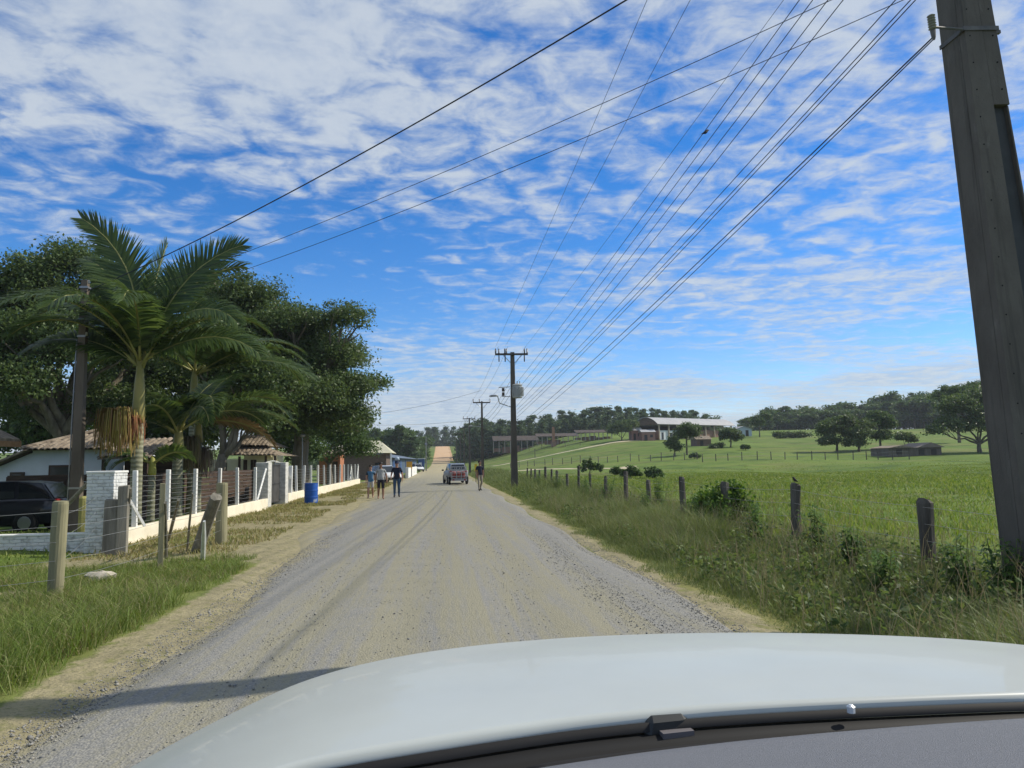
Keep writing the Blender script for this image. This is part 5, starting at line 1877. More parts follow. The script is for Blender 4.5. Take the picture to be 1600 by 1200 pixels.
# ------------------------------------------------------------------ right fence, bushes
def right_fence():
    e = empty('post_and_wire_fence', (0, 0, 0), 0, 'old dark timber post fence with wire strands along the pasture', 'fence')
    spec = [(1444, 780, 0.105), (1242, 755, 0.095), (1132, 753, 0.10), (1065, 745, 0.085), (1013, 750, 0.075), (977, 736, 0.08), (946, 744, 0.07), (922, 741, 0.07), (904, 728, 0.06), (886, 740, 0.07), (870, 735, 0.08), (862, 733, 0.06), (852, 729, 0.08), (843, 734, 0.06), (836, 733, 0.07), (830, 732, 0.06), (824, 731, 0.06)]
    tops = []
    for i, (px, py, r) in enumerate(spec):
        Y = 6.42 * FPX / (px - 690)
        Y = {0: 9.75, 1: 13.6}.get(i, Y)
        c = at(px, py, Y)
        g = float(gzi(c.x, Y))
        lean = random.uniform(-.04, .04)
        pts = [(c.x + lean, Y, g - 0.2), (c.x + lean * 0.5, Y, (g + c.z) / 2), (c.x, Y, c.z - 0.05), (c.x + 0.01, Y, c.z)]
        wobbly(pts, [r * 1.05, r, r * 0.97, r * 0.78], 8 if i < 6 else 6, 60 + i, 0.016 if i < 8 else 0.006).build('post', m_darkwood, e)
        tops.append((c.x, Y, c.z, g))
    pre = (tops[0][0] - 0.05, 4.0, 1.05, 0)
    for k in range(4):
        pts = [(pre[0], pre[1], 0.25 + 0.24 * k)] + [(x - 0.07, y, g + (z - g) * (0.24 + 0.22 * k)) for x, y, z, g in tops]
        wire_between('wire', pts, 0.0028, m_wire, e, 0.03, 3)
    # little bird on the second post
    x, y, z, g = tops[1]
    b = empty('bird', (x, y, z + 0.005), 2.0, 'tiny bird perched on the second fence post', 'bird')
    mbird = MATS['dark_plumage']
    MB().tube([(-0.07, 0, 0.02), (-0.03, 0, 0.045), (0.0, 0, 0.06), (0.02, 0, 0.09), (0.035, 0, 0.105), (0.06, 0, 0.108)], [0.005, 0.02, 0.028, 0.022, 0.016, 0.002], 8).build('body', mbird, b, smooth=True)
    for s in (-1, 1):
        MB().tube([(0.0, s * 0.012, 0.04), (0.005, s * 0.012, -0.01)], 0.003, 4).build('leg', mbird, b)
    return tops


RT = right_fence()


def bush(name, label, base, lobes, clumps, per, leaf, lm, seed, cat='bush', group=None):
    e = empty(name, base, 0, label, cat, group)
    me, C = crown_mesh('foliage', lobes, clumps, per, leaf, 0.22, lm, seed, shell=0.2, up=0.4)
    link('foliage', me, e)
    mb = MB()
    rr = random.Random(seed)
    for i in range(7):
        l = lobes[i % len(lobes)]
        limb(mb, (rr.uniform(-.08, .08), rr.uniform(-.08, .08), -0.05), (l[0] + rr.uniform(-.5, .5) * l[3], l[1] + rr.uniform(-.5, .5) * l[4], l[2] + 0.6 * l[5]), 0.018, 0.005, 0, 4, rr, 0.2)
    mb.build('stem', m_bark, e)
    return e


def weed(label, base, h, n, seed, lm, group='leafy weeds on the pasture fence line'):
    """upright herb: stems with long drooping leaves"""
    r = np.random.default_rng(seed)
    e = empty('weed_plant', base, 0, label, 'plant', group)
    st = MB()
    P, D, S = [], [], []
    for i in range(n):
        a = r.uniform(0, 6.28)
        tip = np.array([math.cos(a) * h * 0.3 * r.random(), math.sin(a) * h * 0.3 * r.random(), h * r.uniform(0.6, 1.0)])
        b = np.array([math.cos(a) * 0.06, math.sin(a) * 0.06, 0])
        st.tube([b, (b + tip) / 2 + np.array([0, 0, 0.03]), tip], [0.008, 0.006, 0.003], 4)
        for k in range(34):
            t = r.uniform(0.15, 1.0)
            P.append(b + (tip - b) * t)
            aa = r.uniform(0, 6.28)
            D.append((math.cos(aa), math.sin(aa), r.uniform(0.1, 0.6)))
            S.append(0.17 * (1.25 - 0.6 * t) * r.uniform(0.6, 1.2))
    P, D, S = np.array(P), unit(np.array(D)), np.array(S)
    W = unit(np.cross(D, [0, 0, 1.0])) * (S * 0.15)[:, None]
    mid = P + D * (S * 0.55)[:, None]
    tip = P + D * S[:, None] - np.array([0, 0, 1.0]) * (S * 0.45)[:, None]
    V = np.stack([P, mid + W, tip, mid - W], 1).reshape(-1, 3)
    link('leaves', np_mesh('leaves', V, np.arange(len(V)).reshape(-1, 4), lm), e)
    st.build('stem', m_lushstem, e)
    return e


m_lushstem = mat('green_stem', (0.10, 0.14, 0.04), rough=0.7)


def right_plants():
    x, y, z, g = RT[2]
    bush('fence_bush', 'leafy bush swallowing the third fence post', (x, y, g), [(-0.3, 0.05, 0.45, 0.38, 0.4, 0.45), (0.1, 0.3, 0.62, 0.45, 0.4, 0.45), (0.45, 0.3, 0.42, 0.38, 0.4, 0.4), (-0.15, 0.2, 0.35, 0.45, 0.35, 0.4), (0.25, 0.2, 0.85, 0.24, 0.25, 0.28)], 200, 30, 0.05, m_lush, 71)
    spots = [(1030, 775, 22.5, 1.35, 9), (915, 765, 31, 1.15, 8), (950, 770, 27.5, 1.1, 8), (1010, 778, 21.0, 0.9, 6), (1085, 800, 17.5, 0.9, 6), (1275, 830, 12.5, 0.95, 6), (1180, 815, 14.0, 0.85, 6), (870, 752, 38, 1.1, 8), (840, 748, 44, 1.1, 7), (800, 745, 50, 1.2, 8), (1500, 880, 8.5, 0.8, 7), (1570, 900, 7.6, 0.85, 8), (1380, 880, 8.8, 0.7, 6), (1330, 860, 10.5, 0.75, 6)]
    names = ['tall leafy weed beside the fifth fence post', 'bushy weed near the first bend of the far fence posts', 'leafy weed between the sixth and seventh fence posts', 'low leafy weed in front of the fifth fence post', 'young weed left of the overgrown third post', 'leafy weed to the right of the second fence post', 'leafy weed just right of the bush on the third post', 'weed clump where the fence posts shrink into the distance', 'weed clump near the foot of the transformer pole', 'tall weed right at the transformer pole', 'leafy weed beside the thick near pole', 'leafy weed at the foot of the thick near pole', 'low weed left of the nearest fence post', 'low weed halfway between the two nearest fence posts']
    for i, (px, py, Y, h, n) in enumerate(spots):
        p = at(px, py, Y)
        weed(names[i], (p.x, Y, float(gzi(p.x, Y))), h * 0.95, n + 2, 80 + i, m_lush)
    # flower heads on tall stalks in the meadow
    r = np.random.default_rng(9)
    n = 420
    y = 10 + 16 * r.random(n)
    x = 7.0 + 7 * r.random(n) ** 1.4
    z0 = gzi(x, y)
    hh = r.uniform(0.5, 0.95, n)
    V, q, t = blades(x, y, z0, hh, 0.007 + 0 * x, 0.25, r)
    k = np.repeat(np.arange(n), 12)
    P = np.stack([x, y, z0 + hh * 0.96], 1)[k] + r.normal(size=(len(k), 3)) * 0.035
    V2, F2 = leaf_quads(P, unit(r.normal(size=(len(k), 3))), 0.012, 0.7, r)
    o = link('grass', np_mesh('grass', np.concatenate([V, V2]), [q, t, F2 + len(V)], leafmat('seed_heads', [(0.20, 0.22, 0.08), (0.30, 0.28, 0.13), (0.22, 0.18, 0.09)], trans=0.3)))
    tag(o, 'pale seed heads on thin stems in the pasture edge', 'grass', kind='stuff')
    # stone in the left grass
    p = gp(157, 910)
    e = MB()
    e.lathe([(0.10, 0), (0.17, 0.03), (0.18, 0.09), (0.12, 0.14), (0.03, 0.155)], n=9)
    e.v = [(x * 1.25 + random.uniform(-.02, .02), y * 0.8 + random.uniform(-.02, .02), z * 0.9 + random.uniform(-.012, .012)) for x, y, z in e.v]
    o = e.build('stone', mat('pale_stone', (0.42, 0.37, 0.29), (0.52, 0.47, 0.38), scale=8, rough=0.95, bump=0.4), None)
    o.location = (p.x, p.y, float(gzi(p.x, p.y)) + 0.03)
    tag(o, 'pale block of stone lying in the corner grass', 'stone')


right_plants()

# ------------------------------------------------------------------ cars
m_tyre = mat('tyre_rubber', (0.02, 0.02, 0.02), rough=0.85)
m_rim = mat('alloy_rim', (0.35, 0.36, 0.37), rough=0.35, metallic=0.8)
m_carglass = mat('car_glass', (0.012, 0.016, 0.02), rough=0.06, spec=0.6)
m_red = mat('red_lens', (0.32, 0.015, 0.012), rough=0.25)
m_lens = mat('clear_lens', (0.55, 0.57, 0.58), rough=0.15)
m_plastic = mat('black_plastic', (0.011, 0.011, 0.012), rough=0.72)


def car(name, label, loc, rz, paint, L=4.0, W=1.68, H=1.48, group=None, plate=True):
    """hatchback built along +x (nose at +x), origin on the ground under its middle"""
    e = empty(name, loc, rz, label, 'car', group)
    hl = L / 2
    # stations: x, sill z, belt z, half width at sill, half width at belt
    st = [(-1.0, 0.42, 0.80, 0.72, 0.78), (-0.97, 0.30, 0.95, 0.80, 0.86), (-0.80, 0.24, 0.98, 0.86, 0.95), (-0.45, 0.20, 0.98, 0.92, 1.0), (0.0, 0.20, 0.95, 0.94, 1.0),
          (0.40, 0.20, 0.92, 0.92, 0.99), (0.62, 0.22, 0.86, 0.88, 0.96), (0.85, 0.24, 0.74, 0.84, 0.90), (0.97, 0.30, 0.62, 0.74, 0.78), (1.0, 0.40, 0.56, 0.66, 0.70)]
    hw = W / 2
    rings = []
    for (x, zs, zb, ws, wb) in st:
        zs_, zb_ = zs * H / 1.48, zb * H / 1.48
        mid = zs_ + 0.45 * (zb_ - zs_)
        half = [(ws * 0.9, zs_), (ws, zs_ + 0.05), (wb * 1.0, mid), (wb * 0.985, zb_ - 0.05), (wb * 0.90, zb_)]
        rings.append([(x * hl, y * hw, z) for y, z in half] + [(x * hl, -y * hw, z) for y, z in reversed(half)])
    mb = MB()
    n = len(rings[0])
    vs = [p for r in rings for p in r]
    fs = []
    for i in range(len(rings) - 1):
        for k in range(n):
            k2 = (k + 1) % n
            fs.append((i * n + k, i * n + k2, (i + 1) * n + k2, (i + 1) * n + k))
    fs += [tuple(range(n)), tuple((len(rings) - 1) * n + k for k in range(n))]
    mb.add(vs, fs)
    body = mb.build('body', paint, e, smooth=True)
    # greenhouse: pillars and roof
    zr = H
    zb = 0.96 * H / 1.48
    low = [(-0.93 * hl, 0.80 * hw), (-0.5 * hl, 0.90 * hw), (0.10 * hl, 0.90 * hw), (0.52 * hl, 0.82 * hw)]
    top = [(-0.74 * hl, 0.62 * hw), (-0.45 * hl, 0.70 * hw), (0.0 * hl, 0.70 * hw), (0.14 * hl, 0.64 * hw)]
    zl = [zb * 0.985, zb, zb * 0.975, zb * 0.92]
    zt = [zr - 0.06, zr - 0.005, zr, zr - 0.05]
    gv = []
    for s in (1, -1):
        for (x, y), z in zip(low, zl):
            gv.append((x, s * y, z))
        for (x, y), z in zip(top, zt):
            gv.append((x, s * y, z))
    gf = []
    for o in (0, 8):
        for k in range(3):
            gf.append((o + k, o + k + 1, o + 4 + k + 1, o + 4 + k))
    gf += [(4, 5, 13, 12), (5, 6, 14, 13), (6, 7, 15, 14), (0, 4, 12, 8), (3, 11, 15, 7)]
    rf = MB().add(gv, gf).build('roof', paint, e, smooth=False)

    def pane(pts, push, nm='window', frac=0.10):
        c = sum((Vector(p) for p in pts), Vector()) / len(pts)
        q = [Vector(p).lerp(c, frac) + Vector(push) for p in pts]
        return MB().prism(q, Vector(push) * 0.4).build(nm, m_carglass, rf)
    for o, s in ((0, 1), (8, -1)):
        for k in range(3):
            pane([gv[o + k], gv[o + k + 1], gv[o + 5 + k], gv[o + 4 + k]], (0, 0.012 * s, 0.004), 'side_window', 0.12)
    pane([gv[0], gv[4], gv[12], gv[8]], (-0.014, 0, 0.006), 'rear_window', 0.12)
    pane([gv[3], gv[11], gv[15], gv[7]], (0.014, 0, 0.010), 'windscreen', 0.06)
    # wheels
    r = 0.30 * H / 1.48 + 0.005
    for x in (-0.62 * hl, 0.64 * hl):
        for s in (1, -1):
            w = MB()
            y = s * (hw * 0.98 - 0.09)
            w.tube([(x, y - 0.10, r), (x, y - 0.085, r), (x, y + 0.085, r), (x, y + 0.10, r)], [r * 0.88, r, r, r * 0.88], 20)
            wo = w.build('wheel', m_tyre, e)
            MB().tube([(x, y + s * 0.095, r), (x, y + s * 0.106, r)], [r * 0.62, r * 0.58], 14).build('rim', m_rim, wo)
            MB().tube([(x, y - s * 0.02, r), (x, y + s * 0.075, r)], r * 1.16, 18).build('wheel_arch', m_plastic, e)
    for s in (1, -1):
        MB().box((-0.965 * hl, s * hw * 0.70, 0.82 * H / 1.48), (0.10, 0.20, 0.26)).build('tail_light', m_red, e, bevel=0.02)
        MB().box((0.93 * hl, s * hw * 0.66, 0.60 * H / 1.48), (0.16, 0.34, 0.13)).build('headlight', m_lens, e, bevel=0.03)
        MB().box((0.36 * hl, s * (hw + 0.07), 0.98 * H / 1.48), (0.12, 0.18, 0.12)).build('mirror', m_plastic, e, bevel=0.03)
    MB().box((-1.0 * hl, 0, 0.40), (0.10, W * 0.84, 0.16)).build('bumper', m_plastic, e, bevel=0.03)
    MB().box((0.99 * hl, 0, 0.36), (0.10, W * 0.72, 0.18)).build('bumper', m_plastic, e, bevel=0.03)
    MB().box((-1.035 * hl + 0.02, 0, 0.62), (0.02, 0.42, 0.13)).build('license_plate', m_housewhite, e)
    return e


m_silver = mat('silver_paint', (0.25, 0.255, 0.26), rough=0.42, metallic=0.2, coat=0.2)
m_whitepaint = mat('white_paint', (0.74, 0.75, 0.74), rough=0.3, coat=0.7)
m_darkpaint = mat('dark_blue_black_paint', (0.012, 0.014, 0.022), rough=0.3, coat=0.4)


def cars():
    c = at(713.5, 750, 56.5)
    car('hatchback_car', 'silver hatchback parked at the road edge, towing the caged trailer', (at(711.5, 750, 58.8).x, 58.8, 0.03), R_(96), m_silver, 4.0, 1.68, 1.55)
    # trailer: railed cage on two wheels
    t = at(716.0, 752, 55.0)
    e = empty('cage_trailer', (t.x, 55.2, 0.03), R_(4), 'small railed trailer with red load behind the silver car', 'trailer')
    e.scale = (0.80, 1, 1)
    mr = mat('trailer_white_rail', (0.36, 0.36, 0.35), rough=0.5)
    mg = mat('trailer_grey', (0.20, 0.20, 0.21), (0.28, 0.28, 0.28), scale=6, rough=0.7)
    MB().box((0, 0, 0.44), (1.32, 1.5, 0.10)).build('bed', mg, e)
    MB().box((0, -0.80, 0.33), (1.45, 0.07, 0.10)).build('bumper_bar', mr, e)
    for z in (0.62, 0.86, 1.10, 1.30):
        for y in (-0.74, 0.74):
            MB().box((0, y, z), (1.34, 0.045, 0.045)).build('rail', mr, e)
        for x in (-0.66, 0.66):
            MB().box((x, 0, z), (0.045, 1.48, 0.045)).build('rail', mr, e)
    for x in (-0.66, -0.22, 0.22, 0.66):
        for y in (-0.76, 0.76):
            MB().box((x, y, 0.88), (0.05, 0.05, 0.92)).build('upright', mr, e)
    for i, x in enumerate((-0.42, 0.0, 0.42)):
        for j, y in enumerate((-0.48, 0.0, 0.48)):
            MB().lathe([(0.14, 0.5), (0.17, 0.54), (0.17, 0.86), (0.14, 0.93), (0.06, 0.96)], c=(x, y, 0), n=12).build('gas_cylinder', mat('faded_red_paint', (0.33, 0.07, 0.05), (0.26, 0.05, 0.04), scale=6, rough=0.5), e)
    for s in (-1, 1):
        w = MB().tube([(s * 0.80 - 0.09, 0.1, 0.29), (s * 0.80 - 0.07, 0.1, 0.29), (s * 0.80 + 0.07, 0.1, 0.29), (s * 0.80 + 0.09, 0.1, 0.29)], [0.25, 0.29, 0.29, 0.25], 18).build('wheel', m_tyre, e)
        MB().tube([(s * 0.885, 0.1, 0.29), (s * 0.897, 0.1, 0.29)], 0.16, 12).build('rim', m_rim, w)
        MB().box((s * 0.80, 0.1, 0.62), (0.22, 0.7, 0.03)).build('mudguard', mg, e)
        MB().box((s * 0.52, -0.845, 0.36), (0.16, 0.02, 0.08)).build('tail_light', m_red, e)
    MB().tube([(0, 0.75, 0.44), (0.0, 1.5, 0.46)], 0.04, 6).build('drawbar', mg, e)
    # parked cars
    c = at(612, 752, 66)
    car('parked_car', 'white car parked behind the walking people', (c.x - 0.6, 66.5, 0.0), R_(-62), m_whitepaint, 4.1, 1.7, 1.48)
    c = at(682, 732, 150)
    car('parked_car', 'tiny white car in front of the blue kiosk', (at(652, 734, 140).x, 140, 0), R_(-70), m_whitepaint, 4.0, 1.7, 1.45)
    x = at(106, 780, 21.6).x
    car('parked_car', 'dark car standing in shade between the brick wall and board fence', (x - 2.05, 21.8, 0.0), R_(180), m_darkpaint, 4.1, 1.68, 1.38)


cars()


# ------------------------------------------------------------------ people
def mat_cloth(nm, c):
    return mat(nm, c, tuple(v * 0.75 for v in c), scale=9, rough=0.9, bump=0.25, bscale=16)


m_skin_a = mat('skin_brown', (0.25, 0.135, 0.085), rough=0.6)
m_skin_b = mat('skin_tan', (0.36, 0.20, 0.135), rough=0.6)


def person(label, loc, rz, H, regions, pose, hair, seed=0, cap=None, build=1.0):
    """one continuous skinned figure, facing -y; regions name the material of each body zone"""
    k = H / 1.75
    e = empty('person', loc, rz, label, 'person', 'people walking on the road')
    V, Rr, E, Z = [], [], [], []

    def v(x, y, z, r, r2=None):
        V.append((x * k, y * k, z * k))
        Rr.append((r * k * build, (r2 or r) * k * build))
        return len(V) - 1

    def ed(a, b, zone):
        E.append((a, b))
        Z.append(zone)
    pel = v(0, 0, 0.97, 0.150, 0.105)
    bel = v(0, -0.01, 1.12, 0.150, 0.108)
    che = v(0, 0, 1.31, 0.165, 0.115)
    nb = v(0, 0.005, 1.46, 0.075, 0.07)
    nk = v(0, -0.005, 1.53, 0.052)
    jw = v(0, -0.03, 1.60, 0.068, 0.078)
    hd = v(0, -0.015, 1.68, 0.078, 0.094)
    tp = v(0, 0.0, 1.745, 0.05, 0.06)
    ns = v(0, -0.115, 1.645, 0.014)
    ed(pel, bel, 'shirt'); ed(bel, che, 'shirt'); ed(che, nb, 'shirt'); ed(nb, nk, 'skin'); ed(nk, jw, 'skin'); ed(jw, hd, 'skin'); ed(hd, tp, 'skin'); ed(jw, ns, 'skin')
    for s in (-1, 1):
        P = pose[0 if s < 0 else 1]
        hip = v(s * 0.095, 0, 0.90, 0.095, 0.10)
        ky, ay = P['knee'], P['ankle']
        kn = v(s * 0.105, ky, 0.50 + P.get('lift', 0) * 0.3, 0.068)
        cf = v(s * 0.107, ky * 0.35 + ay * 0.65 + 0.02, 0.30 + P.get('lift', 0) * 0.6, 0.058)
        an = v(s * 0.105, ay, 0.10 + P.get('lift', 0), 0.042)
        he = v(s * 0.105, ay + 0.04, 0.045 + P.get('lift', 0), 0.04)
        to = v(s * 0.125, ay - 0.15, 0.035 + P.get('lift', 0) * 0.4, 0.034)
        ed(pel, hip, 'pants'); ed(hip, kn, 'thigh'); ed(kn, cf, 'shin'); ed(cf, an, 'shin'); ed(an, he, 'shoe'); ed(an, to, 'shoe')
        sh = v(s * 0.175, 0.0, 1.42, 0.062)
        el = v(s * (0.225 + P.get('out', 0)), P['elbow'][0], P['elbow'][1], 0.046)
        wr = v(s * (0.235 + P.get('out', 0) * 1.3), P['wrist'][0], P['wrist'][1], 0.030)
        d = Vector((0, P['wrist'][0] - P['elbow'][0], P['wrist'][1] - P['elbow'][1])).normalized()
        W = Vector((s * (0.235 + P.get('out', 0) * 1.3), P['wrist'][0], P['wrist'][1]))
        pm = v(W.x, W.y + d.y * 0.07, W.z + d.z * 0.07, 0.022, 0.036)
        ed(che, sh, 'shirt'); ed(sh, el, 'sleeve'); ed(el, wr, 'forearm'); ed(wr, pm, 'skin')
        for f, (oy, ln) in enumerate(((-0.030, 0.072), (-0.010, 0.082), (0.010, 0.076), (0.030, 0.06))):
            a = v(W.x, W.y + d.y * 0.115 + oy, W.z + d.z * 0.115, 0.0095)
            b = v(W.x - s * 0.018, W.y + d.y * (0.115 + ln) + oy - 0.008, W.z + d.z * (0.115 + ln), 0.008)
            ed(pm, a, 'skin'); ed(a, b, 'skin')
        th = v(W.x - s * 0.01, W.y + d.y * 0.06 - 0.048, W.z + d.z * 0.06, 0.010)
        t2 = v(W.x - s * 0.014, W.y + d.y * 0.10 - 0.062, W.z + d.z * 0.10, 0.008)
        ed(wr, th, 'skin'); ed(th, t2, 'skin')
    me = bpy.data.meshes.new('body')
    me.from_pydata(V, E, [])
    ob = bpy.data.objects.new('body_cage', me)
    tmp = bpy.data.collections.new('tmp_people')
    scene.collection.children.link(tmp)
    tmp.objects.link(ob)
    ob.modifiers.new('skin', 'SKIN').use_smooth_shade = True
    sv = me.skin_vertices[0].data
    for i, rr in enumerate(Rr):
        sv[i].radius = rr
        sv[i].use_root = (i == 0)
    ss = ob.modifiers.new('sub', 'SUBSURF')
    ss.levels = ss.render_levels = 2
    dg = bpy.context.evaluated_depsgraph_get()
    m2 = bpy.data.meshes.new_from_object(ob.evaluated_get(dg))
    bpy.data.objects.remove(ob)
    bpy.data.collections.remove(tmp)
    zones = ['skin', 'shirt', 'sleeve', 'forearm', 'pants', 'thigh', 'shin', 'shoe']
    m2.materials.clear()
    for z in zones:
        m2.materials.append(regions[z] if z in regions else regions['skin'])
    A = np.array([V[a] for a, b in E])
    B = np.array([V[b] for a, b in E])
    zi = np.array([zones.index(z) for z in Z])
    cen = np.array([p.center for p in m2.polygons])
    AB = B - A
    t = np.clip(((cen[:, None] - A) * AB).sum(-1) / (AB ** 2).sum(-1), 0, 1)
    dist = np.linalg.norm(cen[:, None] - (A + t[..., None] * AB), axis=-1)
    near = dist.argmin(1)
    idx = zi[near]
    tt = t[np.arange(len(near)), near]
    hem = regions.get('sleeve_end', 1.0)
    idx = np.where((idx == 2) & (tt > hem), 0, idx)
    leg = regions.get('leg_end', 1.0)
    idx = np.where((idx == 5) & (tt > leg), zones.index('shin'), idx)
    pz = cen[:, 2] / k
    idx = np.where(((idx == 1) & (pz < regions.get('shirt_hem', 0.90))), 4, idx)
    idx = np.where(((idx == 4) & (pz > regions.get('shirt_hem', 0.90)) & (np.abs(cen[:, 0]) < 0.17 * k)), 1, idx)
    m2.polygons.foreach_set('material_index', idx.astype(np.int32))
    m2.polygons.foreach_set('use_smooth', [True] * len(m2.polygons))
    b = link('body', m2, e)
    # face
    for s in (-1, 1):
        MB().lathe([(0.004, -0.010), (0.013, 0), (0.004, 0.010)], c=(s * 0.032 * k, -0.100 * k, 1.668 * k), n=8).build('eye', mat('eye_dark', (0.015, 0.012, 0.01), rough=0.3), e)
        MB().tube([(s * 0.082 * k, 0.0, 1.63 * k), (s * 0.098 * k, 0.012, 1.655 * k), (s * 0.088 * k, 0.005, 1.685 * k)], 0.012 * k, 6).build('ear', regions['skin'], e)
    MB().box((0, -0.106 * k, 1.600 * k), (0.05 * k, 0.012 * k, 0.012 * k)).build('mouth', mat('lips', (0.22, 0.08, 0.07), rough=0.6), e)
    # hair or cap
    hb = MB()
    if cap:
        hb.lathe([(0.100 * k, -0.05 * k), (0.104 * k, 0.0), (0.10 * k, 0.06 * k), (0.07 * k, 0.105 * k), (0.02 * k, 0.12 * k)], c=(0, -0.005 * k, 1.70 * k), n=16)
        hb.prism([(-0.08 * k, -0.085 * k, 1.69 * k), (0.08 * k, -0.085 * k, 1.69 * k), (0.06 * k, -0.19 * k, 1.675 * k), (-0.06 * k, -0.19 * k, 1.675 * k)], (0, 0, 0.012 * k))
        hb.build('cap', cap, e, smooth=False)
    else:
        hb.lathe([(0.086 * k, -0.06 * k), (0.100 * k, -0.02 * k), (0.102 * k, 0.03 * k), (0.085 * k, 0.075 * k), (0.03 * k, 0.10 * k)], c=(0, 0.012 * k, 1.70 * k), n=16)
        hb.build('hair', hair, e, smooth=True)
    return e


def people():
    mh = mat('dark_hair', (0.012, 0.009, 0.007), rough=0.5)
    navy = mat_cloth('navy_shirt', (0.012, 0.016, 0.035))
    jeans = mat_cloth('blue_jeans', (0.045, 0.085, 0.14))
    grey = mat_cloth('grey_tshirt', (0.34, 0.35, 0.34))
    dshort = mat_cloth('dark_shorts', (0.022, 0.02, 0.03))
    bshirt = mat_cloth('blue_tshirt', (0.06, 0.16, 0.27))
    wshort = mat_cloth('pale_shorts', (0.50, 0.47, 0.43))
    beige = mat_cloth('beige_trousers', (0.30, 0.26, 0.20))
    blk = mat('black_boots', (0.012, 0.011, 0.011), rough=0.6)
    walkL = {'knee': -0.10, 'ankle': -0.16, 'elbow': (0.05, 1.16), 'wrist': (-0.06, 0.94)}
    walkR = {'knee': -0.04, 'ankle': 0.22, 'elbow': (0.06, 1.16), 'wrist': (0.08, 0.92), 'lift': 0.03}

    def foot(px, py):
        p = gp(px, py, 0.02)
        return (p.x, p.y, float(max(road_z(p.x, p.y), gzi(p.x, p.y))))
    e = person('man in navy shirt, jeans and pale cap carrying a bundle, walking toward the car', foot(620, 776.5), 0.02, 1.76,
               dict(skin=m_skin_b, shirt=navy, sleeve=navy, pants=jeans, thigh=jeans, shin=jeans, shoe=blk, sleeve_end=0.75, shirt_hem=0.86),
               ({'knee': -0.06, 'ankle': -0.05, 'elbow': (0.02, 1.17), 'wrist': (-0.14, 1.02), 'out': 0.03}, {'knee': -0.03, 'ankle': 0.10, 'elbow': (0.03, 1.16), 'wrist': (-0.03, 0.92), 'out': 0.04}), mh, cap=mat_cloth('navy_cap', (0.03, 0.04, 0.08)), build=1.08)
    # pale bundle on his head
    mb = MB()
    mb.lathe([(0.07, 0), (0.11, 0.04), (0.115, 0.11), (0.08, 0.17), (0.02, 0.19)], n=10)
    mb.v = [(x + random.uniform(-.012, .012), y + random.uniform(-.012, .012), z) for x, y, z in mb.v]
    o = mb.build('bundle', mat_cloth('pale_blue_cloth', (0.42, 0.50, 0.58)), None, smooth=True)
    o.location = Vector(e.location) + Vector((0.02, 0.0, 1.815))
    tag(o, 'pale blue cloth bundle balanced on the head of the man in jeans', 'bundle')
    person('youth in grey T-shirt and dark shorts, middle of the three walkers', foot(595, 779.5), 0.12, 1.72,
           dict(skin=m_skin_a, shirt=grey, sleeve=grey, pants=dshort, thigh=dshort, shoe=m_skin_a, sleeve_end=0.6, leg_end=0.92, shirt_hem=0.95),
           (walkR, {'knee': -0.06, 'ankle': -0.08, 'elbow': (0.04, 1.14), 'wrist': (-0.02, 0.90), 'out': 0.04}), mh)
    person('boy in blue T-shirt and pale shorts, walking nearest the white fence', foot(579, 777.5), 0.0, 1.60,
           dict(skin=m_skin_b, shirt=bshirt, sleeve=mat_cloth('dark_blue_sleeve', (0.02, 0.035, 0.06)), pants=wshort, thigh=wshort, shoe=m_skin_b, sleeve_end=0.6, leg_end=0.8, shirt_hem=0.90),
           (walkL, walkR), mh)
    person('man in dark shirt, beige trousers and black boots beside the tall grass', foot(750, 766.5), 0.3, 1.73,
           dict(skin=m_skin_a, shirt=navy, sleeve=navy, pants=beige, thigh=beige, shin=beige, shoe=blk, sleeve_end=0.7, shirt_hem=0.93),
           (walkL, walkR), mh)


people()


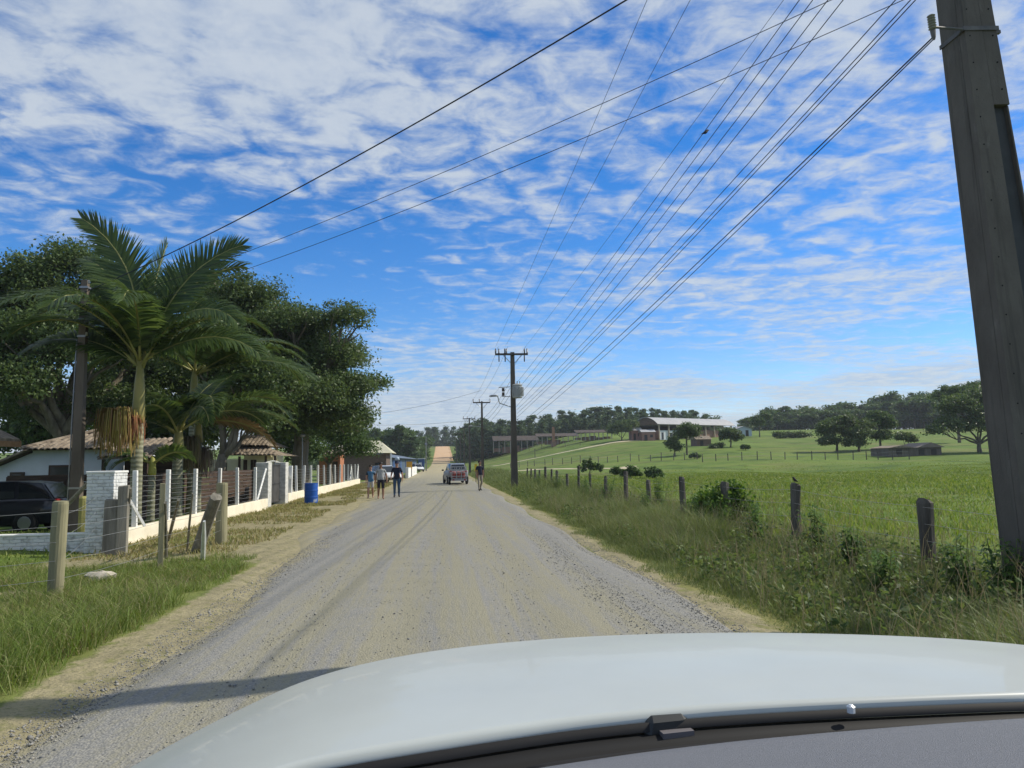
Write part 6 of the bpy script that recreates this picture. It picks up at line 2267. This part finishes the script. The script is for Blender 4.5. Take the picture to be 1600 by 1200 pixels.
# ------------------------------------------------------------------ far side: barn, sheds, trees, woods
def far_things():
    mroof = mat('barn_roof_sheet', (0.40, 0.40, 0.40), (0.33, 0.33, 0.34), scale=0.6, rough=0.7)
    mbrick = mat('barn_brick', (0.22, 0.125, 0.085), (0.29, 0.18, 0.125), scale=1.6, rough=0.95, stretch=(1, 1, 3))
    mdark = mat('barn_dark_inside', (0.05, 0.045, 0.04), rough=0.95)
    # arched barn: gable end to the left, long side toward the road
    Y = 205.0
    a, b = at(1004, 685, Y), at(1029, 684, Y - 6)
    c = at(1144, 682, Y + 10)
    z0 = float(gzi(b.x + 6, Y)) - 0.2
    ax = Vector((c.x - b.x, c.y - b.y, 0))
    L = ax.length
    e = empty('arched_barn', (b.x, b.y, z0), math.atan2(ax.y, ax.x), 'big barn with a curved grey sheet roof on the pasture hill', 'barn')
    Wd = 8.5
    zs = at(1040, 664.5, Y).z - z0
    zt = at(1040, 653, Y).z - z0
    arc = []
    for i in range(13):
        t = i / 12
        y = -0.6 + (Wd + 1.2) * t
        arc.append((y, zs + (zt - zs) * math.sin(math.pi * t) ** 0.8))
    mb = MB()
    for i in range(12):
        (ya, za), (yb, zb) = arc[i], arc[i + 1]
        mb.add([(-0.8, ya, za), (L + 0.8, ya, za), (L + 0.8, yb, zb), (-0.8, yb, zb), (-0.8, ya, za + .12), (L + 0.8, ya, za + .12), (L + 0.8, yb, zb + .12), (-0.8, yb, zb + .12)],
               [(0, 3, 2, 1), (4, 5, 6, 7), (0, 1, 5, 4), (3, 7, 6, 2), (0, 4, 7, 3), (1, 2, 6, 5)])
    mb.build('roof', mroof, e)
    MB().prism([(0, y, z - 0.02) for y, z in arc], (0.2, 0, 0)).build('gable', mat('barn_gable_wood', (0.15, 0.10, 0.07), (0.22, 0.155, 0.11), scale=1.2, rough=0.95, stretch=(1, 1, 3)), e)
    MB().box((0.1, Wd / 2, zs * 0.3), (0.22, Wd, zs * 0.6)).build('end_wall', mbrick, e)
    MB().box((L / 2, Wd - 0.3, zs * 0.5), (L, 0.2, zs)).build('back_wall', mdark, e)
    for i in range(9):
        MB().box((0.3 + (L - 0.6) * i / 8, 0.0, zs / 2), (0.35, 0.35, zs)).build('column', mat('barn_column', (0.42, 0.36, 0.27), (0.33, 0.27, 0.20), scale=3, rough=0.95), e)
    w = MB().box((4.2, 0.9, zs * 0.30), (7.0, 1.5, zs * 0.62)).build('office', m_housewhite, e)
    MB().box((1.8, 0.13, zs * 0.25), (0.8, 0.06, zs * 0.46)).build('door', m_glassdark, w)
    MB().box((5.2, 0.13, zs * 0.33), (1.2, 0.06, zs * 0.26)).build('window', m_glassdark, w)
    MB().box((L * 0.72, 1.5, zs * 0.33), (L * 0.5, 2.4, zs * 0.66)).build('brick_stack', mbrick, e)
    # pink-brown brick houses left of the barn
    for i, (p0, p1, yt, yb, Yd, lab) in enumerate(((987, 1003, 668, 686, 200, 'small pinkish brick house joined to the barn gable'), (1003, 1024, 671, 685, 197, 'low brick store below the barn gable'))):
        a, b = at(p0, yb, Yd), at(p1, yb, Yd)
        z0 = float(gzi((a.x + b.x) / 2, Yd)) - 0.2
        hgt = at(p0, yt, Yd).z - z0
        e = empty('brick_store', ((a.x + b.x) / 2, Yd, z0), 0, lab, 'house')
        wd = b.x - a.x
        MB().box((0, 1.5, hgt * 0.4), (wd, 3, hgt * 0.8)).build('wall', mat('pink_brick', (0.33, 0.18, 0.14), (0.26, 0.15, 0.12), scale=2, rough=0.95), e)
        MB().prism([(-wd / 2 - .2, -0.3, hgt * 0.78), (-wd / 2 - .2, 3.3, hgt * 0.78), (-wd / 2 - .2, 1.5, hgt)], (wd + .4, 0, 0)).build('roof', mroof, e)
        MB().box((-wd * 0.2, -0.03, hgt * 0.3), (wd * 0.22, 0.08, hgt * 0.5)).build('door', mdark, e)
        MB().box((wd * 0.22, -0.03, hgt * 0.45), (wd * 0.2, 0.08, hgt * 0.22)).build('window', mdark, e)
    # hut
    a, b = at(1088, 694, 150), at(1112, 694, 150)
    z0 = float(gzi((a.x + b.x) / 2, 150)) - 0.1
    e = empty('brick_hut', ((a.x + b.x) / 2, 150, z0), 0.15, 'small brown brick hut on the slope in front of the barn', 'hut')
    wd = b.x - a.x
    MB().box((0, 1.3, 0.75), (wd, 2.6, 1.6)).build('wall', mat('brown_brick', (0.13, 0.085, 0.07), (0.19, 0.13, 0.10), scale=2.5, rough=0.95), e)
    MB().prism([(-wd / 2 - .25, -0.3, 1.5), (-wd / 2 - .25, 2.9, 1.5), (-wd / 2 - .25, 1.3, 2.25)], (wd + .5, 0, 0)).build('roof', m_tile, e)
    MB().box((-0.5, -0.03, 0.65), (0.7, 0.06, 1.3)).build('door', mdark, e)
    # pale blue house
    a, b = at(1150, 680, 215), at(1175, 680, 215)
    z0 = float(gzi((a.x + b.x) / 2, 215)) - 0.1
    e = empty('pale_blue_house', ((a.x + b.x) / 2, 215, z0), 0, 'pale blue gabled house right of the barn', 'house')
    wd = b.x - a.x
    MB().prism([(-wd / 2, 0, 0), (wd / 2, 0, 0), (wd / 2, 0, 2.3), (0, 0, 3.1), (-wd / 2, 0, 2.3)], (0, 5, 0)).build('wall', mat('pale_blue_paint', (0.42, 0.50, 0.56), (0.38, 0.45, 0.51), scale=1, rough=0.9), e)
    rb = MB()
    for s in (-1, 1):
        rb.prism([(s * (wd / 2 + .35), -0.3, 2.15), (s * 0.0, -0.3, 3.14), (s * 0.0, 5.3, 3.14), (s * (wd / 2 + .35), 5.3, 2.15)], (0, 0, 0.08))
    rb.build('roof', mroof, e)
    MB().box((-wd * 0.2, -0.03, 1.2), (0.9, 0.06, 0.9)).build('window', mdark, e)
    MB().box((wd * 0.2, -0.03, 1.0), (0.9, 0.06, 1.9)).build('door', mdark, e)
    # ruined low shed on the right
    a, b = at(1386, 712, 104), at(1474, 708, 104)
    z0 = float(gzi((a.x + b.x) / 2, 104)) - 0.1
    e = empty('low_shed', ((a.x + b.x) / 2, 104, z0), 0.08, 'low grey-brown shed with a shallow gable roof on the pasture', 'shed')
    wd = b.x - a.x
    MB().box((0, 2, 0.65), (wd, 4, 1.4)).build('wall', mat('grey_brown_boards', (0.10, 0.085, 0.07), (0.15, 0.13, 0.11), scale=1.5, rough=0.95, stretch=(3, 1, 0.4)), e)
    MB().prism([(wd * 0.02, -0.4, 1.36), (wd * 0.54, -0.4, 1.36), (wd * 0.28, -0.4, 2.1)], (0, 4.8, 0)).build('roof', mat('old_tile_dark', (0.16, 0.13, 0.11), (0.22, 0.19, 0.16), scale=1.5, rough=0.95), e)
    MB().prism([(-wd * 0.52, -0.4, 1.36), (-wd * 0.04, -0.4, 1.36), (-wd * 0.26, -0.4, 1.75)], (0, 4.8, 0)).build('roof', m_tile, e)
    for x in (-0.3, 0.12, 0.35):
        MB().box((x * wd, -0.03, 0.7), (0.9, 0.06, 0.8)).build('opening', mdark, e)
    # long open drying sheds
    for i, (p0, p1, Yd, yb, yt, lab) in enumerate(((770, 842, 250, 694, 681, 'farthest open drying shed left of the brick chimney'), (838, 905, 228, 694, 677, 'long open drying shed on thin posts around the brick chimney'), (900, 957, 215, 691, 671.5, 'taller open drying shed beside the round dark tree'))):
        a, b = at(p0, yb, Yd), at(p1, yb, Yd)
        z0 = float(gzi((a.x + b.x) / 2, Yd + 2)) - 0.1
        hgt = at((p0 + p1) / 2, yt, Yd).z - z0
        e = empty('open_shed', ((a.x + b.x) / 2, Yd, z0), 0, lab, 'shed', 'open drying sheds of the brickworks')
        wd = b.x - a.x
        MB().prism([(-wd / 2, -0.6, hgt * 0.70), (wd / 2, -0.6, hgt * 0.70), (wd / 2, 3.5, hgt), (-wd / 2, 3.5, hgt)], (0, 0, 0.12)).build('roof', mat('dark_sheet_roof', (0.085, 0.066, 0.054), (0.06, 0.05, 0.044), scale=0.6, rough=0.9), e)
        npost = 9
        for j in range(npost):
            x = -wd / 2 + 0.2 + (wd - 0.4) * j / (npost - 1)
            MB().box((x, -0.3, hgt * 0.36), (0.22, 0.22, hgt * 0.73)).build('post', mat('pale_post', (0.34, 0.31, 0.26), rough=0.9), e)
        for j in range(5):
            x = -wd / 2 + wd * (j + 0.5) / 5
            MB().box((x, 2.2, hgt * 0.18), (wd / 5 * 0.85, 1.2, hgt * 0.36 * (0.6 + 0.4 * ((j * 7) % 3)))).build('brick_pile', mbrick, e)
    p = at(865, 693, 224)
    z0 = float(gzi(p.x, 224))
    e = empty('brick_chimney', (p.x, 224, z0), 0, 'short tapered orange brick chimney among the drying sheds', 'chimney')
    hh = at(865, 667, 224).z - z0
    MB().box((0, 0, hh * 0.12), (1.5, 1.5, hh * 0.26), taper=0.9).build('base', mbrick, e)
    MB().box((0, 0, hh * 0.6), (0.95, 0.95, hh * 0.8), taper=0.7).build('stack', mat('orange_brick2', (0.36, 0.20, 0.12), (0.28, 0.15, 0.09), scale=2, rough=0.95), e)
    # farm fences in the pasture
    def pasture_fence(label, pa, pb, n, h=1.2):
        A, B = on_field(*pa), on_field(*pb)
        e = empty('pasture_fence', (0, 0, 0), 0, label, 'fence', 'thin post fences across the pasture')
        tops = []
        for i in range(n):
            t = i / (n - 1)
            x, y = A[0] + (B[0] - A[0]) * t + random.uniform(-.3, .3), A[1] + (B[1] - A[1]) * t
            g = float(gzi(x, y))
            hh = h * random.uniform(0.85, 1.15)
            MB().tube([(x, y, g - .2), (x + random.uniform(-.05, .05), y, g + hh)], [0.075, 0.06], 5).build('post', m_darkwood, e)
            tops.append((x, y, g + hh * 0.85))
        for q in (0, 0.45):
            wire_between('wire', [(x, y, z - q) for x, y, z in tops], 0.01, m_wire, e, 0.02, 1)
    pasture_fence('thin post fence below the pale field track', (800, 731), (1090, 718), 20)
    pasture_fence('thin post fence crossing the slope below the tree clump', (1100, 722), (1420, 718), 16)
    pasture_fence('thin post fence climbing toward the right-hand wood', (1400, 680), (1470, 668), 9)
    pasture_fence('thin post fence along the brickworks track', (770, 712), (905, 697), 9)
    # slim pole in the pasture
    p = on_field(836, 715)
    e = empty('pasture_pole', (p[0], p[1], p[2]), 0, 'lone slim pole standing in the pasture below the sheds', 'pole')
    MB().tube([(0, 0, -.2), (0, 0, 2.4)], [0.10, 0.08], 6).build('shaft', m_darkwood, e)
    MB().box((0, 0, 2.25), (0.4, 0.06, 0.06)).build('crosspiece', m_darkwood, e)


far_things()


def blob(px, py, Y, a, b):
    return (px, py, Y, a, b)


def field_trees():
    def T(name, label, px, Y, items, clumps, per, leaf, cr, lm, seed, th, tr, group=None):
        x = at(px, 700, Y).x
        b = ground_pt(x, Y)
        return tree(name, label, 'tree', b, lobes_px(b, items), clumps, per, leaf, cr, lm, seed, th, tr, group, shell=0.25)
    T('field_tree', 'round dark tree beside the brickworks sheds', 972, 200, [(970, 668, 200, 18, 12), (985, 664, 201, 12, 10), (960, 674, 199, 10, 8)], 150, 40, 0.24, 1.0, m_fig, 101, 1.0, 0.2)
    T('field_tree', 'slender-trunked tree in front of the white barn office', 1073, 128, [(1075, 672, 128, 17, 10), (1062, 680, 128, 10, 8), (1083, 680, 129, 9, 8)], 150, 36, 0.20, 0.75, m_fig, 102, 3.0, 0.16)
    T('field_tree', 'lower leaning tree left of the slender-trunked one', 1054, 127, [(1050, 695, 127, 9, 9), (1058, 700, 127, 8, 6), (1054, 687, 127, 8, 5)], 90, 34, 0.20, 0.7, m_fig, 103, 1.0, 0.13)
    T('field_tree', 'small spreading tree to the right of the brick hut', 1142, 140, [(1140, 678, 140, 15, 10), (1152, 685, 140, 9, 7), (1132, 683, 140, 8, 6)], 130, 36, 0.20, 0.75, m_fig, 104, 2.2, 0.14)
    T('field_bush', 'dark low bush between the hut and the spreading tree', 1120, 138, [(1118, 700, 138, 9, 6), (1126, 697, 138, 6, 5)], 60, 30, 0.18, 0.6, m_fig, 105, 0.4, 0.08)
    T('field_tree', 'tree standing before the far hedge right of the blue house', 1188, 205, [(1186, 660, 205, 11, 12), (1196, 652, 205, 8, 8)], 110, 36, 0.26, 1.0, m_mid, 106, 2.0, 0.18)
    T('clump_tree', 'left tree of the dense clump in the pasture', 1308, 122, [(1300, 672, 122, 22, 18), (1318, 660, 122, 18, 14), (1296, 690, 121, 16, 10)], 280, 40, 0.20, 0.85, m_fig, 107, 1.2, 0.22, 'dense clump of trees in the pasture')
    T('clump_tree', 'middle tree of the dense clump, darkest and lowest', 1342, 120, [(1340, 678, 120, 20, 16), (1350, 668, 121, 16, 12), (1335, 692, 119, 16, 9)], 260, 40, 0.20, 0.85, m_fig, 108, 1.2, 0.22, 'dense clump of trees in the pasture')
    T('clump_tree', 'right tree of the dense clump, lighter with bare limbs', 1376, 124, [(1372, 656, 124, 18, 13), (1388, 664, 124, 12, 10), (1378, 682, 123, 15, 10)], 220, 38, 0.20, 0.85, m_mid, 109, 1.8, 0.2, 'dense clump of trees in the pasture')
    T('field_bush', 'rounded bush right beside the low shed', 1415, 112, [(1412, 683, 112, 14, 7), (1424, 687, 112, 8, 5)], 90, 34, 0.18, 0.6, m_fig, 110, 0.5, 0.1)
    T('spreading_tree', 'large dark spreading tree behind the thick near pole', 1530, 108, [(1500, 640, 108, 34, 26), (1540, 625, 109, 40, 26), (1590, 640, 108, 44, 34), (1480, 665, 107, 24, 18), (1530, 665, 107, 36, 22), (1465, 672, 106, 14, 8), (1640, 650, 108, 40, 34)], 640, 40, 0.21, 0.95, m_fig, 111, 1.6, 0.32)
    T('spreading_tree', 'tall airy tree rising behind the dark spreading tree', 1500, 150, [(1490, 612, 150, 26, 10), (1530, 608, 150, 26, 11), (1468, 620, 150, 16, 9)], 200, 40, 0.24, 0.95, m_mid, 112, 4.0, 0.3)
    # meadow shrubs on the low ground
    for i, (px, py, Y, s, lab) in enumerate(((985, 733, 62, 0.9, 'grey-green shrub on the near pasture flat, left one'), (1020, 733, 60, 0.8, 'grey-green shrub on the near pasture flat, beside the left one'), (920, 722, 80, 1.5, 'tall shrub at the end of the lower track'), (962, 728, 75, 0.7, 'low shrub right of the lower track'), (1165, 712, 130, 1.0, 'small shrub below the spreading tree'), (1085, 722, 115, 0.9, 'grey shrub below the slender-trunked tree'))):
        x = at(px, py, Y).x
        b = ground_pt(x, Y)
        bush('shrub', lab, b, [(0, 0, 0.5 * s, 0.8 * s, 0.6 * s, 0.6 * s), (0.5 * s, 0.1, 0.4 * s, 0.5 * s, 0.5 * s, 0.4 * s)], 60, 24, 0.09 * (1 + Y / 120), m_mid, 130 + i)


field_trees()


def hedge():
    a, b = at(1215, 686, 190), at(1258, 686, 190)
    r = np.random.default_rng(44)
    lob = [(i * (b.x - a.x) / 6, 0, 0.7, 1.4, 1.0, 0.9) for i in range(7)]
    e = empty('hedge', ground_pt(a.x, 190), 0, 'clipped dark hedge bank across the upper pasture', 'hedge')
    me, C = crown_mesh('foliage', lob, 160, 36, 0.25, 0.8, m_fig, 3, shell=0.2)
    link('foliage', me, e)
    mb = MB()
    for l in lob:
        limb(mb, (l[0], 0, -0.2), (l[0], 0, 0.8), 0.08, 0.03)
    mb.build('stem', m_bark, e)


hedge()


def woods():
    """individual eucalyptus and mixed trees, copies of a few grown ones"""
    protos = []
    for s in range(6):
        r = random.Random(500 + s)
        h = r.uniform(11, 15)
        lob = []
        for k in range(6):
            t = k / 5
            lob.append((r.uniform(-0.9, 0.9), r.uniform(-0.9, 0.9), h * (0.16 + 0.76 * t), 2.0 * (1.15 - 0.5 * t), 2.0 * (1.15 - 0.5 * t), h * 0.12))
        e = tree('eucalyptus_tree', 'x', 'tree', (0, 0, 0), lob, 95, 26, 0.42, 1.15, m_euc, 600 + s, h * 0.72, 0.16, limbs=3, shell=0.2)
        protos.append((e, h))
    broad = []
    for s in range(4):
        r = random.Random(700 + s)
        h = r.uniform(8, 10)
        lob = [(r.uniform(-2.4, 2.4), r.uniform(-2.0, 2.0), h * r.uniform(0.22, 0.85), r.uniform(1.8, 2.6), r.uniform(1.8, 2.4), r.uniform(1.2, 1.9)) for k in range(7)]
        e = tree('broadleaf_tree', 'x', 'tree', (0, 0, 0), lob, 120, 26, 0.40, 1.2, m_mid, 800 + s, h * 0.35, 0.2, limbs=4, shell=0.25)
        broad.append((e, h))
    used = set()

    def place(pool, x, y, H, label, group, rr):
        i = rr.randrange(len(pool))
        e, h = pool[i]
        if id(e) in used:
            e = copy_tree(e)
        else:
            used.add(id(e))
        s = H / h
        e.location = (x, y, float(gzi(x, y)) - 0.2)
        e.rotation_euler = (0, 0, rr.uniform(0, 6.28))
        w = s * rr.uniform(1.05, 1.5)
        e.scale = (w, w, s)
        tag(e, label, 'tree', group)
    rr = random.Random(3)
    # eucalyptus wood behind the brickworks: (skyline px, py) profile
    prof = [(702, 664), (740, 655), (780, 655), (820, 652), (860, 645), (900, 641), (940, 636), (985, 636), (1020, 634), (1060, 640), (1100, 640), (1118, 648)]
    for row, Y in enumerate((262, 275, 290, 306)):
        x = at(722 + row * 2, 680, Y).x
        xe = at(1112, 680, Y).x
        while x < xe:
            yy = Y + rr.uniform(-4, 4)
            g = float(gzi(x, yy))
            px = 690 + x * FPX / yy * 1.0
            py = np.interp(px, [p[0] for p in prof], [p[1] for p in prof])
            topz = at(px, py, yy).z
            H = max(5.0, (topz - g) * rr.uniform(0.86, 1.04) - (3 - row) * 1.0)
            place(protos, x, yy, H, 'tall eucalyptus in the wood behind the brickworks sheds', 'eucalyptus wood behind the brickworks', rr)
            x += rr.uniform(3.2, 5.4)
    # left wood beside the hill road
    prof = [(560, 672), (600, 672), (630, 664), (650, 676), (672, 668), (688, 674)]
    for row, Y in enumerate((205, 225, 250)):
        x = at(540, 690, Y).x
        xe = min(at(680, 690, Y).x, -6.8)
        while x < xe:
            yy = Y + rr.uniform(-5, 5)
            px = 690 + x * FPX / yy
            py = np.interp(px, [p[0] for p in prof], [p[1] for p in prof])
            H = max(4.0, at(px, py, yy).z - float(gzi(x, yy))) * rr.uniform(0.82, 1.03)
            place(protos if rr.random() < 0.6 else broad, x, yy, H, 'wood tree on the left flank of the hill road', 'wood left of the hill road', rr)
            x += rr.uniform(2.6, 4.4)
    # trees edging the climbing road on both sides
    for Y in (275, 300, 330, 360, 395, 430, 470, 520):
        for s in (-1, 1):
            x = 0.8 + s * rr.uniform(7.6, 9.5)
            place(broad if s > 0 else protos, x, Y, rr.uniform(3.0, 4.5) if s > 0 else rr.uniform(5, 8), 'roadside tree edging the orange hill road', 'trees edging the hill road', rr)
    for k in range(18):
        x = rr.uniform(-30, 45)
        place(protos, x, rr.uniform(500, 560), rr.uniform(12, 17), 'distant tree on the crest above the hill road', 'trees on the far crest', rr)
    # right-hand wood
    prof = [(1165, 652), (1190, 638), (1230, 634), (1270, 632), (1310, 628), (1350, 632), (1385, 616), (1420, 618), (1450, 614), (1490, 608), (1540, 612), (1600, 606), (1680, 606)]
    for row, Y in enumerate((268, 285, 304)):
        x = at(1172, 660, Y).x
        xe = at(1690, 660, Y).x
        while x < xe:
            yy = Y + rr.uniform(-4, 4)
            px = 800 + FPX * math.tan(math.atan2(x, yy) - _y)
            py = np.interp(px, [p[0] for p in prof], [p[1] for p in prof])
            H = max(5.0, (at(px, py, yy).z - float(gzi(x, yy))) * rr.uniform(0.84, 1.05) - (2 - row) * 0.6)
            place(broad if rr.random() < 0.7 else protos, x, yy, H, 'mixed tree of the wood crowning the right-hand pasture', 'wood above the pasture', rr)
            x += rr.uniform(4.6, 7.0)


woods()


def undergrowth():
    def band(label, pts, seed, lm, dens=3.2):
        lob = []
        r = random.Random(seed)
        for (x, y, h) in pts:
            g = float(gzi(x, y))
            lob.append((x, y, g + h * 0.22, 2.6, 2.2, h * 0.75))
        me, C = crown_mesh('undergrowth', lob, int(len(lob) * 14), 22, 0.5, 1.3, lm, seed, shell=0.3)
        tag(link('undergrowth', me), label, 'undergrowth', kind='stuff')
    r = random.Random(77)
    pts = []
    for Y in (268, 284, 312):
        x, xe = at(722, 680, Y).x, at(1125, 680, Y).x
        while x < xe:
            pts.append((x, Y + r.uniform(-3, 3), r.uniform(5, 7.5)))
            x += 3.4
    band('dark undergrowth filling the eucalyptus wood', pts, 71, m_euc)
    pts = []
    for Y in (272, 300):
        x, xe = at(1168, 660, Y).x, at(1700, 660, Y).x
        while x < xe:
            pts.append((x, Y + r.uniform(-3, 3), r.uniform(4, 6)))
            x += 3.6
    band('dark undergrowth under the wood above the pasture', pts, 72, m_euc)
    pts = []
    for Y in (200, 235):
        x = at(470, 690, Y).x
        while x < -7.5:
            pts.append((x, Y + r.uniform(-3, 3), r.uniform(3, 5)))
            x += 3.2
    band('dark undergrowth of the wood left of the hill road', pts, 73, m_mid)


undergrowth()


# ------------------------------------------------------------------ the car we look out of
def own_car():
    e = empty('driven_car', (0.35, 1.2, 0.0), 0, 'white bonnet, black cowl and grey dashboard of the car the photo is taken from', 'car')
    o = Vector(e.location)
    paint = mat('pearl_white_paint', (0.43, 0.455, 0.43), (0.40, 0.42, 0.395), scale=2.2, rough=0.42, coat=0.16, spec=0.25)

    def P(px, py, z):
        return gp(px, py, z) - o
    # bonnet: front rim and rear edge seen in the photograph, heights of a tall car
    front = [(-60, 1420, 0.96), (60, 1290, 1.02), (200, 1200, 1.075), (320, 1135, 1.115), (450, 1072, 1.145), (540, 1043, 1.165), (640, 1022, 1.18), (760, 1006, 1.19), (900, 995, 1.20), (1040, 989.5, 1.205), (1180, 988, 1.207), (1340, 991, 1.205), (1480, 997, 1.20), (1600, 1007, 1.195), (1750, 1026, 1.18), (1900, 1060, 1.15)]
    rear = [(-350, 1850, 1.10), (-50, 1520, 1.16), (180, 1310, 1.20), (320, 1245, 1.235), (450, 1200, 1.25), (560, 1179, 1.258), (660, 1163, 1.262), (770, 1146, 1.266), (880, 1130, 1.27), (1000, 1117, 1.273), (1120, 1107, 1.275), (1260, 1099, 1.275), (1420, 1092, 1.273), (1600, 1085, 1.27), (1780, 1082, 1.255), (1950, 1085, 1.22)]
    F = np.array([P(*p) for p in front])
    Rr = np.array([P(*p) for p in rear])

    def dense(A, n=90):
        t = np.linspace(0, len(A) - 1, n)
        out = np.stack([np.interp(t, np.arange(len(A)), A[:, i]) for i in range(3)], 1)
        for _ in range(6):
            out[1:-1] = (out[:-2] + 2 * out[1:-1] + out[2:]) / 4
        return out
    F, Rr = dense(F), dense(Rr)
    n = len(F)
    rows = []
    for t in np.linspace(0, 1, 26):
        q = Rr * (1 - t) + F * t
        q = q + np.array([0, 0, 1.0]) * (0.018 * math.sin(math.pi * t)) * np.sin(np.linspace(0, math.pi, n))[:, None] ** 0.5
        rows.append(q)
    d = unit(F - Rr)
    d[:, 2] = 0
    d = unit(d)
    for k, (fw, dn) in enumerate(((0.008, 0.003), (0.018, 0.012), (0.026, 0.03), (0.03, 0.06), (0.032, 0.12), (0.03, 0.30), (0.02, 0.55), (0.0, 0.82))):
        rows.append(F + d * fw - np.array([0, 0, dn]))
    lip = Rr - np.array([0, 0, 0.014])
    rows = [lip + (Rr - lip) * 0.0 - d * 0.0] + rows
    V = np.concatenate(rows)
    me = np_mesh('bonnet', V, grid_faces(n, len(rows))[:, ::-1], paint, smooth=True)
    link('bonnet', me, e)
    for x in (-0.55, 0.95):
        w = MB().tube([(x - 0.11, 0.32, 0.34), (x - 0.09, 0.32, 0.34), (x + 0.09, 0.32, 0.34), (x + 0.11, 0.32, 0.34)], [0.29, 0.34, 0.34, 0.29], 22).build('wheel', m_tyre, e)
        MB().tube([(x - 0.118, 0.32, 0.34), (x + 0.118, 0.32, 0.34)], 0.20, 16).build('rim', m_rim, w)
    # cowl: black plastic strip behind the bonnet edge, rising to the windscreen foot
    def offset(A, back, dz):
        return A - d * back + np.array([0, 0, dz])
    cow = [offset(Rr, -0.02, -0.034), offset(Rr, 0.012, -0.028), offset(Rr, 0.045, -0.034), offset(Rr, 0.050, -0.044), offset(Rr, 0.085, -0.050), offset(Rr, 0.09, -0.060)]
    me = np_mesh('cowl', np.concatenate(cow), grid_faces(n, len(cow)), mat('cowl_plastic', (0.007, 0.007, 0.0075), rough=0.7), smooth=True)
    cw = link('cowl', me, e)
    # rubber seal and black frit below the glass
    seal = [offset(Rr, 0.002, -0.020), offset(Rr, 0.005, -0.011), offset(Rr, 0.010, -0.010), offset(Rr, 0.014, -0.024)]
    me = np_mesh('rubber_seal', np.concatenate(seal), grid_faces(n, len(seal)), m_plastic, smooth=True)
    link('rubber_seal', me, cw)
    # wiper arms
    i0, i1 = int(n * 0.48), int(n * 0.985)
    w = MB()
    pts = [offset(Rr, 0.066, -0.038)[i] for i in np.linspace(i0, i1, 14).astype(int)]
    w.tube(pts, [0.003] + [0.0055] * 12 + [0.003], 6)
    w.tube([p + np.array([0, -0.012, 0.004]) for p in pts], 0.003, 4)
    w.build('wiper', m_plastic, e, smooth=True)
    i2 = int(n * 0.18)
    w = MB()
    pts = [offset(Rr, 0.06, -0.038)[i] for i in np.linspace(i2, int(n * 0.46), 12).astype(int)]
    w.tube(pts, [0.003] + [0.005] * 10 + [0.003], 6)
    w.build('wiper', m_plastic, e, smooth=True)
    # wiper pivot cap
    p = P(1040, 1128, 1.258)
    cap = MB().box((p.x, p.y, p.z - 0.004), (0.085, 0.034, 0.034), rz=0.13, taper=0.8).build('wiper_cap', mat('satin_black', (0.03, 0.032, 0.032), rough=0.4), e, bevel=0.008)
    MB().box((p.x + 0.012, p.y - 0.022, p.z - 0.014), (0.055, 0.016, 0.014), rz=0.13).build('clip', mat('grey_clip', (0.13, 0.12, 0.125), rough=0.6), cap)
    # washer nozzle on the right
    p = P(1327, 1097, 1.279)
    MB().lathe([(0.007, -0.016), (0.007, -0.006), (0.003, -0.003)], c=(p.x, p.y - 0.004, p.z), n=8).build('washer_nozzle', m_lens, e)
    # dashboard
    dash_px = [(450, 1280, 1.235), (650, 1232, 1.245), (860, 1197, 1.255), (1000, 1176, 1.26), (1150, 1158, 1.263), (1300, 1144, 1.265), (1450, 1132, 1.265), (1600, 1122, 1.265), (1800, 1113, 1.26), (2000, 1116, 1.24)]
    D = dense(np.array([P(*q) for q in dash_px]))
    dd = np.array([0.0, -1.0, 0.0])
    rows = [D + dd * -0.03 + np.array([0, 0, -0.05]), D, D + dd * 0.03 + np.array([0, 0, 0.004]), D + dd * 0.12 + np.array([0, 0, 0.012]), D + dd * 0.28 + np.array([0, 0, 0.008]), D + dd * 0.42 + np.array([0, 0, -0.03]), D + dd * 0.48 + np.array([0, 0, -0.12])]
    me = np_mesh('dashboard', np.concatenate(rows), grid_faces(len(D), len(rows)), mat('grained_dash_plastic', (0.165, 0.17, 0.185), (0.20, 0.206, 0.225), scale=400, rough=0.6, bump=0.6, bscale=620), smooth=True)
    link('dashboard', me, e)
    # underside of the cowl gap
    gap = [offset(Rr, 0.088, -0.0605), offset(Rr, 0.11, -0.085), D + dd * -0.03 + np.array([0, 0, -0.05])]
    me = np_mesh('screen_frit', np.concatenate(gap), grid_faces(n, 3), mat('frit_black', (0.004, 0.004, 0.004), rough=0.9), smooth=True)
    link('screen_frit', me, cw)
    # vent slots in the cowl
    A0, A1 = offset(Rr, 0.054, -0.0438), offset(Rr, 0.080, -0.0478)
    sl = MB()
    for i in range(int(n * 0.30), int(n * 0.97), 1):
        a, b_ = Vector(A0[i]), Vector(A1[i])
        c_, d_2 = Vector(A1[i]).lerp(Vector(A1[i + 1]), 0.45), Vector(A0[i]).lerp(Vector(A0[i + 1]), 0.45)
        sl.prism([a, b_, c_, d_2], (0, 0, 0.002))
    sl.build('vent_grille', m_plastic, cw)


own_car()


# ------------------------------------------------------------------ air
def haze():
    m = bpy.data.materials.new('thin_air')
    m.use_nodes = True
    t = m.node_tree
    for n in list(t.nodes):
        t.nodes.remove(n)
    o = N(t, 'ShaderNodeOutputMaterial')
    v = N(t, 'ShaderNodeVolumePrincipled')
    v.inputs['Color'].default_value = (0.86, 0.92, 1.0, 1)
    v.inputs['Density'].default_value = 0.00024
    t.links.new(v.outputs[0], o.inputs['Volume'])
    b = MB().box((0, 1230, 24.0), (3300, 2700, 58.0)).build('haze', m, None)
    tag(b, 'thin bright air over the valley', 'haze', kind='stuff')


haze()
